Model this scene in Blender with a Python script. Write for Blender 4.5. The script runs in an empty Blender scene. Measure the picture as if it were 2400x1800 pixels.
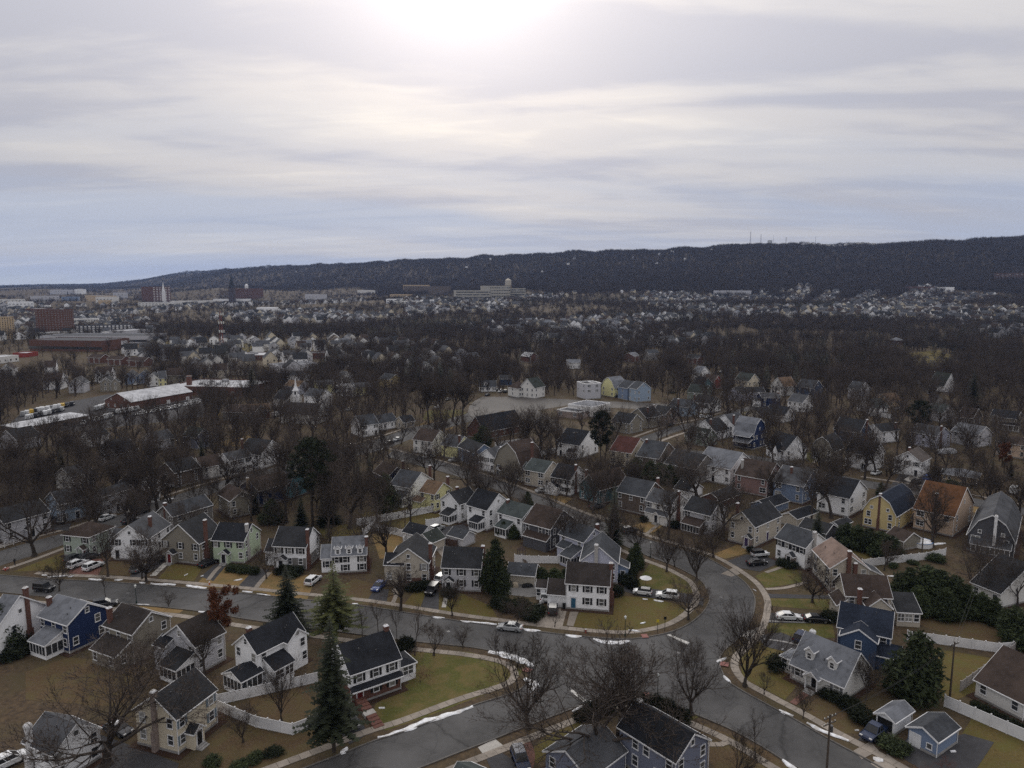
import bpy, math, random
import numpy as np
from mathutils import Vector, Matrix, noise as mnoise
R = math.radians
scn = bpy.context.scene
col = scn.collection
# ------------------------------------------------------------------ camera, sky, sun, exposure
CAM_H = 65.0; FPX = 1695.0; PITCH = math.atan((900 - 668) / FPX)
cd = bpy.data.cameras.new('camera'); cam = bpy.data.objects.new('camera', cd); col.objects.link(cam)
cam.location = (0, 0, CAM_H); cam.rotation_euler = (math.pi / 2 - PITCH, 0, 0)
cd.sensor_fit = 'HORIZONTAL'; cd.sensor_width = 36.0; cd.lens = 36.0 * FPX / 2400.0
cd.clip_start = 0.5; cd.clip_end = 60000
scn.camera = cam
scn.render.engine = 'CYCLES'
scn.cycles.max_bounces = 5; scn.cycles.diffuse_bounces = 2; scn.cycles.glossy_bounces = 2
scn.cycles.transmission_bounces = 2; scn.cycles.volume_bounces = 0; scn.cycles.transparent_max_bounces = 6
scn.cycles.caustics_reflective = False; scn.cycles.caustics_refractive = False
scn.cycles.use_denoising = False
scn.cycles.volume_step_rate = 1.0
scn.view_settings.view_transform = 'Standard'; scn.view_settings.look = 'None'
scn.view_settings.exposure = 0.16; scn.view_settings.gamma = 1.0; scn.view_settings.use_curve_mapping = False

SUN_EL, SUN_AZ = R(25), R(-4)          # azimuth from +Y, negative is towards -X
sun_dir = Vector((math.sin(SUN_AZ) * math.cos(SUN_EL), math.cos(SUN_AZ) * math.cos(SUN_EL), math.sin(SUN_EL)))

def sky_world():
    w = bpy.data.worlds.new('World'); scn.world = w; w.use_nodes = True
    nt = w.node_tree; nt.nodes.clear(); N = nt.nodes.new; L = nt.links.new
    def math_(op, a, b=None, c=None):
        n = N('ShaderNodeMath'); n.operation = op
        for i, v in enumerate((a, b, c)):
            if v is None: continue
            if isinstance(v, (int, float)): n.inputs[i].default_value = v
            else: L(v, n.inputs[i])
        return n.outputs[0]
    def ramp(fac, pts):
        n = N('ShaderNodeValToRGB'); L(fac, n.inputs[0]); cr = n.color_ramp; cr.interpolation = 'EASE'
        while len(cr.elements) < len(pts): cr.elements.new(0.5)
        for e, (p, c) in zip(cr.elements, pts):
            e.position = p; e.color = (c[0], c[1], c[2], 1) if isinstance(c, tuple) else (c, c, c, 1)
        return n.outputs[0]
    def mix(fac, a, b, mode='MIX'):
        n = N('ShaderNodeMix'); n.data_type = 'RGBA'; n.blend_type = mode
        if isinstance(fac, (int, float)): n.inputs[0].default_value = fac
        else: L(fac, n.inputs[0])
        for s, v in ((6, a), (7, b)):
            if isinstance(v, tuple): n.inputs[s].default_value = (*v, 1)
            else: L(v, n.inputs[s])
        return n.outputs[2]
    tc = N('ShaderNodeTexCoord'); nrm = N('ShaderNodeVectorMath'); nrm.operation = 'NORMALIZE'; L(tc.outputs['Generated'], nrm.inputs[0])
    sep = N('ShaderNodeSeparateXYZ'); L(nrm.outputs[0], sep.inputs[0]); x, y, z = sep.outputs
    zz = math_('MAXIMUM', z, 0.0)
    den = math_('ADD', zz, 0.10)
    u = math_('DIVIDE', x, den); v = math_('DIVIDE', y, den)
    def cloud(su, sv, sc, det, rough, off, dist=0.4, rot=0.0):
        # a sheet of cloud overhead, drawn out across the view
        c_, s_ = math.cos(rot), math.sin(rot)
        uu = math_('ADD', math_('MULTIPLY', u, c_), math_('MULTIPLY', v, s_))
        vv = math_('ADD', math_('MULTIPLY', u, -s_), math_('MULTIPLY', v, c_))
        cb = N('ShaderNodeCombineXYZ'); L(math_('MULTIPLY', uu, su), cb.inputs[0]); L(math_('MULTIPLY', vv, sv), cb.inputs[1]); cb.inputs[2].default_value = off; cb.label = 'off'
        n = N('ShaderNodeTexNoise'); n.inputs['Scale'].default_value = sc; n.inputs['Detail'].default_value = det
        n.inputs['Roughness'].default_value = rough; n.inputs['Distortion'].default_value = dist; L(cb.outputs[0], n.inputs['Vector'])
        return n.outputs[0]
    n1 = cloud(0.40, 0.95, 0.75, 5, 0.50, 59.66, 0.5, R(12))
    n2 = cloud(0.30, 1.35, 1.3, 5, 0.52, 44.98, 0.6, R(-9))
    n3 = cloud(0.9, 1.9, 3.0, 5, 0.55, 31.33, 0.8, R(5))
    sky = N('ShaderNodeTexSky'); sky.sky_type = 'NISHITA'; sky.sun_disc = False
    sky.sun_elevation = SUN_EL; sky.sun_rotation = SUN_AZ; sky.air_density = 1.0; sky.dust_density = 2.0; sky.ozone_density = 1.5
    mn = N('ShaderNodeVectorMath'); mn.operation = 'MINIMUM'; L(sky.outputs[0], mn.inputs[0]); mn.inputs[1].default_value = (2.95, 3.5, 4.6); blue = mn.outputs[0]
    # glow of the veiled sun
    dt = N('ShaderNodeVectorMath'); dt.operation = 'DOT_PRODUCT'; L(nrm.outputs[0], dt.inputs[0]); dt.inputs[1].default_value = sun_dir
    d = math_('MAXIMUM', dt.outputs['Value'], 0.0)
    glow1 = math_('POWER', d, 120.0); glow2 = math_('POWER', d, 18.0)
    dens = math_('ADD', math_('ADD', math_('MULTIPLY', n1, 0.54), math_('MULTIPLY', n2, 0.37)), math_('MULTIPLY', n3, 0.09))
    thick = ramp(dens, [(0.39, 0.0), (0.50, 0.55), (0.60, 1.0)])
    # thin cloud lets the light through and is pale, thick cloud is grey
    lit = mix(thick, (7.3, 6.95, 6.5), (4.45, 4.48, 4.98))
    g = math_('ADD', math_('MULTIPLY', glow1, 0.62), math_('ADD', math_('MULTIPLY', glow2, 0.56), 0.82))
    g = math_('MULTIPLY', g, math_('ADD', math_('MULTIPLY', zz, 0.95), 0.74))     # an overcast sky is brighter overhead
    gn = N('ShaderNodeVectorMath'); gn.operation = 'SCALE'; L(lit, gn.inputs[0]); L(g, gn.inputs['Scale'])
    warm = mix(math_('MINIMUM', math_('MULTIPLY', glow2, 1.1), 1.0), gn.outputs[0], mix(1.0, gn.outputs[0], (1.08, 1.0, 0.90), 'MULTIPLY'))
    # gaps with blue-grey sky, mostly low down
    n4 = cloud(0.22, 0.62, 1.0, 3, 0.48, 6.3, 0.3, R(16))
    low = ramp(zz, [(0.0, 0.8), (0.08, 1.0), (0.20, 0.5), (0.45, 0.2)])
    gap = math_('MULTIPLY', ramp(n4, [(0.40, 0.0), (0.62, 1.0)]), low)
    out = mix(math_('MULTIPLY', gap, 0.52), warm, blue)
    hz = ramp(zz, [(0.0, 1.0), (0.06, 0.35), (0.14, 0.0)])
    out = mix(math_('MULTIPLY', hz, 0.55), out, (3.9, 4.15, 4.75))
    gnd = math_('LESS_THAN', z, -0.002)
    out = mix(gnd, out, (0.9, 0.95, 1.1))
    bg = N('ShaderNodeBackground'); L(out, bg.inputs[0]); bg.inputs[1].default_value = 0.13
    wo = N('ShaderNodeOutputWorld'); L(bg.outputs[0], wo.inputs[0])
    w.cycles.sampling_method = 'MANUAL'; w.cycles.sample_map_resolution = 512
sky_world()
sl = bpy.data.lights.new('sun', 'SUN'); sl.energy = 1.3; sl.angle = R(25); sl.color = (1.0, 0.96, 0.9)
so = bpy.data.objects.new('sun', sl); col.objects.link(so)
so.rotation_euler = (-sun_dir).to_track_quat('-Z', 'Y').to_euler()

# ------------------------------------------------------------------ helpers
CP, SP = math.cos(PITCH), math.sin(PITCH)
def G(px, py, z=0.0):
    """point of the place that the photograph shows at (px, py), at height z above the flat town ground"""
    dx = (px - 1200) / FPX; du = (900 - py) / FPX
    d = (dx, CP + du * SP, -SP + du * CP); t = (z - CAM_H) / d[2]
    return Vector((d[0] * t, d[1] * t, z))
def P(v):
    """where a point falls in the photograph (for describing places, not for building)"""
    dz = v[2] - CAM_H; dep = v[1] * CP - dz * SP; up = v[1] * SP + dz * CP
    return 1200 + FPX * v[0] / dep, 900 - FPX * up / dep
def tag(o, label=None, cat=None, group=None, kind=None):
    if label: o['label'] = label
    if cat: o['category'] = cat
    if group: o['group'] = group
    if kind: o['kind'] = kind
    return o
def link(o, parent=None):
    col.objects.link(o)
    if parent is not None: o.parent = parent
    return o
def empty(name, loc, rz=0.0, sc=1.0):
    o = bpy.data.objects.new(name, None); o.location = loc; o.rotation_euler = (0, 0, rz); o.scale = (sc, sc, sc)
    o.empty_display_size = 0.5; col.objects.link(o); return o
class MB:
    def __init__(s): s.v = []; s.f = []; s.m = []
    def quad(s, *p, m=0):
        n = len(s.v); s.v.extend(tuple(q) for q in p); s.f.append(tuple(range(n, n + len(p)))); s.m.append(m)
    def box(s, x0, x1, y0, y1, z0, z1, m=0):
        n = len(s.v)
        s.v += [(x0, y0, z0), (x1, y0, z0), (x1, y1, z0), (x0, y1, z0), (x0, y0, z1), (x1, y0, z1), (x1, y1, z1), (x0, y1, z1)]
        for f in ((0, 3, 2, 1), (4, 5, 6, 7), (0, 1, 5, 4), (1, 2, 6, 5), (2, 3, 7, 6), (3, 0, 4, 7)):
            s.f.append(tuple(n + i for i in f)); s.m.append(m)
    def slab(s, pts, th, m=0):
        """a plate: polygon pts and its copy th lower"""
        k = len(pts); n = len(s.v)
        s.v += [tuple(p) for p in pts] + [(p[0], p[1], p[2] - th) for p in pts]
        s.f.append(tuple(range(n, n + k))); s.f.append(tuple(range(n + 2 * k - 1, n + k - 1, -1)))
        for i in range(k):
            j = (i + 1) % k; s.f.append((n + i, n + k + i, n + k + j, n + j))
        s.m += [m] * (k + 2)
    def tube(s, pts, rads, sides=5, m=0, cap=True):
        n0 = len(s.v); k = len(pts)
        for i in range(k):
            a = Vector(pts[max(i - 1, 0)]); b = Vector(pts[min(i + 1, k - 1)]); d = (b - a)
            d = d.normalized() if d.length > 1e-6 else Vector((0, 0, 1))
            u = d.orthogonal() if abs(d.z) < 0.9 else d.cross(Vector((1, 0, 0))); u.normalize(); w = d.cross(u)
            for q in range(sides):
                t = 2 * math.pi * q / sides; p = Vector(pts[i]) + (u * math.cos(t) + w * math.sin(t)) * rads[i]; s.v.append(tuple(p))
        for i in range(k - 1):
            for q in range(sides):
                r = (q + 1) % sides; a = n0 + i * sides
                s.f.append((a + q, a + r, a + sides + r, a + sides + q)); s.m.append(m)
        if cap:
            s.f.append(tuple(n0 + q for q in range(sides - 1, -1, -1))); s.m.append(m)
            s.f.append(tuple(n0 + (k - 1) * sides + q for q in range(sides))); s.m.append(m)
    def cyl(s, x, y, z0, z1, r0, r1=None, sides=8, m=0):
        s.tube([(x, y, z0), (x, y, z1)], [r0, r0 if r1 is None else r1], sides, m)
    def mesh(s, name, mats=(), smooth=False):
        me = bpy.data.meshes.new(name); me.from_pydata(s.v, [], s.f)
        for m_ in (mats if isinstance(mats, (list, tuple)) else [mats]): me.materials.append(m_)
        if any(s.m): me.polygons.foreach_set('material_index', s.m)
        if smooth: me.polygons.foreach_set('use_smooth', [True] * len(s.f))
        me.update(); return me
    def build(s, name, mats=(), parent=None, loc=None, rz=0.0, smooth=False):
        o = bpy.data.objects.new(name, s.mesh(name, mats, smooth))
        if loc is not None: o.location = loc
        o.rotation_euler = (0, 0, rz)
        return link(o, parent)
def inst(name, me, parent=None, loc=(0, 0, 0), rz=0.0, sc=(1, 1, 1)):
    o = bpy.data.objects.new(name, me); o.location = loc; o.rotation_euler = (0, 0, rz); o.scale = sc if isinstance(sc, (tuple, list)) else (sc, sc, sc)
    return link(o, parent)

# ------------------------------------------------------------------ materials
MATS = {}
def srgb(r, g, b): return tuple((c / 255 / 12.92) if c / 255 <= 0.04045 else ((c / 255 + 0.055) / 1.055) ** 2.4 for c in (r, g, b))
def mat(name, c1, c2=None, scale=1.0, rough=0.85, spec=0.3, detail=4.0, bump=0.0, lines=None, metallic=0.0, c3=None, s3=0.1, big=0.0, dist=0.0, objinfo=0.0):
    if name in MATS: return MATS[name]
    m = bpy.data.materials.new(name); m.use_nodes = True; nt = m.node_tree; N = nt.nodes.new; L = nt.links.new
    b = nt.nodes['Principled BSDF']; b.inputs['Roughness'].default_value = rough; b.inputs['Specular IOR Level'].default_value = spec
    b.inputs['Metallic'].default_value = metallic
    MATS[name] = m
    c2 = c2 or tuple(v * 0.82 for v in c1)
    tc = N('ShaderNodeTexCoord'); ge = N('ShaderNodeNewGeometry')
    n = N('ShaderNodeTexNoise'); n.inputs['Scale'].default_value = scale; n.inputs['Detail'].default_value = detail; n.inputs['Roughness'].default_value = 0.62
    n.inputs['Distortion'].default_value = dist
    L(ge.outputs['Position'], n.inputs['Vector'])
    r = N('ShaderNodeValToRGB'); r.color_ramp.elements[0].position = 0.32; r.color_ramp.elements[1].position = 0.68
    r.color_ramp.elements[0].color = (*c2, 1); r.color_ramp.elements[1].color = (*c1, 1); L(n.outputs[0], r.inputs[0])
    out = r.outputs[0]
    if c3:
        n2 = N('ShaderNodeTexNoise'); n2.inputs['Scale'].default_value = s3; n2.inputs['Detail'].default_value = 5; n2.inputs['Roughness'].default_value = 0.6
        L(ge.outputs['Position'], n2.inputs['Vector'])
        r2 = N('ShaderNodeValToRGB'); r2.color_ramp.elements[0].position = 0.42; r2.color_ramp.elements[1].position = 0.62; L(n2.outputs[0], r2.inputs[0])
        mx = N('ShaderNodeMix'); mx.data_type = 'RGBA'; L(r2.outputs[0], mx.inputs[0]); L(out, mx.inputs[6]); mx.inputs[7].default_value = (*c3, 1); out = mx.outputs[2]
    if objinfo:
        oi = N('ShaderNodeObjectInfo'); mr = N('ShaderNodeMapRange'); L(oi.outputs['Random'], mr.inputs[0]); mr.inputs[3].default_value = 1 - objinfo; mr.inputs[4].default_value = 1 + objinfo
        mx = N('ShaderNodeMix'); mx.data_type = 'RGBA'; mx.blend_type = 'MULTIPLY'; mx.inputs[0].default_value = 1.0; L(out, mx.inputs[6]); L(mr.outputs[0], mx.inputs[7]); out = mx.outputs[2]
    hgt = n.outputs[0]
    if lines:                                    # courses of siding, shingle or brick: colour darker along each lower edge
        per, dark = lines
        sx = N('ShaderNodeSeparateXYZ'); L(ge.outputs['Position'], sx.inputs[0])
        md = N('ShaderNodeMath'); md.operation = 'FRACT'; dv = N('ShaderNodeMath'); dv.operation = 'DIVIDE'; dv.inputs[1].default_value = per; L(sx.outputs[2], dv.inputs[0]); L(dv.outputs[0], md.inputs[0])
        r3 = N('ShaderNodeValToRGB'); r3.color_ramp.elements[0].position = 0.0; r3.color_ramp.elements[0].color = (1 - dark,) * 3 + (1,)
        r3.color_ramp.elements[1].position = 0.25; r3.color_ramp.elements[1].color = (1, 1, 1, 1); L(md.outputs[0], r3.inputs[0])
        mx = N('ShaderNodeMix'); mx.data_type = 'RGBA'; mx.blend_type = 'MULTIPLY'; mx.inputs[0].default_value = 1.0; L(out, mx.inputs[6]); L(r3.outputs[0], mx.inputs[7]); out = mx.outputs[2]
    L(out, b.inputs['Base Color'])
    if bump:
        bp = N('ShaderNodeBump'); bp.inputs['Strength'].default_value = bump; bp.inputs['Distance'].default_value = 0.1; L(hgt, bp.inputs['Height']); L(bp.outputs[0], b.inputs['Normal'])
    return m
def S(*c): return srgb(*c)
WALLC = {'white': (0.80, 0.805, 0.82), 'offwhite': (0.62, 0.61, 0.59), 'navy': (0.011, 0.024, 0.078), 'blue': (0.04, 0.066, 0.125), 'slate': (0.17, 0.22, 0.32),
         'taupe': (0.22, 0.20, 0.165), 'beige': (0.42, 0.38, 0.32), 'cream': (0.56, 0.50, 0.39), 'palegreen': (0.42, 0.50, 0.36), 'greengrey': (0.34, 0.39, 0.34),
         'greywhite': (0.46, 0.46, 0.49), 'lightblue': (0.26, 0.33, 0.42), 'teal': (0.085, 0.155, 0.175), 'cyan': (0.11, 0.29, 0.36), 'yellow': (0.52, 0.42, 0.21), 'paleyellow': (0.66, 0.63, 0.34),
         'peach': (0.54, 0.41, 0.31), 'mauve': (0.22, 0.14, 0.13), 'darkgrey': (0.075, 0.075, 0.085), 'brown': (0.115, 0.09, 0.075), 'stone': (0.22, 0.21, 0.20),
         'brick': (0.14, 0.070, 0.054), 'factory': (0.36, 0.34, 0.30), 'tan': (0.46, 0.35, 0.22), 'redwood': (0.24, 0.04, 0.03), 'lavender': (0.40, 0.41, 0.50), 'bluegrey': (0.16, 0.175, 0.235), 'pinkstone': (0.30, 0.24, 0.215), 'sage': (0.20, 0.24, 0.20)}
ROOFC = {'black': (0.028, 0.030, 0.036), 'charcoal': (0.043, 0.044, 0.048), 'grey': (0.105, 0.108, 0.118), 'lightgrey': (0.21, 0.22, 0.245), 'brown': (0.075, 0.056, 0.048), 'darkbrown': (0.052, 0.044, 0.041),
         'orange': (0.155, 0.075, 0.038), 'red': (0.105, 0.045, 0.038), 'greybrown': (0.14, 0.12, 0.11), 'pink': (0.26, 0.19, 0.16), 'green': (0.080, 0.094, 0.093), 'navy': (0.03, 0.038, 0.058), 'tan': (0.20, 0.135, 0.09), 'white': (0.62, 0.63, 0.66), 'slate': (0.075, 0.080, 0.090), 'moss': (0.052, 0.060, 0.054)}
def wallm(k):
    c = WALLC[k]
    if k in ('brick',): return mat('wall_' + k, c, tuple(v * 0.62 for v in c), 3.5, lines=(0.22, 0.18), bump=0.2)
    if k in ('stone', 'pinkstone'): return mat('wall_' + k, c, tuple(v * 0.55 for v in c), 2.2, bump=0.4)
    return mat('wall_' + k, c, tuple(v * 0.93 for v in c), 0.55, rough=0.7, lines=(0.23, 0.08))
def roofm(k):
    c = ROOFC[k]; return mat('roof_' + k, tuple(v * .72 for v in c), tuple(v * 0.42 for v in c), 1.6, rough=0.92, spec=0.10, detail=7, bump=0.35, lines=(0.17, 0.16), c3=tuple(v * .80 for v in c), s3=0.35)
M_trim = mat('white_trim', (0.70, 0.70, 0.71), (0.58, 0.58, 0.59), 1.2, 0.6)
M_glass = mat('window_glass', (0.018, 0.02, 0.024), (0.05, 0.052, 0.055), 0.6, rough=0.08, spec=0.5)
def curtains(m):
    """some rooms have blinds or curtains behind the glass"""
    nt = m.node_tree; N = nt.nodes.new; L = nt.links.new; b = nt.nodes['Principled BSDF']; src = b.inputs['Base Color'].links[0].from_socket; oi = N('ShaderNodeObjectInfo'); r = N('ShaderNodeValToRGB'); r.color_ramp.interpolation = 'CONSTANT'; e = r.color_ramp.elements; e[0].color = (0, 0, 0, 1); e[1].position = .62; e[1].color = (.22, .22, .22, 1); q = e.new(.84); q.color = (.8, .8, .8, 1)
    mx = N('ShaderNodeMix'); mx.data_type = 'RGBA'; L(oi.outputs['Random'], r.inputs[0]); L(r.outputs[0], mx.inputs[0]); L(src, mx.inputs[6]); mx.inputs[7].default_value = (.26, .255, .24, 1); L(mx.outputs[2], b.inputs['Base Color'])
curtains(M_glass)
M_shut = {k: mat('shutter_' + k, c, None, 2.0, 0.6) for k, c in {'black': (0.014, 0.014, 0.016), 'blue': (0.17, 0.22, 0.26), 'grey': (0.16, 0.16, 0.17), 'maroon': (0.09, 0.03, 0.03), 'green': (0.03, 0.06, 0.04)}.items()}
M_door = {k: mat('door_' + k, c, None, 2.0, 0.5) for k, c in {'black': (0.014, 0.014, 0.016), 'blue': (0.03, 0.10, 0.17), 'red': (0.12, 0.012, 0.012), 'purple': (0.05, 0.03, 0.09), 'white': (0.66, 0.66, 0.67), 'dark': (0.03, 0.025, 0.022)}.items()}
M_snow = mat('snow', (0.86, 0.88, 0.91), (0.66, 0.67, 0.70), 1.4, rough=0.7, spec=0.2, bump=0.6, c3=(0.50, 0.485, 0.47), s3=1.1)
M_brick = wallm('brick')
M_stucco = mat('pale_stucco', (0.42, 0.40, 0.38), (0.28, 0.27, 0.26), 3.0)
M_conc = mat('foundation_concrete', (0.30, 0.29, 0.28), (0.2, 0.195, 0.19), 1.6)
M_metal = mat('grey_metal', (0.12, 0.12, 0.125), None, 3.0, rough=0.45, metallic=0.6)
M_wood = mat('weathered_wood', (0.085, 0.066, 0.052), (0.05, 0.04, 0.033), 3.0)
M_dark = mat('dark_opening', (0.012, 0.012, 0.013), None, 2.0)
# ------------------------------------------------------------------ terrain
SKY_X = [-900, 0, 250, 325, 412, 542, 760, 976, 1193, 1302, 1519, 1736, 1844, 2061, 2170, 2400, 3300]
SKY_Y = [669, 668.5, 664, 656, 642, 629, 618, 610, 599, 591, 587, 577, 575, 573, 565, 553, 540]
RD_X = [-900, 0, 330, 540, 976, 1400, 1800, 2400, 3300]
RD_Y = [9000, 8500, 7000, 5200, 3900, 3300, 3000, 2700, 2500]
def _sm(t): t = np.clip(t, 0, 1); return t * t * (3 - 2 * t)
def terr(x, y):
    x = np.asarray(x, float); y = np.asarray(y, float)
    yy = np.maximum(y, 50.0)
    px = 1200 + FPX * x / yy
    Rr = np.interp(px, RD_X, RD_Y); ys = np.interp(px, SKY_X, SKY_Y)
    E = CAM_H + Rr * (668 - ys) / FPX - 14.0
    F = 0.62 * Rr
    base = 32 * _sm((yy - 800) / (np.maximum(F, 1500) - 800))
    s = np.clip((yy - F) / (Rr - F), 0, 1.0)
    z = base + np.maximum(E - base, 0) * (0.35 * s + 0.65 * _sm(s))
    und = 17 * np.sin(x * 0.0031 + y * 0.0017) * np.sin(y * 0.0043 + 1.3) + 7 * np.sin(x * 0.011 + 2.0) * np.sin(y * 0.009)
    z = z + und * _sm((yy - 1300) / 900) * np.where(s < 1, 1 - 0.7 * s, 0.3)
    z = z + 5 * _sm((s - .7) / .3) * (np.sin(x * .021 + 1) * np.sin(x * .0087) + .6 * np.sin(x * .043 + 2))      # uneven crest
    z = np.where(yy > Rr, z - (yy - Rr) * 0.05, z)
    return np.maximum(z, 0.0)
def tz(x, y): return float(terr(x, y))

M_ground = mat('winter_ground', (0.105, 0.074, 0.045), (0.040, 0.030, 0.023), 1.1, rough=0.95, spec=0.1, detail=9, bump=0.5, c3=(0.070, 0.056, 0.032), s3=0.12)
def ground():
    rows = [-260, -60, 20, 50] + list(np.arange(70, 700, 30)) + list(np.geomspace(720, 14000, 70))
    ts = np.linspace(-1.7, 1.7, 111)
    V = []; Fc = []
    for y in rows:
        x = ts * max(y, 190.0); z = terr(x, np.full_like(x, y))
        V += [(float(a), float(y), float(b)) for a, b in zip(x, z)]
    n = len(ts)
    for j in range(len(rows) - 1):
        for i in range(n - 1): Fc.append((j * n + i, j * n + i + 1, (j + 1) * n + i + 1, (j + 1) * n + i))
    me = bpy.data.meshes.new('ground'); me.from_pydata(V, [], Fc); me.materials.append(M_ground)
    me.polygons.foreach_set('use_smooth', [True] * len(Fc))
    o = bpy.data.objects.new('ground', me); link(o); tag(o, kind='structure', label='brown winter ground of yards and woods'); return o
ground()

# ------------------------------------------------------------------ roads
M_road = mat('asphalt', (0.081, 0.079, 0.078), (0.061, 0.060, 0.060), 0.8, rough=0.9, spec=0.15, detail=9, bump=0.15, c3=(0.098, 0.096, 0.096), s3=0.09, dist=0.6)
def worn(m):
    """crack sealer lines, patches and paler wheel tracks on the asphalt"""
    nt = m.node_tree; N = nt.nodes.new; L = nt.links.new; b = nt.nodes['Principled BSDF']; src = b.inputs['Base Color'].links[0].from_socket; ge = N('ShaderNodeNewGeometry')
    no = N('ShaderNodeTexNoise'); no.inputs['Scale'].default_value = .35; no.inputs['Detail'].default_value = 3; L(ge.outputs['Position'], no.inputs['Vector'])
    ad = N('ShaderNodeVectorMath'); ad.operation = 'MULTIPLY_ADD'; L(no.outputs[1], ad.inputs[0]); ad.inputs[1].default_value = (3, 3, 0); L(ge.outputs['Position'], ad.inputs[2])
    out = src
    for sc, lo, hi, dk in ((.11, .0, .012, .72), (.05, .0, .010, .62)):
        v = N('ShaderNodeTexVoronoi'); v.feature = 'DISTANCE_TO_EDGE'; v.inputs['Scale'].default_value = sc; L(ad.outputs[0], v.inputs['Vector']); r = N('ShaderNodeValToRGB'); r.color_ramp.elements[0].position = lo; r.color_ramp.elements[1].position = hi; r.color_ramp.elements[0].color = (dk, dk, dk, 1); r.color_ramp.elements[1].color = (1, 1, 1, 1); L(v.outputs['Distance'], r.inputs[0])
        mx = N('ShaderNodeMix'); mx.data_type = 'RGBA'; mx.blend_type = 'MULTIPLY'; mx.inputs[0].default_value = 1; L(out, mx.inputs[6]); L(r.outputs[0], mx.inputs[7]); out = mx.outputs[2]
    v = N('ShaderNodeTexVoronoi'); v.inputs['Scale'].default_value = .07; v.distance = 'CHEBYCHEV'; L(ge.outputs['Position'], v.inputs['Vector']); sx = N('ShaderNodeSeparateColor'); L(v.outputs['Color'], sx.inputs[0]); r = N('ShaderNodeValToRGB'); r.color_ramp.interpolation = 'CONSTANT'; r.color_ramp.elements[0].color = (1, 1, 1, 1); r.color_ramp.elements[1].position = .8; r.color_ramp.elements[1].color = (.86, .86, .87, 1); L(sx.outputs[0], r.inputs[0])
    mx = N('ShaderNodeMix'); mx.data_type = 'RGBA'; mx.blend_type = 'MULTIPLY'; mx.inputs[0].default_value = 1; L(out, mx.inputs[6]); L(r.outputs[0], mx.inputs[7]); L(mx.outputs[2], b.inputs['Base Color'])
worn(M_road)
M_drive = mat('driveway_asphalt', (0.062, 0.061, 0.064), (0.044, 0.043, 0.046), 0.9, rough=0.92, spec=0.15, detail=8)
M_kerb = mat('kerb_stone', (0.13, 0.12, 0.11), (0.075, 0.07, 0.065), 1.5)
M_walk = mat('sidewalk_concrete', (0.27, 0.235, 0.20), (0.19, 0.165, 0.14), 0.9, rough=0.9, detail=7, objinfo=0.16)
M_newconc = mat('new_concrete', (0.42, 0.40, 0.37), (0.34, 0.325, 0.30), 1.0)
M_paint = mat('road_paint', (0.62, 0.61, 0.58), (0.40, 0.39, 0.37), 3.0)
M_brickpave = mat('brick_paving', (0.16, 0.075, 0.055), (0.11, 0.05, 0.04), 3.0)
def smooth_line(pts, step=1.5, closed=False):
    """Catmull-Rom through the points, resampled"""
    p = [Vector((q[0], q[1], 0)) for q in pts]; out = []
    for i in range(len(p) - 1):
        a = p[i - 1] if i else p[0] * 2 - p[1]; b = p[i]; c = p[i + 1]; d = p[i + 2] if i + 2 < len(p) else p[-1] * 2 - p[-2]
        n = max(1, int((c - b).length / step))
        for k in range(n):
            t = k / n
            out.append(0.5 * ((2 * b) + (c - a) * t + (2 * a - 5 * b + 4 * c - d) * t * t + (3 * b - a - 3 * c + d) * t ** 3))
    out.append(p[-1]); return out
def offset_line(pl, d):
    out = []
    for i, p in enumerate(pl):
        a = pl[max(i - 1, 0)]; b = pl[min(i + 1, len(pl) - 1)]; t = (b - a)
        if t.length < 1e-6: continue
        t.normalize(); out.append(p + Vector((-t.y, t.x, 0)) * d)
    return out
def gl(px): return [G(*p) for p in px]
# kerb lines, in the order they go round the junction
K1px = [(-260, 1325), (-120, 1338), (18, 1350), (120, 1358), (271, 1366), (410, 1377), (573, 1392), (700, 1405), (850, 1421), (971, 1440), (1079, 1457), (1170, 1469), (1260, 1481), (1340, 1490), (1420, 1497), (1486, 1498), (1535, 1491),
        (1577, 1481), (1616, 1463), (1646, 1439), (1661, 1417), (1664, 1399), (1652, 1371), (1637, 1356), (1616, 1344), (1577, 1325), (1531, 1308), (1490, 1291), (1440, 1268), (1385, 1240), (1310, 1207), (1230, 1176), (1140, 1140), (1060, 1113), (985, 1092), (905, 1070)]
K2px = [(925, 1052), (1000, 1073), (1070, 1093), (1140, 1116), (1240, 1154), (1330, 1190), (1410, 1222), (1480, 1252), (1540, 1272), (1590, 1287), (1650, 1306), (1694, 1329), (1718, 1345), (1745, 1366), (1761, 1387), (1768, 1404), (1767, 1427), (1758, 1457), (1739, 1487), (1712, 1511), (1694, 1526), (1685, 1543), (1685, 1561), (1694, 1582), (1712, 1604), (1740, 1621), (1800, 1654), (1861, 1687), (1951, 1739), (2026, 1779), (2120, 1832), (2300, 1935)]
K3px = [(2080, 1925), (1900, 1815), (1833, 1779), (1791, 1752), (1721, 1713), (1652, 1683), (1601, 1662), (1565, 1643), (1540, 1630), (1501, 1625), (1441, 1631), (1396, 1642), (1345, 1659), (1299, 1677), (1233, 1702), (1155, 1733), (1070, 1765), (992, 1796), (850, 1850), (640, 1935)]
K4px = [(400, 1925), (560, 1862), (720, 1800), (820, 1761), (880, 1737), (962, 1711), (1097, 1659), (1180, 1633), (1222, 1616), (1243, 1597), (1246, 1577), (1232, 1556), (1204, 1538), (1145, 1524), (1088, 1515), (998, 1506), (900, 1494), (800, 1481), (700, 1468), (591, 1453), (494, 1437), (431, 1428), (319, 1417), (247, 1410), (136, 1401), (75, 1395), (-80, 1380), (-300, 1362)]
K1, K2, K3, K4 = [smooth_line(gl(k)) for k in (K1px, K2px, K3px, K4px)]
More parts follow.
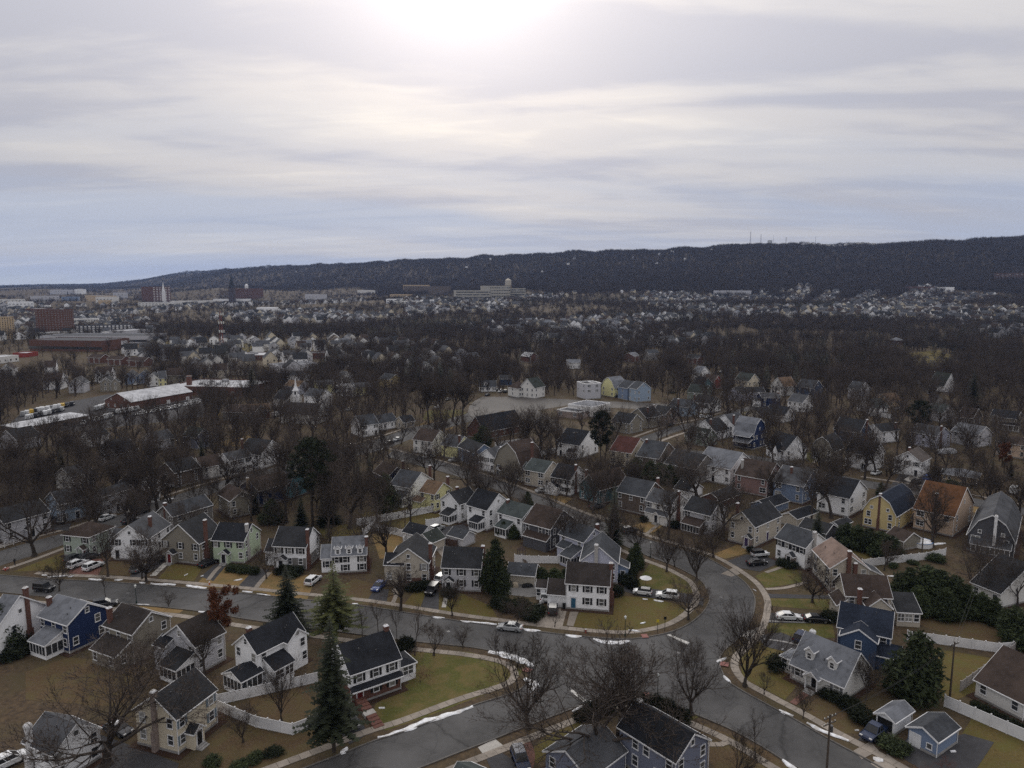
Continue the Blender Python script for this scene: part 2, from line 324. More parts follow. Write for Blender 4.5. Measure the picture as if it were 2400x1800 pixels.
ROADPOLYS = []
def sheet(name, pts, z, m, label=None, kind='structure', register=True, th=0.0):
    mb = MB()
    P3 = [(p[0], p[1], z) for p in pts]
    if th: mb.slab(P3, th)
    else: mb.quad(*P3)
    o = mb.build(name, m); tag(o, label=label, kind=kind)
    if o.data.polygons[0].normal.z < 0: o.data.flip_normals()
    if register: ROADPOLYS.append(np.array([(p[0], p[1]) for p in pts]))
    return o
road_poly = K1 + K2 + K3 + K4
sheet('road', road_poly, 0.02, M_road, 'grey asphalt streets meeting at the junction')
def strip(L, Rr): return smooth_line(gl(L), 4) + smooth_line(gl(Rr), 4)[::-1]
# the cross street behind, running left to right through the town
cross_street = strip([(-330, 1388), (-120, 1340), (0, 1292), (85, 1267), (155, 1248), (250, 1217), (300, 1200), (390, 1168), (530, 1124), (640, 1096), (760, 1064), (870, 1034), (960, 1004), (1040, 985), (1096, 968)],
                     [(-330, 1440), (-120, 1382), (6, 1324), (80, 1301), (157, 1274), (255, 1243), (310, 1225), (400, 1191), (540, 1143), (650, 1113), (770, 1081), (890, 1056), (980, 1023), (1050, 1003), (1110, 985)])
sheet('street', cross_street, 0.024, M_road, 'asphalt street running behind the front row of houses')
plaza = [(1096, 968), (1100, 952), (1112, 940), (1130, 930), (1190, 930), (1330, 936), (1480, 943), (1640, 950), (1640, 962), (1480, 958), (1330, 950), (1260, 962), (1300, 985), (1330, 1012), (1290, 1013), (1235, 985), (1180, 962), (1140, 975), (1112, 985)]
sheet('plaza', gl(plaza), 0.028, mat('worn_asphalt', (0.078, 0.071, 0.065), (0.058, 0.053, 0.049), 0.3, detail=8, c3=(0.090, 0.081, 0.073), s3=0.05), 'wide worn junction of streets beyond the brick chapel')
hill_street = strip([(1480, 1032), (1568, 1003), (1646, 984), (1726, 961), (1800, 938)], [(1500, 1047), (1580, 1014), (1655, 994), (1735, 969), (1810, 945)])
sheet('street', hill_street, 0.024, M_road, 'asphalt street with pale kerbs left of the tall navy house')
side_street = strip([(1470, 1034), (1620, 1055), (1780, 1070), (1900, 1096), (2011, 1123), (2190, 1150), (2310, 1173), (2400, 1190), (2600, 1230)], [(1470, 1047), (1620, 1068), (1780, 1083), (1900, 1111), (2011, 1140), (2190, 1167), (2310, 1191), (2400, 1209), (2600, 1252)])
sheet('street', side_street, 0.028, M_road, 'asphalt street in front of the navy gambrel house')
far_street = strip([(2143, 893), (2165, 912), (2190, 940), (2205, 962), (2230, 1000)], [(2160, 893), (2184, 912), (2213, 940), (2232, 962), (2260, 1000)])
sheet('street', far_street, 0.024, M_road, 'short street leading up to the cemetery gate')

sheet('vehicle_yard', gl([(10, 1004), (60, 960), (250, 925), (485, 930), (475, 978), (262, 1002), (180, 1012)]), .02, M_drive, 'asphalt yard with rows of parked vans')
def kerb(pl, side, name='kerb'):
    mb = MB(); o2 = offset_line(pl, side * 0.22)
    for i in range(len(o2) - 1):
        a, b, c, d = pl[i], pl[i + 1], o2[i + 1], o2[i]
        q = [(v.x, v.y, 0.15) for v in (a, b, c, d)]
        if side < 0: q = q[::-1]
        mb.quad(*q)
        mb.quad((a.x, a.y, 0), (b.x, b.y, 0), (b.x, b.y, .15), (a.x, a.y, .15)); mb.quad((d.x, d.y, .15), (c.x, c.y, .15), (c.x, c.y, 0), (d.x, d.y, 0))
    return tag(mb.build(name, M_kerb), kind='structure')
for k in (K1, K2, K3, K4): kerb(k, 1.0)

# sidewalks: separate slabs laid along the kerbs
def walk_slabs(name, pl, off, w, skip=(), L=1.55, label=None, m=M_walk):
    line = offset_line(pl, off); par = None; acc = 0.0; start = line[0]; n = 0
    cen = offset_line(pl, off + w / 2)
    root = bpy.data.objects.new(name, None); link(root); tag(root, label=label, kind='structure')
    i = 0; rnd = random.Random(len(pl))
    d = [0.0]
    for a, b in zip(cen[:-1], cen[1:]): d.append(d[-1] + (b - a).length)
    d = np.array(d); xs = np.array([p.x for p in cen]); ys = np.array([p.y for p in cen])
    s = 0.0
    while s + L < d[-1]:
        a = Vector((np.interp(s, d, xs), np.interp(s, d, ys), 0)); b = Vector((np.interp(s + L - 0.05, d, xs), np.interp(s + L - 0.05, d, ys), 0)); s += L
        px, py = P((a.x, a.y, 0))
        if not (-60 < px < 2460 and py < 1860): continue
        t = (b - a)
        if t.length < 0.3: continue
        t.normalize(); nn = Vector((-t.y, t.x, 0)) * (w / 2)
        z = 0.075 + rnd.uniform(-0.012, 0.012)
        mb = MB(); q = [a - nn, b - nn, b + nn, a + nn]
        mb.slab([(v.x, v.y, z) for v in q], 0.075); mb.build('slab', m, root); n += 1
    return root
def near_part(pl, far=215):
    return [p for p in pl if p.length < far]
NS = 0
w1 = near_part(K1, 190); w2 = near_part(K2, 200); w3 = near_part(K3, 200); w4 = near_part(K4, 200)
walk_slabs('sidewalk', w1, 2.0, 1.35, label='concrete sidewalk in front of the row of houses and round the corner lawn')
walk_slabs('sidewalk', w2, 1.9, 1.35, label='concrete sidewalk on the outer side of the curved street')
walk_slabs('sidewalk', w3, 2.0, 1.35, label='concrete sidewalk beside the blue house with the black roof')
walk_slabs('sidewalk', w4, 2.1, 1.35, label='concrete sidewalk round the brick and white house')
def path_sheet(px, w, z, m, name='path', label=None, world=False):
    pl = smooth_line(px if world else gl(px), 1.0); a = offset_line(pl, w / 2); b = offset_line(pl, -w / 2)
    return sheet(name, a + b[::-1], z, m, label, register=False)
# sidewalks too far off to tell the slabs apart
for px, w in (([(905, 1050), (985, 1068), (1070, 1090), (1150, 1116), (1245, 1151), (1335, 1187), (1415, 1219)], 1.3), ([(-60, 1306), (0, 1281), (85, 1258), (155, 1240), (260, 1206), (390, 1161), (530, 1119), (700, 1075), (870, 1029), (960, 1000)], 1.4),
              ([(20, 1332), (90, 1308), (165, 1280), (260, 1249)], 1.4), ([(1500, 1055), (1580, 1022), (1660, 999), (1740, 975)], 1.6), ([(1470, 1030), (1560, 999), (1640, 981), (1720, 958)], 1.6), ([(2018, 1117), (2190, 1143), (2330, 1170), (2420, 1187)], 1.6), ([(1500, 1052), (1620, 1074), (1780, 1091), (1890, 1117)], 1.5)):
    path_sheet(px, w, 0.05, M_walk, 'sidewalk')
# lawns
def lawnm(k):
    T = {'tan': ((0.235, 0.155, 0.068), (0.165, 0.108, 0.05), (0.15, 0.112, 0.05)), 'olive': ((0.128, 0.096, 0.038), (0.078, 0.059, 0.024), (0.098, 0.086, 0.029)), 'green': ((0.098, 0.099, 0.029), (0.060, 0.060, 0.021), (0.122, 0.095, 0.040)), 'brown': ((0.115, 0.079, 0.044), (0.066, 0.045, 0.028), (0.092, 0.072, 0.036)), 'mulch': ((0.06, 0.038, 0.028), (0.035, 0.024, 0.02), (0.05, 0.03, 0.022))}[k]
    return mat('lawn_' + k, T[0], T[1], 2.4, rough=0.95, spec=0.08, detail=9, bump=0.4, c3=T[2], s3=0.35)
def lawn(px, k, z=0.012, label=None): return sheet('lawn', gl(px), z, lawnm(k), label, register=False)
LAWNS = [('green', [(905, 1565), (990, 1522), (1100, 1528), (1180, 1548), (1225, 1572), (1205, 1598), (1130, 1630), (1000, 1680), (905, 1712), (870, 1700), (880, 1650), (960, 1600)]),
         ('olive', [(1345, 1445), (1385, 1420), (1440, 1395), (1530, 1402), (1600, 1420), (1612, 1436), (1580, 1462), (1520, 1482), (1440, 1480), (1340, 1468)]),
         ('green', [(1485, 1375), (1525, 1318), (1560, 1328), (1610, 1352), (1640, 1385), (1600, 1395), (1520, 1385)]),
         ('tan', [(455, 1375), (495, 1332), (560, 1325), (592, 1335), (560, 1380)]), ('tan', [(575, 1383), (620, 1340), (690, 1350), (670, 1395), (620, 1390)]), ('tan', [(620, 1395), (690, 1352), (745, 1345), (720, 1405)]),
         ('olive', [(370, 1356), (405, 1318), (480, 1320), (455, 1362)]), ('brown', [(240, 1346), (262, 1313), (345, 1318), (320, 1350)]), ('olive', [(30, 1340), (140, 1298), (215, 1284), (180, 1330), (130, 1336)]),
         ('brown', [(760, 1410), (830, 1355), (905, 1378), (960, 1425), (870, 1418)]), ('olive', [(940, 1425), (1000, 1350), (1080, 1390), (1150, 1420), (1170, 1455), (1040, 1440)]),
         ('green', [(1770, 1350), (1830, 1322), (1880, 1328), (1880, 1365), (1795, 1378)]), ('green', [(1800, 1420), (1800, 1398), (1950, 1400), (1950, 1432)]), ('green', [(1795, 1458), (1950, 1460), (1958, 1495), (1880, 1498), (1800, 1480)]),
         ('olive', [(1775, 1505), (1860, 1530), (1875, 1600), (1840, 1640), (1740, 1590), (1735, 1545)]), ('brown', [(1875, 1655), (1950, 1625), (2060, 1665), (2010, 1720), (1960, 1720)]),
         ('olive', [(2190, 1520), (2340, 1545), (2290, 1620), (2220, 1650), (2180, 1580)]), ('brown', [(2100, 1440), (2300, 1420), (2400, 1470), (2320, 1510), (2180, 1475)]), ('olive', [(1990, 1290), (2030, 1282), (2120, 1300), (2120, 1310), (2030, 1312)]),
         ('olive', [(2230, 1760), (2280, 1680), (2420, 1740), (2420, 1860), (2300, 1850)]), ('brown', [(480, 1740), (560, 1690), (640, 1720), (730, 1700), (760, 1740), (640, 1800), (520, 1810)]), ('brown', [(560, 1620), (700, 1610), (760, 1660), (690, 1705), (610, 1680)]),
         ('tan', [(1465, 1240), (1520, 1218), (1560, 1226), (1530, 1250)]), ('tan', [(1670, 1300), (1740, 1272), (1775, 1290), (1700, 1310)]), ('tan', [(1255, 1180), (1310, 1155), (1345, 1165), (1320, 1185)]),
         ('olive', [(880, 1225), (970, 1200), (1075, 1205), (1010, 1225), (935, 1238)]), ('olive', [(840, 1205), (940, 1185), (960, 1192), (860, 1215)]), ('tan', [(870, 1250), (960, 1250), (960, 1300), (890, 1310)]), ('olive', [(740, 1260), (760, 1225), (825, 1230), (850, 1245), (790, 1265)]),
         ('brown', [(60, 1575), (160, 1540), (330, 1560), (300, 1660), (60, 1640)]), ('green', [(1545, 1632), (1600, 1664), (1640, 1680), (1622, 1688), (1530, 1642)]), ('olive', [(1230, 1770), (1290, 1715), (1360, 1690), (1400, 1700), (1340, 1740), (1260, 1790)]),
         ('brown', [(1640, 1692), (1800, 1762), (1900, 1830), (1700, 1830), (1640, 1760)]), ('tan', [(300, 1432), (330, 1420), (430, 1430), (420, 1437)]), ('tan', [(1695, 1100), (1800, 1090), (1790, 1098), (1720, 1106)]), ('tan', [(2150, 1165), (2330, 1195), (2400, 1215), (2330, 1210), (2180, 1180)]),
         ('tan', [(960, 1010), (1000, 985), (1075, 985), (1060, 1005), (1000, 1018)]), ('green', [(990, 985), (1000, 962), (1080, 960), (1098, 970), (1060, 985)]), ('tan', [(500, 1040), (580, 1020), (600, 1030), (560, 1048)]), ('green', [(1880, 1062), (1925, 1055), (1960, 1070), (1900, 1085)]), ('olive', [(1690, 975), (1760, 955), (1800, 958), (1740, 975)]),
         ('olive', [(760, 790), (860, 800), (880, 822), (780, 830), (740, 812)]), ('olive', [(380, 800), (700, 800), (760, 830), (600, 838), (400, 822)]), ('olive', [(2110, 830), (2200, 820), (2260, 850), (2160, 870), (2120, 860)]), ('green', [(2120, 880), (2190, 860), (2230, 870), (2210, 885)]), ('olive', [(1640, 775), (1760, 775), (1780, 795), (1660, 800)]), ('olive', [(1850, 785), (2000, 790), (2010, 800), (1860, 797)])]
for i, (k, p) in enumerate(LAWNS): lawn(p, k, .010 + .0016 * (i % 8))
# driveways, front paths and aprons
DRV = [('a', [(470, 1352), (505, 1322), (530, 1326), (500, 1362)]), ('a', [(560, 1372), (600, 1332), (632, 1336), (593, 1380)]), ('a', [(862, 1405), (880, 1378), (912, 1382), (905, 1415)]), ('a', [(985, 1425), (1000, 1385), (1030, 1380), (1028, 1430)]),
       ('a', [(1450, 1382), (1465, 1372), (1600, 1390), (1650, 1402), (1648, 1420), (1600, 1412), (1500, 1398)]), ('a', [(1705, 1315), (1750, 1300), (1830, 1312), (1825, 1320), (1780, 1340), (1735, 1332)]), ('a', [(1790, 1392), (1950, 1396), (1950, 1404), (1795, 1402)]), ('a', [(1790, 1436), (1945, 1440), (1950, 1462), (1795, 1460)]),
       ('a', [(1778, 1490), (1830, 1482), (1880, 1502), (1870, 1535), (1790, 1515)]), ('a', [(2110, 1750), (2140, 1712), (2200, 1740), (2260, 1720), (2330, 1740), (2290, 1800), (2200, 1830), (2120, 1780)]), ('a', [(1138, 1776), (1172, 1762), (1200, 1780), (1230, 1830), (1170, 1840)]),
       ('a', [(795, 1715), (800, 1660), (850, 1690), (860, 1722), (820, 1745)]), ('a', [(140, 1690), (300, 1745), (420, 1790), (400, 1850), (200, 1850), (150, 1760)]), ('a', [(300, 1355), (325, 1330), (400, 1300), (420, 1306), (352, 1340), (330, 1358)]), ('b', [(160, 1345), (175, 1312), (245, 1310), (230, 1352)]),
       ('c', [(1258, 1470), (1260, 1430), (1330, 1425), (1318, 1470)]), ('c', [(1328, 1466), (1336, 1434), (1356, 1434), (1344, 1468)]), ('n', [(1120, 1752), (1160, 1732), (1180, 1748), (1135, 1772)]), ('n', [(1745, 1492), (1765, 1476), (1795, 1462), (1790, 1490), (1765, 1512)]), ('n', [(1745, 1478), (1790, 1475), (1788, 1492), (1740, 1492)]),
       ('c', [(2000, 1760), (2040, 1738), (2060, 1760), (2020, 1780)]), ('c', [(2040, 1790), (2080, 1768), (2110, 1790), (2080, 1815)]), ('a', [(2010, 1735), (2040, 1700), (2090, 1720), (2060, 1745)]), ('c', [(1020, 1285), (1060, 1272), (1090, 1290), (1040, 1310)]), ('a', [(1000, 1262), (1010, 1240), (1075, 1230), (1110, 1222), (1120, 1245), (1050, 1268)]),
       ('a', [(2090, 1135), (2110, 1110), (2150, 1120), (2190, 1105), (2210, 1130), (2170, 1150)]), ('n', [(2118, 1124), (2140, 1112), (2156, 1122), (2136, 1132)]), ('a', [(110, 1240), (140, 1222), (170, 1220), (160, 1245)]), ('c', [(1690, 1345), (1720, 1330), (1735, 1345), (1715, 1352)]), ('a', [(1700, 1268), (1740, 1230), (1760, 1236), (1720, 1275)])]
DM = {'a': M_drive, 'c': M_walk, 'n': M_newconc, 'b': M_brickpave}
for i, (k, p) in enumerate(DRV): sheet('driveway', gl(p), 0.036 + .003 * (i % 7), DM[k], register=True)
PATHS = [([(358, 1350), (385, 1325), (402, 1312)], 1.4, M_newconc), ([(488, 1360), (505, 1338), (516, 1328)], 1.0, M_walk), ([(595, 1385), (610, 1365), (632, 1342)], 1.1, M_walk), ([(920, 1415), (928, 1395), (922, 1380)], 0.9, M_walk), ([(1040, 1424), (1046, 1395), (1048, 1380)], 0.9, M_newconc),
         ([(1795, 1342), (1830, 1330), (1860, 1316)], 1.0, M_walk), ([(1795, 1381), (1840, 1378), (1890, 1365)], 1.0, M_walk), ([(1858, 1650), (1890, 1625), (1912, 1610)], 1.1, M_brickpave), ([(1660, 1745), (1690, 1745), (1710, 1738)], 1.0, M_walk), ([(1232, 1730), (1245, 1770), (1240, 1800)], 1.1, M_brickpave), ([(275, 1198), (290, 1190), (304, 1203)], 0.9, M_newconc),
         ([(1905, 1085), (1930, 1068), (1960, 1062)], 1.0, M_walk), ([(1550, 1225), (1530, 1240), (1515, 1252)], 1.0, M_walk), ([(1790, 1498), (1835, 1504), (1870, 1512)], 0.5, M_conc), ([(1800, 1456), (1860, 1458), (1935, 1461)], 0.5, M_conc)]
for i, (p, w, m) in enumerate(PATHS): path_sheet(p, w, 0.058 + .002 * (i % 4), m)
# painted stop lines and the red kerb ramps
for p in ([(1563, 1488), (1570, 1487), (1616, 1506), (1612, 1511)], [(1335, 1619), (1343, 1616), (1374, 1642), (1368, 1646)]):
    sheet('stop_line', gl(p), 0.03, M_paint, register=False)
M_ramp = mat('red_ramp', (0.26, 0.11, 0.095), (0.18, 0.085, 0.075), 2.0)
for c, w, ang in (((1511, 1492), 1.2, 0.1), ((1698, 1558), 1.4, 1.2), ((1515, 1631), 1.1, 0.0), ((1236, 1572), 1.2, 1.0), ((14, 1334), 1.2, 0.4)):
    g = G(*c); mb = MB(); mb.slab([(-w / 2, -.7, 0), (w / 2, -.7, 0), (w / 2, .7, 0), (-w / 2, .7, 0)], 0.04); o = mb.build('kerb_ramp', M_ramp, None, (g.x, g.y, 0.165), ang); tag(o, kind='structure')
def in_poly(x, y, poly):
    px, py = poly[:, 0], poly[:, 1]; qx, qy = np.roll(px, -1), np.roll(py, -1)
    c = ((py > y) != (qy > y)); 
    with np.errstate(divide='ignore', invalid='ignore'): xi = (qx - px) * (y - py) / (qy - py) + px
    return bool((c & (x < xi)).sum() % 2)
def on_road(x, y): return any(in_poly(x, y, p) for p in ROADPOLYS)
# ------------------------------------------------------------------ houses
OCC = []            # (x, y, radius) of what already stands
LAND = []           # (x, y, short description) for saying where things stand
def window_mesh(w, h, key, style='sash'):
    fr, gl_ = MB(), MB(); t = 0.11
    fr.box(-w / 2 - t, -w / 2, -0.07, 0, -t * .6, h + t); fr.box(w / 2, w / 2 + t, -0.07, 0, -t * .6, h + t)
    fr.box(-w / 2, w / 2, -0.07, 0, h, h + t); fr.box(-w / 2 - t - .04, w / 2 + t + .04, -0.11, 0, -t * 1.3, -t * .6 + .002); fr.box(-w / 2, w / 2, -0.07, 0, -t * .6 + .002, 0)
    if style == 'sash': fr.box(-w / 2, w / 2, -0.055, -0.015, h * .47, h * .53); 
    if style == 'double': fr.box(-w / 2, w / 2, -0.05, -0.015, h * .47, h * .53); fr.box(-.07, .07, -0.065, -0.012, 0, h)
    if style == 'grid':
        fr.box(-w / 2, w / 2, -0.05, -0.015, h * .47, h * .53); fr.box(-.025, .025, -0.045, -0.018, 0, h)
    gl_.quad((-w / 2, -.022, 0), (w / 2, -.022, 0), (w / 2, -.022, h), (-w / 2, -.022, h))
    both = MB(); both.v = fr.v + gl_.v; both.f = fr.f + [tuple(i + len(fr.v) for i in f) for f in gl_.f]; both.m = [0] * len(fr.f) + [1] * len(gl_.f)
    return (fr.mesh('window', [M_trim]), gl_.mesh('pane', [M_glass]), both.mesh('window', [M_trim, M_glass]))
WIN = {'w': (window_mesh(0.88, 1.38, 'w'), 0.88, 1.38), 's': (window_mesh(0.88, 1.38, 's', 'sash'), 0.88, 1.38), 'D': (window_mesh(1.75, 1.38, 'D', 'double'), 1.75, 1.38), 'S': (window_mesh(1.6, 1.35, 'S', 'double'), 1.6, 1.35),
       'p': (window_mesh(1.9, 1.5, 'p', 'grid'), 1.9, 1.5), 'o': (window_mesh(0.62, 0.72, 'o', 'none'), 0.62, 0.72), 'a': (window_mesh(0.62, 0.9, 'a'), 0.62, 0.9)}
_sb = MB(); _sb.box(-.2, .2, -.05, 0, 0, 1.44); _sb.box(-.15, .15, -.06, -.05, .08, .68); _sb.box(-.15, .15, -.06, -.05, .76, 1.36)
SHUT = {k: _sb.mesh('shutter', [m]) for k, m in M_shut.items()}
def door_mesh(m):
    b = MB(); b.box(-.46, .46, -.06, 0, 0, 2.05); b.box(-.36, -.05, -.075, -.06, .2, .9); b.box(.05, .36, -.075, -.06, .2, .9); b.box(-.36, -.05, -.075, -.06, 1.05, 1.9); b.box(.05, .36, -.075, -.06, 1.05, 1.9)
    return b.mesh('door', [m])
DOORM = {k: door_mesh(m) for k, m in M_door.items()}
_db = MB(); _db.box(-.62, -.47, -.08, 0, 0, 2.2); _db.box(.47, .62, -.08, 0, 0, 2.2); _db.box(-.7, .7, -.1, 0, 2.2, 2.4); _db.box(-.47, .47, -.07, 0, 2.06, 2.2)
DFRAME = _db.mesh('frame', [M_trim])
_gb = MB(); _gb.box(-1.2, 1.2, -.05, 0, 0, 2.1)
for i in range(4):
    for j in range(4): _gb.box(-1.12 + i * .57, -.6 + i * .57, -.065, -.05, .06 + j * .52, .48 + j * .52)
GARD = _gb.mesh('garage_door', [M_trim]); _go = MB(); _go.box(-1.2, 1.2, -.02, 0, 0, 2.1); GARO = _go.mesh('garage_opening', [M_dark])
def profile(kind, D, ze, pitch):
    """cross-section of the roof from eave to eave: list of (t, z)"""
    if kind == 'gable': return [(0, ze), (D / 2, ze + D / 2 * pitch), (D, ze)]
    if kind == 'gambrel': r = D / 2 * pitch; return [(0, ze), (D * .2, ze + r * .74), (D / 2, ze + r * 1.15), (D * .8, ze + r * .74), (D, ze)]
    if kind == 'shed': return [(0, ze), (D, ze + D * pitch)]
    if kind == 'shedr': return [(0, ze + D * pitch), (D, ze)]
    if kind == 'salt': return [(0, ze), (D * .38, ze + D * .38 * pitch), (D, ze + D * .38 * pitch - D * .62 * pitch * .95)]
    return [(0, ze), (D, ze)]
def volume(wb, rb, tb, x0, y0, w, d, z0, ze, kind='gable', ridge='x', pitch=.75, ov=.32, th=.13, wm=0, upper=None):
    """walls and roof of one block; ridge 'x' runs along the front, 'y' runs to the back"""
    Ls, D = (w, d) if ridge == 'x' else (d, w)
    def pt(s, t, z): return (x0 + s, y0 + t, z) if ridge == 'x' else (x0 + t, y0 + s, z)
    flip = ridge != 'x'
    def Q(b, *p, m=0): b.quad(*(p[::-1] if flip else p), m=m)
    if kind == 'hip':
        wb.quad((x0, y0, z0), (x0 + w, y0, z0), (x0 + w, y0, ze), (x0, y0, ze), m=wm); wb.quad((x0 + w, y0, z0), (x0 + w, y0 + d, z0), (x0 + w, y0 + d, ze), (x0 + w, y0, ze), m=wm)
        wb.quad((x0 + w, y0 + d, z0), (x0, y0 + d, z0), (x0, y0 + d, ze), (x0 + w, y0 + d, ze), m=wm); wb.quad((x0, y0 + d, z0), (x0, y0, z0), (x0, y0, ze), (x0, y0 + d, ze), m=wm)
        o = ov; h = min(w, d) / 2 + o; rz = ze + h * pitch - o * pitch; zl = ze - o * pitch
        c = [(x0 - o, y0 - o, zl), (x0 + w + o, y0 - o, zl), (x0 + w + o, y0 + d + o, zl), (x0 - o, y0 + d + o, zl)]
        if w >= d: a, b = (x0 - o + h, y0 + d / 2, rz), (x0 + w + o - h, y0 + d / 2, rz)
        else: a, b = (x0 + w / 2, y0 - o + h, rz), (x0 + w / 2, y0 + d + o - h, rz)
        if w >= d: fs = [(c[0], c[1], b, a), (c[1], c[2], b), (c[2], c[3], a, b), (c[3], c[0], a)]
        else: fs = [(c[0], c[1], a), (c[1], c[2], b, a), (c[2], c[3], b), (c[3], c[0], a, b)]
        for f in fs: rb.quad(*f)
        rb.quad(c[3], c[2], c[1], c[0])
        tb.box(x0 - o, x0 + w + o, y0 - o - .08, y0 - o, zl - .15, zl + .02); tb.box(x0 - o - .08, x0 - o, y0 - o, y0 + d + o, zl - .15, zl + .02); tb.box(x0 + w + o, x0 + w + o + .08, y0 - o, y0 + d + o, zl - .15, zl + .02)
        return rz
    pr = profile(kind, D, ze, pitch); n = len(pr)
    Q(wb, pt(0, 0, z0), pt(Ls, 0, z0), pt(Ls, 0, pr[0][1]), pt(0, 0, pr[0][1]), m=wm)
    Q(wb, pt(Ls, D, z0), pt(0, D, z0), pt(0, D, pr[-1][1]), pt(Ls, D, pr[-1][1]), m=wm)
    for s, rev in ((0, True), (Ls, False)):
        p = [pt(s, 0, z0), pt(s, D, z0)] + [pt(s, t, z) for t, z in pr[::-1]]
        if rev: p = p[::-1]
        Q(wb, *p, m=wm)
    if kind == 'flat':
        rb.box(x0 + .02, x0 + w - .02, y0 + .02, y0 + d - .02, ze - .3, ze - .28)
        for a in ((x0, x0 + w, y0, y0 + .25), (x0, x0 + w, y0 + d - .25, y0 + d), (x0, x0 + .25, y0 + .25, y0 + d - .25), (x0 + w - .25, x0 + w, y0 + .25, y0 + d - .25)): tb.box(a[0] - .03, a[1] + .03, a[2] - .03, a[3] + .03, ze - .32, ze + .25)
        return ze
    # extend the first and last run past the eaves
    e = [list(q) for q in pr]
    def ext(a, b):
        L = math.hypot(a[0] - b[0], a[1] - b[1]); k = ov / max(abs(a[0] - b[0]), .05); k = min(k, .6); return [a[0] + (a[0] - b[0]) * k, a[1] + (a[1] - b[1]) * k]
    e[0] = ext(pr[0], pr[1]); e[-1] = ext(pr[-1], pr[-2])
    for i in range(n - 1):
        (t0, a), (t1, b) = e[i], e[i + 1]
        p = [pt(-ov, t0, a + th), pt(Ls + ov, t0, a + th), pt(Ls + ov, t1, b + th), pt(-ov, t1, b + th)]
        if flip: p = p[::-1]
        rb.slab(p, th)
        for s in (-ov - .05, Ls + ov):                     # bargeboards
            q = [pt(s, t0, a + th + .015), pt(s + .05, t0, a + th + .015), pt(s + .05, t1, b + th + .015), pt(s, t1, b + th + .015)]
            if flip: q = q[::-1]
            tb.slab(q, th + .12)
    for t, z, sg in ((e[0][0], e[0][1], -1), (e[-1][0], e[-1][1], 1)):   # gutters
        if (kind == 'shed' and sg > 0) or (kind == 'shedr' and sg < 0): continue
        a = pt(-ov, t + (sg * .1 if sg < 0 else 0), z); b = pt(Ls + ov, t + (sg * .1 if sg > 0 else 0), z)
        tb.box(min(a[0], b[0]), max(a[0], b[0]), min(a[1], b[1]), max(a[1], b[1]), z - .04, z + .11)
    return max(z for t, z in pr)
FACE = {'f': lambda x0, y0, w, d: ((x0, y0), 0.0, w), 'l': lambda x0, y0, w, d: ((x0, y0 + d), -math.pi / 2, d), 'r': lambda x0, y0, w, d: ((x0 + w, y0), math.pi / 2, d), 'b': lambda x0, y0, w, d: ((x0 + w, y0 + d), math.pi, w)}
def openings(root, face, spec, x0, y0, w, d, z0, ze, detail, shut='black', door='black', kind='gable', ridge='x', pitch=.75, doorz=.35):
    """spec such as 'a|sss/sds': attic | upper storey / ground storey; one character per bay"""
    (ox, oy), rz, W = FACE[face](x0, y0, w, d); c, s = math.cos(rz), math.sin(rz)
    def put(name, me, u, z, parent=root, sc=(1, 1, 1), off=0.004):
        return inst(name, me, parent, (ox + c * u + s * off, oy + s * u - c * off, z), rz, sc)
    att = None
    if '|' in spec: att, spec = spec.split('|')
    rows = spec.split('/'); n = len(rows)
    for i, row in enumerate(rows):
        k = n - 1 - i                      # storey from the ground
        hs_ = (ze - z0 - .45) / n
        fl = z0 + .45 + k * hs_
        sill = fl + min(.8, hs_ - 1.75)
        if n == 1 and hs_ > 3: sill = fl + .9
        bays = len(row)
        for j, ch in enumerate(row):
            u = W * (j + .5) / bays
            if ch in '.- ': continue
            if ch in 'wsDSpo':
                me, ww, hh = WIN[ch]; h_s = min(1.0, (hs_ - .55) / hh); sc = (min(1.0, W / bays * .8 / ww), 1, h_s)
                if detail: wo = put('window', me[0], u, sill, sc=sc); inst('pane', me[1], wo)
                else: put('window', me[2], u, sill, sc=sc)
                if ch in 'sS':
                    for sg in (-1, 1): put('shutter', SHUT[shut], u + sg * (ww / 2 * sc[0] + .34), sill - .03, sc=(1, 1, hh * h_s / 1.38))
            elif ch == 'd':
                do = put('door', DOORM[door], u, z0 + doorz); inst('frame', DFRAME, do) if detail else None
            elif ch == 'g': put('garage_door', GARD, u, z0 + .05, sc=(min(1.0, W / bays * .85 / 2.4), 1, 1))
            elif ch == 'G': put('garage_opening', GARO, u, z0 + .05, sc=(min(1.0, W / bays * .85 / 2.4), 1, 1))
    if att:
        for j, ch in enumerate(att):
            if ch in 'ao':
                me = WIN[ch][0]; u = W * (j + .5) / len(att); put('window', me[2], u, ze + (W / 2 * pitch) * (.30 if len(att) == 1 else .12), sc=(1, 1, 1))
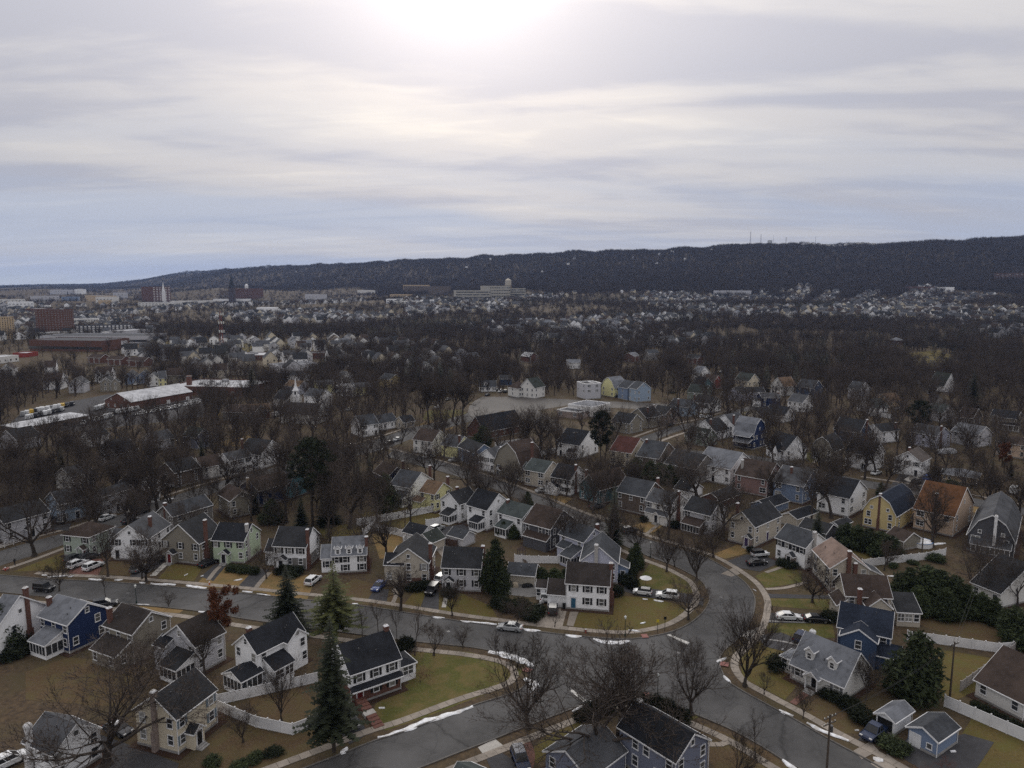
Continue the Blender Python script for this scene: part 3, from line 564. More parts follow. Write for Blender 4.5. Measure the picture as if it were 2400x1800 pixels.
def chimney(root, x, y, z0, z1, w=.75, d=.6, m=None, snow=True, cap=True, shoulder=0):
    b = MB(); b.box(x - w / 2, x + w / 2, y - d / 2, y + d / 2, z0, z1)
    b.box(x - w / 2 - .06, x + w / 2 + .06, y - d / 2 - .06, y + d / 2 + .06, z1 - .32, z1 - .12)
    if shoulder: b.box(x - w / 2 - .3, x + w / 2 + .3, y - d / 2 - .02, y + d / 2 + .02, z0, z0 + shoulder)
    o = b.build('chimney', m or M_brick, root)
    p = MB(); p.cyl(x - w * .18, y, z1, z1 + .35, .13, .11, 7); p.cyl(x + w * .2, y, z1, z1 + .28, .11, .1, 7); p.build('flue', M_stucco, o)
    if snow:
        sb = MB(); k = [( -1, -1), (1, -1), (1, 1), (-1, 1)]; a = [(x + i * (w / 2 + .05), y + j * (d / 2 + .05), z1) for i, j in k]; t = [(x + i * w * .38, y + j * d * .36, z1 + .22) for i, j in k]
        for i in range(4): sb.quad(a[i], a[(i + 1) % 4], t[(i + 1) % 4], t[i])
        sb.quad(*t); sb.build('snow_cap', M_snow, o)
HN = {'n': 0}
def house(short, label, A, C, B, ze=5.5, kind='gable', ridge='x', pitch=.75, wall='white', roof='charcoal', f='', l='', r='', ch=(), wings=(), dorm=(), pent=None, portico=None, porch=(), lower=None, shut='black', door='black', name='house', cat='house', grp=None, detail=None, dep=None, ov=.32, z0=0.0, vents=2, steps=None, sc=1.0, gablecol=None):
    c = G(*C, ze)
    if dep is not None:                    # front face from C (left) to B (right), depth given
        b = G(*B, ze); u = (b - c); u.z = 0; w = u.length; u.normalize(); yaw = math.atan2(u.y, u.x); d = dep
    else:                                  # A - C - B: the two visible faces meet in corner C
        a = G(*A, ze); b = G(*B, ze); u = b - c; v = a - c; u.z = v.z = 0
        if u.length < 1.5 or v.length < 1.5: pass
        y1 = math.atan2(u.y, u.x); y2 = math.atan2(v.y, v.x) - math.pi / 2
        dy = (y2 - y1 + math.pi) % (2 * math.pi) - math.pi; wt = v.length / (u.length + v.length); yaw = y1 + dy * wt
        w, d = u.length, v.length
    dist = c.length
    if dist > 270 and cat == 'house': w, d = min(w, 10.0), min(d, 10.5)
    if detail is None: detail = dist < 235
    root = empty(name, (c.x, c.y, 0), yaw); tag(root, label, cat, grp)
    wb, rb, tb = MB(), MB(), MB()
    top = volume(wb, rb, tb, 0, 0, w, d, 0, ze, kind, ridge, pitch, ov)
    wm = [wallm(wall)]
    kw = dict(shut=shut, door=door)
    if lower:                              # a different ground storey
        lb = MB(); lb.box(-.04, w + .04, -.04, d + .04, .001, lower[1]); lb.build('ground_storey', wallm(lower[0]), root)
    if gablecol:
        pass
    fb = MB(); fb.box(-.06, w + .06, -.06, d + .06, 0, .42); fb.build('foundation', M_conc, root)
    if detail and cat == 'house': bd = MB(); bd.slab([(-1.0, -1.1, .075), (w + 1.0, -1.1, .075), (w + 1.0, d + .8, .075), (-1.0, d + .8, .075)], .06); bd.build('planting_bed', lawnm('mulch'), root)
    wob = wb.build('wall', wm, root); 
    if f: openings(root, 'f', f, 0, -.05 if lower else 0, w, d, z0, ze, detail, pitch=pitch, **kw)
    if l: openings(root, 'l', l, -.05 if lower else 0, 0, w, d, z0, ze, detail, pitch=pitch, **kw)
    if r: openings(root, 'r', r, .05 if lower else 0, 0, w, d, z0, ze, detail, pitch=pitch, **kw)
    ro = rb.build('roof', roofm(roof), root); tb.build('trim', M_trim, root)
    if vents and detail and kind in ('gable', 'salt'):
        rn = random.Random(int(c.x * 7 + c.y))
        for k in range(vents):
            if ridge == 'x': vx, vy = w * rn.uniform(.2, .8), d * rn.uniform(.18, .38); vz = ze + vy * pitch
            else: vx, vy = w * rn.uniform(.15, .38), d * rn.uniform(.2, .8); vz = ze + vx * pitch
            vb = MB(); vb.cyl(vx, vy, vz, vz + .55, .07, .07, 6); vb.build('vent_pipe', M_metal, ro)
    if detail:                            # downpipes on the visible corners
        for x, y in ((-.09, -.09), (w + .09, -.09)): pb = MB(); pb.box(x - .04, x + .04, y - .04, y + .04, .1, ze - .15); pb.build('downpipe', M_trim, root)
    for q in ch:                          # (x fraction, y fraction, height above ridge, material)
        x, y, dz = q[0] * w, q[1] * d, q[2]; m = q[3] if len(q) > 3 else 'brick'
        chimney(root, x, y, 0.0, top + dz, m={'brick': M_brick, 'pale': M_stucco, 'white': M_trim, 'stone': wallm('pinkstone'), 'tan': wallm('tan')}[m], snow=(q[4] if len(q) > 4 else True), shoulder=3.0 if (q[0] <= 0.02 or q[0] >= .98 or q[1] <= .02) else 0)
    for q in wings:                       # dict of a lower block
        wx, wy, ww, wd = q['b']; wz = q.get('ze', 2.7); k = q.get('kind', 'gable'); rg = q.get('ridge', 'x'); pt_ = q.get('pitch', .5); zz = q.get('z0', 0)
        wb2, rb2, tb2 = MB(), MB(), MB(); volume(wb2, rb2, tb2, wx, wy, ww, wd, zz, wz, k, rg, pt_, q.get('ov', .22))
        wo = wb2.build(q.get('n', 'wing'), wallm(q.get('wall', wall)), root); rb2.build('wing_roof', roofm(q.get('roof', roof)), wo); tb2.build('wing_trim', M_trim, wo)
        for fc in 'flr':
            if q.get(fc):
                if q[fc] == 'glass': sunwalls(wo, fc, wx, wy, ww, wd, zz, wz)
                else: openings(root, fc, q[fc], wx, wy, ww, wd, zz, wz, detail, pitch=pt_, **kw)
    for q in dorm:                        # (x centre fraction, width, style) gabled dormers on the front slope
        x = q[0] * w; dw = q[1]; y = d * (q[2] if len(q) > 2 else .12)
        zb = ze + y * pitch; zt = zb + 1.45; yl = min((zt + .4 - ze) / max(pitch, .1), d * .5)
        wb2, rb2, tb2 = MB(), MB(), MB(); volume(wb2, rb2, tb2, x - dw / 2, y, dw, max(yl - y + .3, .8), zb - .5, zt, 'gable', 'y', .85, .14, .08)
        wo = wb2.build('dormer', wallm(wall), root); rb2.build('dormer_roof', roofm(roof), wo); tb2.build('dormer_trim', M_trim, wo)
        inst('window', WIN['a'][0][2], wo, (x, y - .01, zb + .18), 0)
    if pent:                              # a strip of roof between the storeys
        rb2 = MB(); p = [(-.25, -pent[1], pent[0]), (w + .25, -pent[1], pent[0]), (w + .25, 0, pent[0] + pent[1] * .55), (-.25, 0, pent[0] + pent[1] * .55)]; rb2.slab(p, .12); po = rb2.build('pent_roof', roofm(roof), root)
        tb2 = MB(); tb2.box(-.25, w + .25, -pent[1] - .1, -pent[1], pent[0] - .16, pent[0] + .02); tb2.build('gutter', M_trim, po)
    if portico:                           # entry: face, position fraction, width, depth, closed
        fc, u, pw, pd, closed = portico[:5]; (ox, oy), rz, W = FACE[fc](0, 0, w, d); e = bpy.data.objects.new('entry_porch', None); link(e, root); e.location = (ox + math.cos(rz) * W * u, oy + math.sin(rz) * W * u, 0); e.rotation_euler = (0, 0, rz)
        wb2, rb2, tb2 = MB(), MB(), MB(); hz = 2.55
        if closed: volume(wb2, rb2, tb2, -pw / 2, -pd, pw, pd, 0, hz, 'gable', 'y', .8, .2, .09); wb2.build('wall', wallm(portico[5] if len(portico) > 5 else wall), e)
        else:
            volume(MB(), rb2, tb2, -pw / 2, -pd, pw, pd, hz - .2, hz, 'gable', 'y', .8, .2, .09)
            wb2.quad((-pw / 2, -pd + .05, hz), (pw / 2, -pd + .05, hz), (0, -pd + .05, hz + pw / 2 * .8)); 
            for sx in (-1, 1): wb2.box(sx * (pw / 2 - .12) - .09, sx * (pw / 2 - .12) + .09, -pd, -pd + .18, .3, hz)
            wb2.build('column', M_trim, e)
        rb2.build('roof', roofm(roof), e); tb2.build('trim', M_trim, e)
        dl = (0, -pd - .01 if closed else -.02, .4); inst('door', DOORM[door], e, dl); inst('door_frame', DFRAME, e, dl)
        st = MB()
        for k in range(3): st.box(-.8, .8, -pd - .35 * (k + 1) , -pd - .35 * k, 0, .42 - .14 * k)
        st.build('step', M_conc, e)
    for q in porch:                       # open porch: x0, y0, w, d, z of eave, posts
        xx, yy, pw, pd, zr, npost = q[:6]; pr_ = roofm(q[6]) if len(q) > 6 else roofm(roof); e = bpy.data.objects.new('porch', None); link(e, root)
        rb2 = MB(); rb2.slab([(xx - .2, yy - .2, zr), (xx + pw + .2, yy - .2, zr), (xx + pw + .2, yy + pd, zr + pd * .3), (xx - .2, yy + pd, zr + pd * .3)], .14); rb2.build('roof', pr_, e)
        tb2 = MB(); tb2.box(xx - .2, xx + pw + .2, yy - .3, yy - .2, zr - .25, zr + .01); tb2.build('beam', M_trim, e)
        fb2 = MB(); fb2.box(xx, xx + pw, yy, yy + pd, 0, .4); fb2.build('deck', M_conc, e)
        for k in range(npost):
            pb = MB(); px_ = xx + .1 + (pw - .2) * k / max(npost - 1, 1); pb.box(px_ - .08, px_ + .08, yy, yy + .16, .4, zr - .2); pb.build('post', M_trim, e)
    if steps: pass
    cx, cy = c.x + math.cos(yaw) * w / 2 - math.sin(yaw) * d / 2, c.y + math.sin(yaw) * w / 2 + math.cos(yaw) * d / 2
    OCC.append((cx, cy, math.hypot(w, d) / 2 + .6)); LAND.append((cx, cy, short))
    return root
def sunwalls(root, face, x0, y0, w, d, z0, ze):
    """a screened or glazed porch wall: white posts and rails over dark glass"""
    (ox, oy), rz, W = FACE[face](x0, y0, w, d); g = MB(); g.quad((.08, -.012, z0 + .7), (W - .08, -.012, z0 + .7), (W - .08, -.012, ze - .25), (.08, -.012, ze - .25))
    go = g.build('pane', M_glass, root, (ox, oy, 0), rz)
    p = MB(); n = max(2, int(round(W / .95)))
    for k in range(n + 1): u = .06 + (W - .12) * k / n; p.box(u - .055, u + .055, -.06, 0, z0 + .7, ze - .25)
    p.box(0, W, -.07, 0, z0 + .62, z0 + .71); p.box(0, W, -.07, 0, ze - .26, ze - .14); p.build('window_frame', M_trim, root, (ox, oy, 0), rz)
def sunroom(b, ze=2.6, kind='shed', ridge='x', pitch=.3, faces='fl', **k):
    q = dict(b=b, ze=ze, kind=kind, ridge=ridge, pitch=pitch, n='sunroom', **k)
    for fc in faces: q[fc] = 'glass'
    return q
# ------------------------------------------------------------------ the houses one by one
H = house
# --- bottom left, seen from their back gardens
H('white house at the left edge', 'white gabled house with tall brick chimney at the left edge', (-40, 1480), (-22, 1490), (102, 1418), 5.4, ridge='y', wall='white', roof='lightgrey', f='o|.w.w/.w..', l='w.w/w.w', ch=((.62, -.02, .9),))
H('navy house with grey roof', 'navy blue house with light grey roof and screened back porch', (93, 1442), (158, 1463), (249, 1424), 5.6, ridge='y', pitch=.66, wall='navy', roof='lightgrey', f='a|.w/w.w', l='w.w.w/.d.w', ch=((.25, .98, .3, 'brick'),), wings=[sunroom((-3.2, 1.6, 3.2, 4.4), 2.7, 'shed', 'y', .42, 'fl', roof='lightgrey', wall='white')])
H('taupe house with brown roof', 'taupe house with dark brown roof and low back wing', (243, 1465), (310, 1485), (398, 1445), 5.6, ridge='y', pitch=.66, wall='taupe', roof='darkbrown', f='o|..w/..w', l='w.w.w/w.w.', ch=((.08, .9, .6),), wings=[dict(b=(-3.0, .6, 3.0, 6.4), ze=2.6, kind='shed', ridge='y', pitch=.5, roof='darkbrown', f='w', l='w.w'), ])
H('grey-white house under the rusty tree', 'grey-white house with dark brown roof and many-windowed sunroom', (389, 1487), (458, 1514), (520, 1479), 5.3, ridge='x', pitch=.72, wall='greywhite', roof='darkbrown', l='a|w.w/..w', f='w.w/w.w', wings=[sunroom((-3.6, .4, 3.6, 4.2), 2.6, 'shed', 'y', .4, 'fl', roof='charcoal', wall='white'), dict(b=(-1.8, 5.6, 1.8, 2.6), ze=4.4, kind='shed', ridge='y', pitch=.5, roof='black')])
H('white house with the cross gable', 'large white house with black roof, cross gable and sunroom', (548, 1509), (603, 1531), (712, 1478), 5.6, ridge='x', pitch=.82, wall='white', roof='black', l='a|w.w/...', f='w.ww/w..w', ch=((.1, .55, .7),), wings=[dict(b=(5.2, -1.2, 4.0, 4.5), ze=5.5, ridge='y', pitch=.85, f='o|.w/..w', l='w/.', n='cross_gable'), sunroom((-3.8, -.8, 4.0, 4.6), 2.7, 'gable', 'x', .45, 'fl'), dict(b=(1.2, -2.6, 3.9, 2.6), ze=2.8, kind='shed', pitch=.5, f='DD')])
H('cream house with window boxes', 'cream house with dark roof, flower boxes and stone chimney', (312, 1664), (413, 1683), (508, 1617), 5.5, ridge='x', pitch=.72, wall='cream', roof='charcoal', f='s..s/s..s', l='o|w.w/w.w', shut='blue', ch=((-.02, .5, .7, 'stone'),), portico=('f', .32, 2.0, 1.5, True), door='black')
H('white house under the big bare tree', 'white house with grey roof half hidden by the biggest bare tree', (55, 1738), (125, 1766), (232, 1706), 4.6, ridge='y', pitch=.75, wall='white', roof='grey', f='o|w..w/w..w', l='.w/w.', shut='grey', ch=((-.02, .8, .4, 'white'),))
# --- the corner houses by the junction
H('brick and white house', 'house with white upper storey, brick ground storey and black roof', None, (822, 1579), (936, 1541), 5.5, dep=8.2, ridge='x', pitch=.74, wall='white', roof='black', f='sss/dss', lower=('brick', 2.75), pent=(2.75, 1.0), ch=((.97, .5, .8),), door='red', wings=[dict(b=(9.3, 1.6, 2.8, 4.2), ze=2.9, kind='hip', pitch=.4, f='D', r='DD', n='sunroom', wall='white')])
H('white house with the blue door', 'white house with blue front door, black shutters and attached garage', None, (1328, 1365), (1427, 1372), 5.6, dep=7.4, ridge='x', pitch=.78, wall='white', roof='darkbrown', f='sss/dss', r='w.w/w.w', door='blue', ch=((1.035, .4, .6),), wings=[dict(b=(-3.9, .4, 3.88, 6.4), ze=2.7, ridge='x', pitch=.62, f='g', roof='darkbrown', n='garage'), dict(b=(-6.6, 3.2, 2.7, 4.0), ze=2.7, ridge='x', pitch=.45, f='w.w', roof='darkbrown')])
H('pale blue house behind it', 'pale blue gabled house with brick chimney behind the blue-door house', None, (1362, 1312), (1447, 1318), 4.9, dep=9.5, ridge='y', pitch=.82, wall='lavender', roof='slate', f='w..w/w..w', r='w.w/w.w', ch=((.42, -.03, .5, 'pale'),), wings=[dict(b=(7.9, 1.0, 2.4, 3.2), ze=3.4, kind='shedr', ridge='y', pitch=.4, f='w', wall='slate')])
H('lavender-white house with lean-to sunrooms', 'lavender white house with dark roof and stepped lean-to sunrooms', (1316, 1249), (1368, 1270), (1411, 1252), 5.5, ridge='y', pitch=.66, wall='lavender', roof='slate', f='o|w.w/w.w', l='w.w/...', ch=((.72, .05, .6),), wings=[sunroom((-4.2, .2, 4.2, 3.4), 2.5, 'shed', 'y', .35, 'fl'), dict(b=(-2.0, 3.7, 2.0, 3.0), ze=3.2, kind='shed', ridge='y', pitch=.5)])
H('dark slate house with brown roof', 'dark slate house with brown roof and white windows beside the tall tree', (1234, 1221), (1290, 1239), (1338, 1214), 5.7, ridge='y', pitch=.7, wall='darkgrey', roof='brown', f='a|w.w/w.w', l='w.ww/d.wd', wings=[dict(b=(-1.6, .1, 1.6, 7.2), ze=2.9, kind='shed', ridge='y', pitch=.6)], vents=0)
H('garage with slate roof', 'beige garage with dark slate roof beside the covered patio', None, (1190, 1344), (1252, 1349), 2.6, dep=5.2, ridge='x', pitch=.6, wall='beige', roof='slate', f='..', name='garage', cat='garage')
# --- the row facing the left street
H('grey-green house with hip roof', 'grey-green house with brown hip roof and red front door', (152, 1249), (208, 1257), (262, 1232), 5.5, kind='hip', pitch=.55, wall='greengrey', roof='brown', l='s.s/s.s', f='w.w/w.w', portico=('l', .78, 1.9, 1.3, False), door='red')
H('white house with round attic window', 'white house with grey roof and round attic window in the gable', (266, 1259), (345, 1262), (392, 1228), 5.4, ridge='x', pitch=.75, wall='white', roof='grey', l='o|s.ss/d.w.', f='w.w.w/w.w.w', ch=((.45, .2, .6),), wings=[dict(b=(1.5, 7.6, 5, 2.4), ze=4.6, kind='gable', ridge='y', pitch=.7)], vents=0)
H('taupe house with red door', 'taupe gabled house with red door and dark roof', (390, 1259), (466, 1273), (508, 1244), 5.3, ridge='x', pitch=.8, wall='taupe', roof='charcoal', l='s.s.s/..w.w', f='w.w/w.w', portico=('l', .3, 2.0, 1.4, True), door='red', ch=((.25, -.03, .8),))
H('pale green house', 'pale green house with black roof and black shutters', (491, 1270), (570, 1268), (622, 1243), 5.5, ridge='y', pitch=.72, wall='palegreen', roof='black', l='s.s.s/..d.w', f='a|w.w/w..', portico=('l', .42, 2.1, 1.2, True), ch=((.28, .02, .5, 'pale'),), lower=None)
H('white and stone house', 'white house with stone ground storey, black shutters and corner chimney', (640, 1279), (716, 1281), (750, 1252), 5.5, ridge='y', pitch=.74, wall='white', roof='charcoal', l='sss/.ww', f='w.w/w.w', ch=((.1, -.03, .7),), lower=('stone', 2.7), wings=[dict(b=(1.6, 7.6, 5.4, 2.9), ze=3.4, ridge='y', pitch=.75, l='.', roof='charcoal')], portico=('l', .28, 2.1, 1.3, True, 'white'))
H('white house with three dormers', 'white house with grey roof, three dormers and tall brick chimney', None, (779, 1302), (857, 1298), 4.3, dep=7.6, ridge='x', pitch=.78, wall='white', roof='lightgrey', f='ss.s/.s.s', r='w.w/w.w', dorm=((.16, 1.3, .02), (.5, 1.3, .02), (.83, 1.3, .02)), ch=((1.02, .22, .5),), wings=[dict(b=(-2.6, 1.0, 2.6, 5.5), ze=3.4, ridge='x', pitch=.8, f='s', dorm=1)])
H('beige house behind the bare tree', 'beige gabled house with charcoal roof and brick ground storey', None, (912, 1316), (1003, 1318), 5.2, dep=9.5, ridge='y', pitch=.72, wall='beige', roof='charcoal', f='o|w.w.s/..w.w', r='w.w/w.w', shut='grey', ch=((1.03, .2, .5),), wings=[dict(b=(-1.0, -.3, 4.2, 5), ze=4.6, ridge='x', pitch=.7, roof='black', f='w.')], lower=('brick', 1.6))
H('white house with dark shutters', 'white house with charcoal roof behind the street tree', None, (1037, 1328), (1125, 1331), 5.4, dep=7.6, ridge='x', pitch=.8, wall='greywhite', roof='charcoal', f='s.s.s/..s.s', portico=('f', .18, 1.9, 1.2, True), shut='black', ch=((1.02, .5, .4),))
# --- behind the front row, left of the curved street
H('black-roofed garage by the white fence', 'white garage with black roof inside the white fence', (952, 1243), (985, 1256), (1012, 1240), 2.6, ridge='y', pitch=.6, wall='white', roof='black', name='garage', cat='garage', f='g')
H('small grey garage', 'small pale garage with grey roof beside the brown fence', (1052, 1252), (1085, 1262), (1110, 1250), 2.5, ridge='y', pitch=.6, wall='greywhite', roof='slate', name='garage', cat='garage')
H('dark green garage behind the beige house', 'garage with dark green roof behind the beige gabled house', (975, 1262), (1010, 1272), (1040, 1258), 2.7, ridge='x', pitch=.7, wall='beige', roof='moss', name='garage', cat='garage', l='o|.')
H('navy house with chimney beside the street', 'navy house with brown roof and tall chimney above the street', (893, 1103), (906, 1119), (944, 1107), 5.3, ridge='y', pitch=.75, wall='navy', roof='brown', f='o|w.w/w.w', ch=((.98, .3, .8),))
H('white house with skylight porch', 'white house with grey roof, brick chimney and skylight over its back porch', (930, 1131), (961, 1143), (996, 1121), 5.4, ridge='y', pitch=.62, wall='white', roof='slate', f='..w/w.w', l='w.w/...', ch=((1.0, .1, .8),), wings=[sunroom((-3.2, .5, 3.2, 4.0), 2.7, 'shed', 'y', .4, 'fl')])
H('pale yellow house with orange-brown roof', 'pale yellow house with orange-brown roof and brick chimney', (984, 1151), (1019, 1158), (1057, 1144), 5.5, ridge='y', pitch=.68, wall='paleyellow', roof='tan', f='s.s/w.s', l='w.w/d.w', ch=((1.0, .2, .8),), wings=[dict(b=(-2.0, 3.5, 2.0, 3.5), ze=3.0, kind='shed', ridge='y', pitch=.4, roof='tan')])
H('white house next to the yellow one', 'white house with dark grey roof between the yellow house and black roof', (1040, 1168), (1076, 1182), (1112, 1166), 5.4, ridge='x', pitch=.72, wall='white', roof='charcoal', l='w.w/..w', f='w.w/w..', ch=((.5, .6, .6),), wings=[sunroom((-3.0, 1.0, 3.0, 3.4), 2.6, 'shed', 'y', .35, 'fl')])
H('white house with black roof', 'tall white house with black roof and back porch with skylight', (1097, 1181), (1141, 1195), (1192, 1177), 5.8, ridge='y', pitch=.78, wall='white', roof='black', f='o|w.w/w.w', l='w.w/...', wings=[sunroom((-2.6, .8, 2.6, 3.4), 2.6, 'shed', 'y', .35, 'fl')])
H('white house with green-grey roof', 'white house with green-grey roof and screened porch', (1175, 1197), (1223, 1215), (1258, 1196), 5.3, ridge='y', pitch=.6, wall='white', roof='green', f='w.w/w.w', l='w..w/...', wings=[sunroom((-3.2, 2.8, 3.2, 3.8), 2.6, 'shed', 'y', .35, 'fl')], ch=((.4, .9, .4),))
# --- far side of the curved street
H('white house with brown roof and red bush', 'white house with brown roof beside the reddish bush', (983, 1026), (1013, 1035), (1045, 1018), 5.4, ridge='y', pitch=.7, wall='offwhite', roof='brown', l='www/w.w', f='w.w/w.w')
H('yellow house behind the chimney stack', 'small pale yellow house with worn grey roof and brick chimney', (1040, 1040), (1070, 1047), (1098, 1036), 4.8, ridge='y', pitch=.7, wall='paleyellow', roof='grey', f='w.w/w.w', ch=((.2, .0, .8),))
H('blue-grey house with charcoal roof', 'blue-grey house with charcoal roof and plain gable', (1083, 1045), (1112, 1061), (1150, 1053), 5.4, ridge='y', pitch=.66, wall='slate', roof='charcoal', f='w..w/...w', l='w.w/w.w')
H('white house with brick chimney and grey roof', 'white house with grey roof and tall brick chimney beside the red car', (1125, 1066), (1160, 1074), (1206, 1058), 5.4, ridge='x', pitch=.72, wall='white', roof='grey', l='sss/w.w', f='w.w/w.w', ch=((.25, -.03, .8),))
H('taupe gambrel house with arched porch', 'taupe gambrel house with brown roof and white entry', (1178, 1080), (1224, 1101), (1254, 1085), 4.2, kind='gambrel', ridge='x', pitch=1.0, wall='taupe', roof='brown', l='s.s/w.w', f='w.w/w.w', ch=((.4, -.03, .6),), portico=('l', .25, 1.9, 1.3, True))
H('beige house with green roof', 'beige house with green-grey roof and plain gable', (1234, 1098), (1275, 1108), (1306, 1094), 5.3, ridge='y', pitch=.62, wall='beige', roof='green', l='D.D/D.D', f='..D/w..', wings=[dict(b=(2.5, 6.4, 5, 4), ze=4.8, ridge='y', pitch=.6, roof='green')])
H('white house with black shutters and pent roof', 'white house with black roof, four shuttered upper windows and corner chimney', (1290, 1117), (1337, 1124), (1375, 1110), 5.4, ridge='y', pitch=.7, wall='white', roof='black', l='ssss/..ss', f='w.w/..w', ch=((.35, .0, .8),), wings=[dict(b=(-1.8, 3.8, 1.8, 4.4), ze=2.7, kind='gable', ridge='x', pitch=.6)])
H('teal gabled house', 'teal gabled house with cream ground storey and dark brown roof', (1366, 1133), (1405, 1148), (1466, 1128), 4.6, ridge='x', pitch=.95, wall='teal', roof='brown', l='o|w.w/w.w', f='w.w/w..w', ch=((.15, .9, .4),))
H('brown house with open front porch', 'brown house with slate roof and open front porch', (1452, 1149), (1512, 1165), (1545, 1146), 5.4, ridge='y', pitch=.66, wall='brown', roof='slate', l='w.w.w/w..w', f='w.w/w.w', ch=((.7, .0, .8),), porch=())
H('white house with grey roof and corner chimney', 'white house with grey roof, dark brick corner chimney and gabled entry', (1515, 1172), (1571, 1186), (1610, 1171), 5.5, ridge='y', pitch=.62, wall='offwhite', roof='grey', l='s.w.s/...w', f='w.w/w.w', shut='grey', ch=((.45, -.03, .8),), portico=('l', .55, 2.0, 1.5, True), wings=[dict(b=(-1.3, .1, 1.3, 7.2), ze=2.7, kind='shed', ridge='y', pitch=.55)])
H('grey house with pale chimney', 'pale grey house with charcoal roof, pale chimney and brown front porch', (1604, 1193), (1665, 1208), (1702, 1192), 5.5, ridge='y', pitch=.66, wall='greywhite', roof='charcoal', l='D..D/d..w', f='w.w/w.w', ch=((.45, -.03, .7, 'pale'),), wings=[sunroom((-2.6, 1.6, 2.6, 5.4), 2.6, 'shed', 'y', .45, 'l', roof='brown', wall='brown')])
H('tudor house with purple door', 'half-timbered beige house with charcoal roof and purple door', (1709, 1218), (1769, 1234), (1829, 1207), 5.5, ridge='x', pitch=.85, wall='beige', roof='charcoal', l='o|w.w/w..', f='w.w.w/w.d.w', ch=((.3, 1.0, .5),), portico=('l', .8, 2.0, 1.2, True, 'pinkstone'), door='purple', lower=None)
H('white house with grey-blue roof', 'white house with slate roof, four shuttered windows and brick chimney', (1820, 1259), (1888, 1283), (1938, 1268), 5.4, ridge='y', pitch=.66, wall='white', roof='slate', l='ssss/w.d.', f='..w/w.w', ch=((.35, -.03, .6, 'pale'),), portico=('l', .58, 2.0, 1.3, True, 'pinkstone'))
H('beige house with pinkish roof', 'beige gabled house with pinkish tan roof and tall brick chimney', (1918, 1288), (1947, 1330), (2030, 1328), 5.4, ridge='y', pitch=.72, wall='beige', roof='pink', f='w..w/w..w', l='s.s/p.s', ch=((.46, -.03, 1.0), (.62, -.06, -1.5)), wings=[dict(b=(8.5, 2, 3.2, 4.6), ze=3.2, kind='shedr', ridge='y', pitch=.45, roof='slate')])
H('beige house with brown roof and side sunroom', 'beige house with brown roof, small cross gable and sunroom on its side', None, (1984, 1394), (2088, 1400), 5.3, dep=7.2, ridge='x', pitch=.78, wall='beige', roof='brown', f='w..w/w..w', ch=((.27, -.1, -1.2),), wings=[dict(b=(3.1, -2.8, 4.3, 3.2), ze=4.3, ridge='y', pitch=.85, f='w/.', n='cross_gable'), dict(b=(9.1, -1.0, 4.2, 4.6), ze=2.9, kind='shed', pitch=.4, f='DDw', n='sunroom', roof='charcoal'), dict(b=(-1.6, -.2, 1.6, 5), ze=3.2, kind='shed', ridge='y', pitch=.7)])
H('blue house with navy roof', 'blue house with dark navy roof and front gable', None, (1966, 1467), (2086, 1493), 5.3, dep=8.0, ridge='x', pitch=.72, wall='blue', roof='navy', f='...w/...w', r='w.w/w.w', wings=[dict(b=(.6, -2.6, 5.6, 3.2), ze=4.9, ridge='y', pitch=.62, f='.w./...', n='cross_gable'), dict(b=(6.2, -2.2, 3.6, 2.2), ze=2.6, kind='shed', pitch=.55)])
H('grey-roofed cottage with two dormers', 'low white cottage with light grey roof and two dormers', None, (1856, 1553), (1977, 1607), 2.9, dep=8.6, ridge='x', pitch=.95, wall='offwhite', roof='lightgrey', f='s..s', r='..w', shut='grey', ch=((.08, .55, .3, 'white'),), portico=('f', .46, 2.2, 1.1, False), dorm=((.26, 1.4, .14), (.7, 1.4, .14)), wings=[dict(b=(-2.7, 1.2, 2.7, 3.6), ze=2.7, kind='hip', pitch=.4, l='www', f='ww', n='sunroom')])
H('white garage with open door', 'small white garage with open door beside the pickup', (2052, 1673), (2096, 1691), (2143, 1667), 2.4, ridge='x', pitch=.55, wall='white', roof='lightgrey', l='G', name='garage', cat='garage', vents=0)
H('blue garage with white door', 'blue garage with grey roof and white door', (2127, 1705), (2197, 1736), (2251, 1707), 2.6, ridge='x', pitch=.5, wall='slate', roof='slate', l='go', name='garage', cat='garage', vents=0)
H('blue-grey house with black roof at the bottom', 'blue-grey house with black roof below the junction', (1459, 1699), (1583, 1783), (1652, 1728), 5.3, ridge='y', pitch=.66, wall='bluegrey', roof='black', f='o|w.w/w.w', l='.ww.w/.w.w.', ch=((.52, .97, .3, 'pale'),), vents=2)
H('grey-roofed back wing at the bottom', 'low blue-grey house with light grey roof at the bottom edge', (1268, 1768), (1380, 1822), (1478, 1768), 2.9, ridge='x', pitch=.5, wall='bluegrey', roof='grey', l='w.w', ch=(), vents=1)
H('roof at the bottom edge', 'dark green-grey roof with white chimney at the bottom edge', (1040, 1850), (1150, 1890), (1215, 1838), 4.8, ridge='y', pitch=.6, wall='white', roof='green', ch=((.2, .75, .4, 'white'),), vents=0)
H('old house at the right edge', 'low pale house with mossy brown roof at the right edge', (2290, 1592), (2400, 1648), (2520, 1600), 2.9, ridge='y', pitch=.62, wall='offwhite', roof='brown', l='w.w', vents=0)
H('dark-roofed house behind the white fence', 'house with dark roof behind the right white fence', (2300, 1362), (2345, 1390), (2440, 1352), 3.4, ridge='y', pitch=.6, wall='offwhite', roof='charcoal', l='w.w', vents=0)
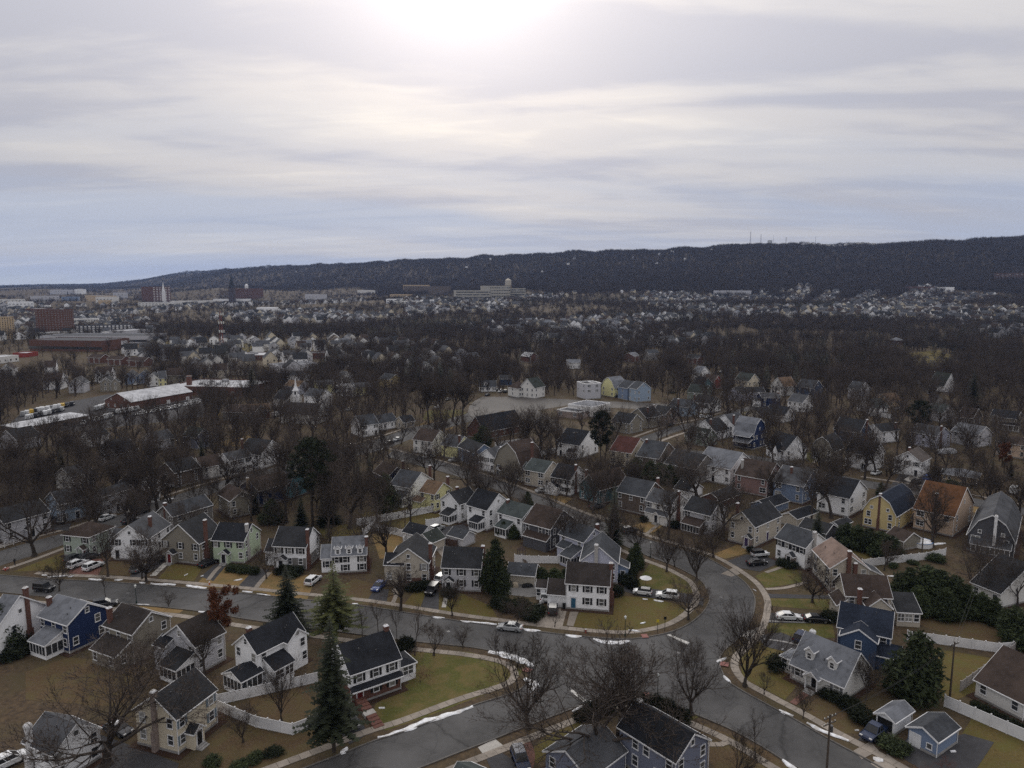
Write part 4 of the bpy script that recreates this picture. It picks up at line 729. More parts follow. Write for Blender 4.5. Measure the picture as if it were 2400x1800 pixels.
# --- right, behind
H('slate-blue house', 'slate blue house with grey roof and double windows', (1815, 1126), (1882, 1140), (1922, 1120), 5.6, ridge='y', pitch=.56, wall='slate', roof='grey', l='D.w/D.w', f='D.w/w.D', ch=((.3, .6, .5),))
H('white house behind the twin trees', 'white house with black roof behind the yellow-green tree', (1918, 1152), (1990, 1168), (2027, 1146), 5.6, ridge='y', pitch=.6, wall='white', roof='black', l='w.w/D.w', f='D.D/D.D')
H('yellow gambrel house', 'yellow gambrel house with blue-black roof and central chimney', (2026, 1190), (2100, 1207), (2143, 1176), 5.0, kind='gambrel', ridge='x', pitch=.95, wall='yellow', roof='navy', l='oo|w.w/D.w', f='w.D/w.D', ch=((.02, .52, .3),))
H('peach house with orange roof', 'peach house with orange roof and orange back porch', (2145, 1190), (2236, 1210), (2276, 1178), 5.6, ridge='y', pitch=.72, wall='peach', roof='orange', l='D.w/D..', f='a|w.w/w.D', ch=((-.02, .45, -.8),), porch=())
H('dark grey gambrel house', 'dark grey gambrel house with white chimney pipe and sunroom', (2276, 1262), (2378, 1268), (2440, 1215), 4.4, kind='gambrel', ridge='x', pitch=1.0, wall='darkgrey', roof='grey', l='oo|D.w/...', f='w.w/w.w', ch=((-.04, .42, .2, 'white'),), wings=[sunroom((-2.0, .6, 2.0, 8.0), 2.5, 'shed', 'y', .5, 'l', wall='darkgrey')])
H('mauve house with brown roof', 'mauve house with brown roof behind a bare tree', (1726, 1110), (1798, 1124), (1830, 1104), 5.6, ridge='y', pitch=.6, wall='mauve', roof='brown', l='w..w/w..p', f='o|w.w/w.w', ch=((.2, .9, .3, 'pale'),))
H('big white house behind the spreading tree', 'big white house with pale grey roof behind the spreading bare tree', (1643, 1082), (1712, 1100), (1750, 1080), 5.6, ridge='y', pitch=.6, wall='white', roof='lightgrey', l='w.w.w/w.d.w', f='w.w/w.w')
H('grey stucco house', 'dull grey house with charcoal roof left of the spreading tree', (1572, 1082), (1630, 1100), (1660, 1082), 5.2, ridge='y', pitch=.6, wall='stone', roof='charcoal', l='D.w/p.w', f='w.w/w.w')
H('dark taupe house with white awning', 'dark taupe house with slate roof and white door awning', (1496, 1066), (1543, 1075), (1578, 1056), 5.6, ridge='y', pitch=.6, wall='brown', roof='slate', l='D.w/D.d', f='w.w/w.w', ch=((.4, .9, .4),))
H('cream house with red roof', 'cream house with dull red roof', (1436, 1053), (1479, 1062), (1509, 1044), 5.6, ridge='y', pitch=.58, wall='cream', roof='red', l='w.w/p.w', f='ww/w.w', shut='black')
H('small red-brick garage', 'low garage with dark roof and brick walls beside the trunk', (1650, 1162), (1690, 1174), (1728, 1155), 2.6, ridge='x', pitch=.55, wall='brick', roof='charcoal', name='garage', cat='garage')
H('white garage below the spreading tree', 'white garage with charcoal roof below the spreading bare tree', (1585, 1143), (1613, 1152), (1640, 1140), 2.6, ridge='y', pitch=.6, wall='white', roof='charcoal', name='garage', cat='garage')
H('dark garage with basketball hoop', 'dark garage with basketball hoop on its gable', (1944, 1228), (1968, 1234), (1996, 1222), 2.7, ridge='x', pitch=.5, wall='brown', roof='charcoal', name='garage', cat='garage')
H('pale blue garage roof', 'blue garage with black roof and white gable trim', (1765, 1178), (1800, 1190), (1840, 1172), 2.6, ridge='x', pitch=.5, wall='slate', roof='black', name='garage', cat='garage')
H('beige garage with black roof', 'beige garage with black roof under the leaning tree', (1835, 1205), (1868, 1216), (1910, 1198), 2.6, ridge='x', pitch=.5, wall='beige', roof='black', name='garage', cat='garage', f='g')
H('brown shed by the pool', 'brown shed roof beside the round pool', (2092, 1252), (2118, 1268), (2142, 1256), 2.4, ridge='y', pitch=.6, wall='taupe', roof='brown', name='shed', cat='shed')
H('black garage by the hedge', 'garage with black roof between the hedge and the white house', (1872, 1235), (1935, 1250), (1968, 1238), 2.6, ridge='y', pitch=.5, wall='darkgrey', roof='charcoal', name='garage', cat='garage')
# --- second and third streets back, right of centre
H('white house with dark porch roof', 'white house with black roof and black porch roof by the dark pine', (1320, 1033), (1358, 1044), (1384, 1027), 5.4, ridge='y', pitch=.62, wall='white', roof='black', l='w.w/d.w', f='w.w/w.w', wings=[dict(b=(-2.2, 1, 2.2, 3.4), ze=2.8, kind='shed', ridge='y', pitch=.4)])
H('sage cottage with dormers', 'sage cottage with green-grey roof and three small dormers', None, (1606, 1020), (1658, 1030), 3.2, dep=8, ridge='x', pitch=.85, wall='sage', roof='moss', f='w.w.w', dorm=((.2, 1.3, .1), (.5, 1.3, .1), (.8, 1.3, .1)), r='o|w.w')
H('white cottage with brick chimney', 'white cottage with moss-dark roof and brick chimney left of the navy house', (1636, 999), (1677, 1012), (1700, 998), 4.0, ridge='x', pitch=.8, wall='white', roof='charcoal', l='w.w/w.w', f='w.w/w.w', ch=((.1, .3, .6),))
H('white house touching the navy house', 'white gabled house with grey roof just left of the navy house', (1690, 987), (1722, 1000), (1750, 984), 5.0, ridge='x', pitch=.85, wall='white', roof='grey', l='w.w/w.w', f='w/w', ch=((.05, .1, .3),))
H('tall navy gambrel house', 'tall navy gambrel house with light grey roof and white porch', (1722, 1012), (1765, 1020), (1812, 1006), 5.9, kind='gambrel', ridge='y', pitch=1.05, wall='navy', roof='lightgrey', f='a|ww.ww/w.ww', l='w.w/w.w', wings=[dict(b=(-2.2, .3, 2.2, 7), ze=5.3, z0=4.9, kind='shed', ridge='y', pitch=.5, roof='lightgrey', n='roof_skirt'), dict(b=(-3.0, .3, 3.0, 6.5), ze=2.9, z0=2.6, kind='shed', ridge='y', pitch=.4, roof='lightgrey', n='porch_roof')])
H('black and white tudor house', 'white house with black roof and steep black-trimmed gable', (1812, 1040), (1840, 1056), (1885, 1046), 4.2, ridge='y', pitch=1.0, wall='white', roof='black', l='s.s/w.w', f='w.w/w.w', wings=[dict(b=(-1.6, 2.0, 2.6, 3.6), ze=3.4, ridge='x', pitch=1.6, roof='black', l='s/.', n='front_gable')])
H('taupe gambrel house', 'taupe gambrel house with charcoal roof', (1905, 1047), (1952, 1056), (1985, 1040), 4.4, kind='gambrel', ridge='x', pitch=1.0, wall='taupe', roof='charcoal', l='w.w/w.w')
H('white house with black roof and steps', 'white house with black roof, dark shutters and white front steps', (1983, 1058), (2046, 1069), (2076, 1057), 5.6, ridge='y', pitch=.75, wall='white', roof='black', l='s.s.s/s.d.', f='a|w.w/w.w', portico=('l', .75, 2.0, 1.4, False))
H('white house with bay window', 'white gabled house with weathered brown roof and bay window', (2096, 1073), (2159, 1083), (2186, 1069), 5.5, ridge='x', pitch=.7, wall='white', roof='greybrown', l='o|sss/p.d', f='w.w/w.w', shut='grey', ch=((.4, .6, .6),))
H('beige ranch house', 'long low beige ranch house with pale hip roof', None, (2208, 1108), (2328, 1124), 2.7, dep=8, kind='hip', pitch=.35, wall='tan', roof='lightgrey', f='oo..p.w', ov=.6)
H('peach house at the right edge', 'peach house with brown roof at the right edge', None, (2335, 1033), (2440, 1050), 5.4, dep=9, kind='hip', pitch=.5, wall='peach', roof='brown', f='w.w.w/w.w.w')
H('taupe house with white porch', 'taupe house with black roof and white-posted porch at the right edge', None, (2322, 975), (2400, 984), 5.6, dep=9, ridge='x', pitch=.6, wall='taupe', roof='black', f='DD.w/w...', wings=[dict(b=(0, -1.2, 3.6, 1.4), ze=5.5, ridge='y', pitch=.6, n='front_gable', f='D/w')], porch=((3.6, -2.2, 8, 2.2, 2.9, 5, 'black'),))
H('brown bungalow', 'brown bungalow with dormer window band', (2250, 975), (2280, 980), (2308, 970), 3.6, ridge='y', pitch=.8, wall='brown', roof='brown', f='w.w/w.w', l='www')
H('green-roofed house', 'house with green-grey roof behind the tall pine', (2180, 962), (2210, 968), (2230, 960), 4.6, ridge='y', pitch=.7, wall='greywhite', roof='green', f='w.w/w.w', l='w.w/w.w')
H('lavender house', 'lavender white house with two brick chimneys', (2150, 1010), (2195, 1022), (2222, 1010), 5.4, ridge='y', pitch=.6, wall='lavender', roof='grey', f='w.w/w.w', l='w.w.w/w.w.w', ch=((.3, 0, .7),))
H('grey-white house behind the broad tree', 'grey white house with pale roof behind the broad bare tree', (2240, 1005), (2292, 1020), (2325, 1004), 5.2, ridge='y', pitch=.6, wall='greywhite', roof='lightgrey', f='w.w/w.w', l='w.w/w.w')
H('white house with pediment', 'white house with charcoal roof and front gable beside the blue house', (2046, 1003), (2066, 1012), (2098, 1003), 5.0, ridge='x', pitch=.6, wall='white', roof='charcoal', l='w/.w', f='w.w/w.w', ch=((.9, .1, .6),))
H('blue house with brick chimney', 'medium blue house with charcoal roof and brick chimney', (1962, 1000), (2014, 1014), (2042, 994), 5.0, ridge='y', pitch=.9, wall='blue', roof='charcoal', l='w.w/d.w', f='o|w.w/w.w', ch=((.55, -.03, .3),))
H('white bungalow behind the white wall', 'white bungalow with grey roof above the white garden wall', (2004, 942), (2050, 956), (2075, 946), 3.0, ridge='x', pitch=.7, wall='white', roof='green', l='ww|w.w.w', f='w.w')
H('tan bungalow', 'tan bungalow with brown roof beside the white bungalow', (2058, 930), (2085, 942), (2120, 930), 3.2, ridge='x', pitch=.7, wall='tan', roof='tan', l='ww|w.w', f='w.w')
H('grey house with a wall of windows', 'grey house with stacked rows of windows', (2000, 908), (2014, 912), (2041, 905), 6.5, ridge='y', pitch=.7, wall='greywhite', roof='slate', f='ww.w/ww.w', l='w/w')
H('white turreted house', 'white house with steep turret roof at the cemetery gate', (2200, 898), (2212, 905), (2230, 898), 4.0, ridge='y', pitch=1.5, wall='white', roof='moss', f='w.w', l='w')
H('blue house at the wood edge', 'blue house with pale gable trim at the edge of the wood', (1878, 902), (1905, 910), (1930, 900), 6.0, ridge='y', pitch=.8, wall='blue', roof='slate', f='a|w.w/w.w', l='w.w/w.w')
H('white house with orange roof', 'white house with orange-tan roof at the wood edge', (1818, 898), (1838, 906), (1867, 899), 5.8, ridge='x', pitch=.9, wall='offwhite', roof='tan', l='a|w.w/w.w', f='w.w/w.w')
H('navy house behind the street', 'navy house with grey roof, square to the view', None, (1786, 932), (1829, 932), 5.4, dep=8, ridge='x', pitch=.5, wall='navy', roof='grey', f='w.w/w..', wings=[dict(b=(-3.2, 1, 3.2, 5), ze=3.4, kind='gable', ridge='x', pitch=.5, wall='white', f='g')], ch=((1.0, .4, .5),))
H('white and grey house right of the navy one', 'white house with grey roof and pediment beside a small conifer', (1862, 938), (1880, 944), (1910, 934), 5.2, ridge='y', pitch=.7, wall='white', roof='grey', f='w.w/w.w', l='www/w.w', porch=())
H('white garage with black roof', 'long white garage with black roof above the navy gambrel house', (1803, 964), (1838, 974), (1859, 962), 3.6, ridge='y', pitch=.7, wall='white', roof='black', l='w.', f='o|w')
H('taupe gabled cottage', 'taupe gabled cottage with charcoal roof above the navy gambrel house', (1764, 968), (1785, 976), (1810, 966), 3.4, ridge='x', pitch=.7, wall='beige', roof='charcoal', l='w', f='w')
H('lavender garage block', 'long lavender garage with black gable roof', (1708, 918), (1740, 924), (1762, 914), 4.4, ridge='x', pitch=.6, wall='lavender', roof='charcoal', l='w')
H('lavender long block', 'long lavender building with black roof', None, (1752, 919), (1797, 919), 4.6, dep=9, ridge='x', pitch=.5, wall='lavender', roof='charcoal')
H('white house with chimney and dark roof', 'white house with charcoal roof and brick chimney above the parked cars', (1634, 938), (1664, 946), (1686, 936), 5.0, ridge='y', pitch=.6, wall='white', roof='charcoal', l='w.w/w', f='s.s/s.s', ch=((.1, .95, .7),), wings=[dict(b=(-2, 1, 2, 5), ze=2.8, kind='shed', ridge='y', pitch=.5)])
H('pale blue house with brick chimney', 'pale blue house with slate roof and brick chimney on the hill street', (1575, 948), (1612, 955), (1634, 946), 5.0, ridge='y', pitch=.6, wall='lightblue', roof='slate', l='.w', f='s.s/s.s', ch=((-.02, .5, .7),))
H('brick house with white pediment', 'brick house with charcoal roof and pale pediment', (1532, 966), (1558, 972), (1593, 963), 5.2, ridge='y', pitch=.6, wall='pinkstone', roof='charcoal', f='s.s.s/s.d.s', l='w/w', ch=((.1, .9, .6),))
H('grey house left of the brick one', 'grey house with charcoal roof left of the brick pediment house', (1488, 970), (1515, 979), (1548, 970), 5.0, ridge='x', pitch=.7, wall='taupe', roof='charcoal', f='sss/w.d', l='w/w', ch=((.3, .2, .5),))
H('dark taupe house left of the grey one', 'dark taupe house with brown roof beside the dark pine', (1440, 985), (1475, 993), (1500, 985), 4.6, ridge='y', pitch=.7, wall='taupe', roof='charcoal', f='w.w/w.w', l='w.w/w.w')
H('green-roofed long house', 'long house with dull green roof and pale green walls', (1605, 916), (1652, 922), (1668, 914), 4.6, ridge='y', pitch=.8, wall='sage', roof='moss', l='w.w.w', f='w/w')
H('white gabled house beside the lane', 'white gabled house with pale roof beside the lane of parked cars', (1636, 872), (1640, 875), (1668, 870), 5.6, ridge='y', pitch=.85, wall='white', roof='lightgrey', f='a|w.w/w.w', l='w/w')
H('red house', 'dark red house beside the lane of parked cars', (1655, 892), (1672, 896), (1694, 890), 4.6, ridge='y', pitch=.8, wall='redwood', roof='brown', f='a|w.w/w.w', l='w/w')
H('dark teal house', 'dark teal gabled house left of the red house', (1636, 898), (1645, 902), (1662, 897), 4.6, ridge='y', pitch=.8, wall='teal', roof='black', f='w/w', l='w/w')
H('cream mansion', 'large cream house with many gables at the wood edge', (1738, 888), (1755, 893), (1786, 886), 7.0, ridge='y', pitch=.8, wall='cream', roof='moss', f='a|w.w.w/w.w.w', l='w.w/w.w')
H('pale blue-white three-storey house', 'pale blue-white three-storey house with flat-topped roof', (1484, 908), (1492, 912), (1521, 908), 7.5, ridge='y', pitch=.7, wall='lightblue', roof='slate', f='a|w.w/w.w', l='w.w/w.w')
H('grey three-storey house', 'blue-grey gabled house between the yellow and pale blue houses', (1462, 905), (1470, 910), (1490, 906), 7.0, ridge='y', pitch=.8, wall='slate', roof='slate', f='a|w.w/w.w', l='w/w')
H('yellow gambrel house beyond the junction', 'pale yellow gambrel house beyond the wide junction', (1418, 902), (1440, 908), (1466, 902), 6.0, kind='gambrel', ridge='x', pitch=.9, wall='paleyellow', roof='lightgrey', l='w.w/w.w', f='ww/w.w')
H('white modern block', 'white and black modern three-storey block beside the junction', (1360, 892), (1372, 900), (1397, 896), 9.0, kind='flat', wall='greywhite', roof='charcoal', f='DD/DD/..', l='w.w/w.w/...', wings=[dict(b=(6.2, .5, 4.5, 8), ze=8.9, kind='flat', wall='darkgrey', roof='charcoal', f='w/w/.')])
H('white house with green roof', 'white gabled house with dark green roof beyond the junction', (1228, 902), (1253, 909), (1276, 899), 6.4, ridge='x', pitch=.95, wall='offwhite', roof='moss', l='a|www/www', f='w.w/w.w')
H('white turret house', 'cream white house with round bay left of the green-roofed house', (1202, 905), (1212, 910), (1230, 906), 5.6, kind='hip', pitch=.8, wall='offwhite', roof='brown', f='ww/ww', l='w/w')
H('low white house with blue roof', 'low white house with blue-grey roof and cars in front', None, (1125, 907), (1190, 906), 3.2, dep=9, ridge='x', pitch=.75, wall='white', roof='slate', f='ww.ww.ww', dorm=((.35, 2.2, .1),))
H('blue shed-roofed building', 'blue roofed building behind the low white house', None, (1172, 888), (1200, 888), 4.5, dep=8, ridge='x', pitch=.5, wall='blue', roof='slate')
H('brick chapel', 'brick chapel with steep black roof and tan gable wall', (1098, 1003), (1136, 1012), (1224, 994), 3.6, ridge='x', pitch=1.05, wall='brick', roof='black', f='w.w.w.w.w', l='.', ch=((.05, .3, -4.5),), name='chapel', cat='chapel')
H('flat white shop', 'flat-roofed white shop building with brick front beside the junction', (1330, 948), (1388, 955), (1432, 945), 5.0, kind='flat', wall='offwhite', roof='lightgrey', f='w.w.w.w', l='..ww', name='shop_building', cat='building', wings=[dict(b=(-9, 2, 9, 13), ze=3.4, kind='flat', wall='pinkstone', roof='grey', l='p.p', f='w')])
# --- left of centre, behind
H('light blue house', 'light blue house with slate roof on the left cross street', (107, 1169), (140, 1182), (202, 1168), 5.5, ridge='x', pitch=.62, wall='lightblue', roof='slate', l='w.w/w.w', f='s.s.s/s.d.', shut='grey')
H('white house with small gabled entry', 'white house with dark roof and small gabled entry left of the tall trees', (226, 1156), (240, 1164), (296, 1142), 5.4, ridge='x', pitch=.6, wall='greywhite', roof='slate', f='w.ww/w..', l='w/w', portico=('f', .35, 2.4, 1.6, True))
H('white house with sun porch', 'white house with screened porch between the tall trunks', (300, 1128), (318, 1142), (358, 1126), 5.2, ridge='y', pitch=.65, wall='white', roof='charcoal', f='w.w/w.w', l='w/w', wings=[sunroom((1, -2.6, 4.6, 2.6), 2.5, 'shed', 'x', .3, 'fl')])
H('white portico house at the left edge', 'white house with dark roof and white gabled entry at the left edge', (-30, 1212), (10, 1226), (112, 1198), 5.4, ridge='x', pitch=.6, wall='greywhite', roof='charcoal', f='w.w.w/w..w', portico=('f', .52, 2.2, 1.6, True))
H('slate-roofed house with brick chimney', 'dull grey house with slate roof and brick chimney behind the row', (388, 1196), (404, 1210), (482, 1180), 4.8, ridge='x', pitch=.7, wall='stone', roof='slate', l='w.w/w.w', f='w.w/w.w', ch=((.02, .5, .7),))
H('taupe house with beige gable trim', 'taupe house with brown roof and pale gable trim', (500, 1158), (540, 1174), (598, 1166), 5.0, ridge='y', pitch=.65, wall='taupe', roof='brown', f='a|w..w/w.w', l='w.w/w.w')
H('navy house with pale chimney', 'navy house with brown roof and pale chimney behind the row', (588, 1134), (606, 1150), (664, 1126), 5.2, ridge='x', pitch=.6, wall='navy', roof='brown', l='w.w/w.w', f='w.w/w.w', ch=((-.03, .5, .6, 'tan'),))
H('cyan house', 'bright cyan house behind the tall pine', (655, 1128), (672, 1137), (702, 1120), 4.8, ridge='y', pitch=.7, wall='cyan', roof='charcoal', f='w/w', l='w/w')
H('white house with grey roof and black shutters', 'white house with grey roof and black shutters on the far cross street', (513, 1073), (538, 1080), (588, 1068), 5.6, ridge='x', pitch=.6, wall='white', roof='grey', l='w.w/w.w', f='sss/s.ds')
H('white house with tall chimney', 'white house with charcoal roof and brown chimney right of the shuttered one', (576, 1056), (610, 1066), (645, 1048), 5.4, ridge='y', pitch=.65, wall='white', roof='charcoal', f='w.w/w.w', l='w.w/w.w', ch=((.1, .9, .7),))
H('brown-roofed house left of the shuttered one', 'pale house with brown roof left of the black-shuttered white house', (455, 1086), (475, 1096), (520, 1085), 4.4, ridge='x', pitch=.7, wall='offwhite', roof='brown', f='w.w/w.w', l='w/w')
H('white house by the far bend', 'white house with slate roof and white entry gable by the bend', (836, 987), (848, 997), (878, 990), 5.4, ridge='x', pitch=.65, wall='white', roof='slate', l='w/w', f='s.s/s.d')
H('pale long house by the bend', 'long white house with dormer right of the entry-gable house', (880, 985), (890, 992), (935, 980), 3.6, ridge='x', pitch=.75, wall='white', roof='slate', f='ww.ww', l='w')
H('beige house by the bend', 'small beige house with charcoal roof by the bend', (938, 985), (946, 990), (962, 984), 3.4, ridge='x', pitch=.8, wall='beige', roof='charcoal', f='w.w', l='w')
H('white steeple church', 'white church with dark roof and slender white steeple', None, (654, 969), (740, 973), 4.6, dep=12, ridge='x', pitch=.75, wall='offwhite', roof='darkbrown', r='o|w.w', f='', name='church', cat='church')
H('big white house behind the church', 'big three-storey white house behind the steeple church', (722, 922), (748, 930), (778, 918), 7.0, ridge='y', pitch=.65, wall='white', roof='grey', f='a|w.w/w.w/w.w', l='w.w/w.w/w.w')
H('white house left of it', 'off-white gabled house left of the three-storey white house', (658, 930), (672, 937), (700, 928), 5.4, ridge='y', pitch=.8, wall='offwhite', roof='charcoal', f='w.w/w.w', l='w/w')
H('long yellow apartment house', 'long pale yellow two-storey house with grey roof', None, (745, 902), (803, 898), 5.6, dep=9, ridge='x', pitch=.45, wall='paleyellow', roof='grey', f='w.w.w/w.w.w')
H('white boxy house', 'boxy white house with flat snowy roof', None, (786, 905), (830, 905), 6.4, dep=9, kind='flat', wall='white', roof='white', f='D.D/D.D')
H('second yellow house', 'pale yellow house with grey roof right of the boxy white house', None, (828, 908), (874, 905), 5.2, dep=9, ridge='x', pitch=.45, wall='paleyellow', roof='grey', f='w.w.w/w.w.w')
H('lavender house with orange roof', 'lavender house with orange-brown roof', (678, 900), (700, 906), (738, 893), 5.2, ridge='y', pitch=.55, wall='lavender', roof='tan', f='w.w/w.w', l='w/w')
H('white flat house beyond', 'white house with charcoal roof beyond the lavender house', (676, 875), (700, 881), (728, 873), 4.4, ridge='y', pitch=.5, wall='white', roof='charcoal', f='w.w', l='w.w')
H('small white gabled house', 'small white gabled house with round roofline among bare trees', (796, 880), (800, 883), (824, 880), 5.6, ridge='y', pitch=.7, wall='white', roof='grey', f='a|w.w/w.w')
H('yellow house among trees', 'bright yellow house among bare trees', (905, 885), (912, 890), (940, 884), 5.6, ridge='y', pitch=.6, wall='yellow', roof='slate', f='w.w/w.w')
H('white gabled house in the left woods', 'white front-gabled house among the left bare trees', None, (234, 1047), (262, 1050), 4.6, dep=9, ridge='y', pitch=.7, wall='white', roof='charcoal', f='a|w.w/w.w')
H('dark-roofed house right of it', 'house with steep dark roof beside the white front gable', (258, 1056), (272, 1064), (300, 1050), 4.6, ridge='x', pitch=.9, wall='greywhite', roof='black', l='w.w/w.w', f='w/w')
H('white gable at the yard edge', 'small white gable at the lower edge of the vehicle yard', (206, 1020), (214, 1026), (236, 1016), 4.2, ridge='x', pitch=.8, wall='white', roof='charcoal', l='w/w')
H('long dark-roofed house', 'long house with charcoal roof below the white-roofed shed', (10, 1022), (40, 1032), (92, 1016), 4.4, ridge='x', pitch=.7, wall='greywhite', roof='charcoal', l='w.w/w.w', f='w.w/w.w')
H('blue-grey gable with white trim', 'blue-grey gabled house with white trim left of the tan lawn', (440, 1018), (459, 1026), (489, 1018), 4.8, ridge='y', pitch=.9, wall='bluegrey', roof='moss', f='a|w.w/w.w', l='w/w')
H('grey cottage among the trunks', 'grey cottage with pale roof among the left trunks', (352, 1026), (366, 1034), (394, 1024), 4.2, ridge='x', pitch=.7, wall='greywhite', roof='grey', l='w/w', f='w.w/w.w')
H('brown house among the trunks', 'brown house with dark roof among the left trunks', (392, 1096), (410, 1108), (452, 1092), 5.0, ridge='x', pitch=.65, wall='brown', roof='charcoal', l='w/w', f='w.w/w.w')
H('pale house behind the light blue one', 'pale house with grey roof behind the light blue house', (148, 1108), (166, 1118), (205, 1104), 4.8, ridge='x', pitch=.65, wall='offwhite', roof='grey', l='w/w', f='w.w/w.w')
# ------------------------------------------------------------------ larger buildings of the town
def GT(px, py):
    """point of the terrain seen at (px, py)"""
    dx = (px - 1200) / FPX; du = (900 - py) / FPX; d = (dx, CP + du * SP, -SP + du * CP)
    lo = None
    for t in np.geomspace(150, 12000, 500):
        if CAM_H + d[2] * t < tz(d[0] * t, d[1] * t): return Vector((d[0] * t, d[1] * t, tz(d[0] * t, d[1] * t)))
    t = 9000.0; return Vector((d[0] * t, d[1] * t, tz(d[0] * t, d[1] * t)))
def z_at(p, ytop):
    """height over p that reaches the picture row ytop"""
    lo, hi = p.z, p.z + 400
    for _ in range(40):
        m = (lo + hi) / 2
        if P((p.x, p.y, m))[1] > ytop: lo = m
        else: hi = m
    return lo
def wallgrid(root, w, h, d, rows, cols, m=None, sz=(1.5, 1.3), faces='f', z0=1.0, x0=0, y0=0, name='window', gm=None):
    """rows of windows, each its own part"""
    b = MB(); b.box(-sz[0] / 2, sz[0] / 2, -.12, .02, 0, sz[1]); me = b.mesh('window', [gm or M_glass])
    for fc in faces:
        (ox, oy), rz, W = FACE[fc](x0, y0, w, d); c_, s_ = math.cos(rz), math.sin(rz); n = cols if fc in 'fb' else max(2, int(cols * d / w))
        for i in range(rows):
            for j in range(n): u = W * (j + .5) / n; inst(name, me, root, (ox + c_ * u, oy + s_ * u, z0 + (h - z0) * (i + .12) / rows), rz)
def block(short, label, Lp, Rp, ytop, dep, wall='brick', roof='grey', rows=0, cols=0, name='building', cat='building', base=None, faces='f', sz=(1.5, 1.3), grp=None, roofbits=0, parapet=True, gm=None):
    a, b = GT(*Lp), GT(*Rp); z = min(a.z, b.z) if base is None else base
    u = b - a; u.z = 0; w = u.length; yaw = math.atan2(u.y, u.x); h = z_at(a, ytop) - z
    root = empty(name, (a.x, a.y, z), yaw); tag(root, label, cat, grp)
    wb, rb, tb = MB(), MB(), MB(); volume(wb, rb, tb, 0, 0, w, dep, -1, h, 'flat'); wb.build('wall', wallm(wall), root); rb.build('roof', roofm(roof), root); tb.build('parapet', wallm(wall) if parapet else M_trim, root)
    if rows: wallgrid(root, w, h, dep, rows, cols, sz=sz, faces=faces, gm=gm)
    rn = random.Random(int(w * 13))
    for k in range(roofbits):
        q = MB(); x = rn.uniform(.1, .85) * w; y = rn.uniform(.2, .7) * dep; s = rn.uniform(1.2, 2.6); q.box(x, x + s * 1.5, y, y + s, h - .3, h + s * .7); q.build('roof_unit', mat('roof_unit', (.3, .3, .31), None, 1), root)
    cx, cy = a.x + math.cos(yaw) * w / 2 - math.sin(yaw) * dep / 2, a.y + math.sin(yaw) * w / 2 + math.cos(yaw) * dep / 2
    OCC.append((cx, cy, max(w, dep) * .55)); LAND.append((cx, cy, short)); return root, w, h, dep
# town yard with vans
H('brick barn with white roof', 'long brick barn with snowy white roof in the vehicle yard', (258, 935), (308, 942), (440, 917), 4.6, ridge='x', pitch=.42, wall='brick', roof='white', l='oo|wwww', f='g..g.g', name='barn', cat='building', vents=0)
H('white-roofed vehicle shed', 'long low shed with white roof beside the parked vans', None, (48, 1004), (206, 973), 3.6, dep=11, kind='shed', pitch=.06, wall='brown', roof='white', f='G.G.G.G', name='shed', cat='shed', vents=0)
block('flat brick school', 'flat-roofed brick school with snowy roof and chimney stack', (393, 926), (580, 931), 905, 34, 'brick', 'white', 1, 14, roofbits=4)
sk = G(445, 920); o = empty('chimney_stack', (sk.x, sk.y, 0)); tag(o, 'square brick chimney stack at the school', 'chimney'); b = MB(); b.box(-1.2, 1.2, -1.2, 1.2, 0, 10.5); b.build('shaft', M_brick, o); b = MB(); b.box(-1.35, 1.35, -1.35, 1.35, 9.9, 10.3); b.build('band', M_conc, o)
H('orange-roofed shed', 'long shed with rusty orange roof beside the church', None, (562, 966), (632, 962), 4.2, dep=12, ridge='x', pitch=.45, wall='brick', roof='tan', f='w.w', name='shed', cat='shed', vents=0)
H('brown-roofed store', 'grey store with brown roof beside the excavator', None, (521, 965), (594, 968), 4.2, dep=12, ridge='x', pitch=.45, wall='stone', roof='brown', f='g.', name='shed', cat='shed', vents=0)
block('low brick hall', 'low brick hall with flat roof beside the cemetery', (699, 841), (760, 842), 828, 20, 'brick', 'grey', 1, 8)
block('flat white-roofed hall', 'low hall with flat snowy roof beside the cemetery', (552, 845), (622, 845), 833, 30, 'brick', 'white', 1, 8, roofbits=2)
block('pale flat store', 'pale flat store with striped roof edge', (655, 875), (745, 868), 858, 20, 'greywhite', 'lightgrey', 1, 8, roofbits=3)
# parking deck and brick complex on the left
block('brick parking deck', 'low brick parking deck on the left', (70, 822), (240, 826), 797, 40, 'brick', 'grey', 1, 6, sz=(14, 2.5), roofbits=2)
block('concrete parking deck', 'long concrete parking deck behind the brick deck', (95, 806), (342, 806), 788, 50, 'greywhite', 'grey', 1, 9, sz=(16, 2.4))
block('white-edged deck', 'white-edged deck beside the dark conifers', (222, 824), (300, 818), 803, 18, 'greywhite', 'grey', 1, 3, sz=(14, 3))
block('small cream block', 'small cream flat-roofed block behind the parking deck', (112, 795), (161, 791), 781, 18, 'offwhite', 'white', 1, 6)
block('brick apartment tower', 'tall brick apartment tower at the left', (87, 790), (152, 790), 726, 22, 'brick', 'grey', 12, 9, 'apartment_tower', 'tower', sz=(1.5, 1.1), faces='fr', roofbits=2, gm=mat('tower_glass', (.20, .19, .19), None, .5))
block('tan tower at the left edge', 'tan tower block cut by the left edge', (-60, 797), (7, 797), 744, 22, 'tan', 'grey', 11, 8, 'apartment_tower', 'tower', faces='fr')
block('dark apartment block', 'long dark apartment block with white bays', (168, 787), (308, 782), 764, 18, 'darkgrey', 'charcoal', 4, 15, 'apartment_block', 'building', sz=(2.6, 1.8), gm=M_trim)
block('white terraced block', 'long white apartment block behind the dark one', (155, 766), (232, 764), 748, 18, 'offwhite', 'white', 3, 12, 'apartment_block', 'building', roofbits=3)
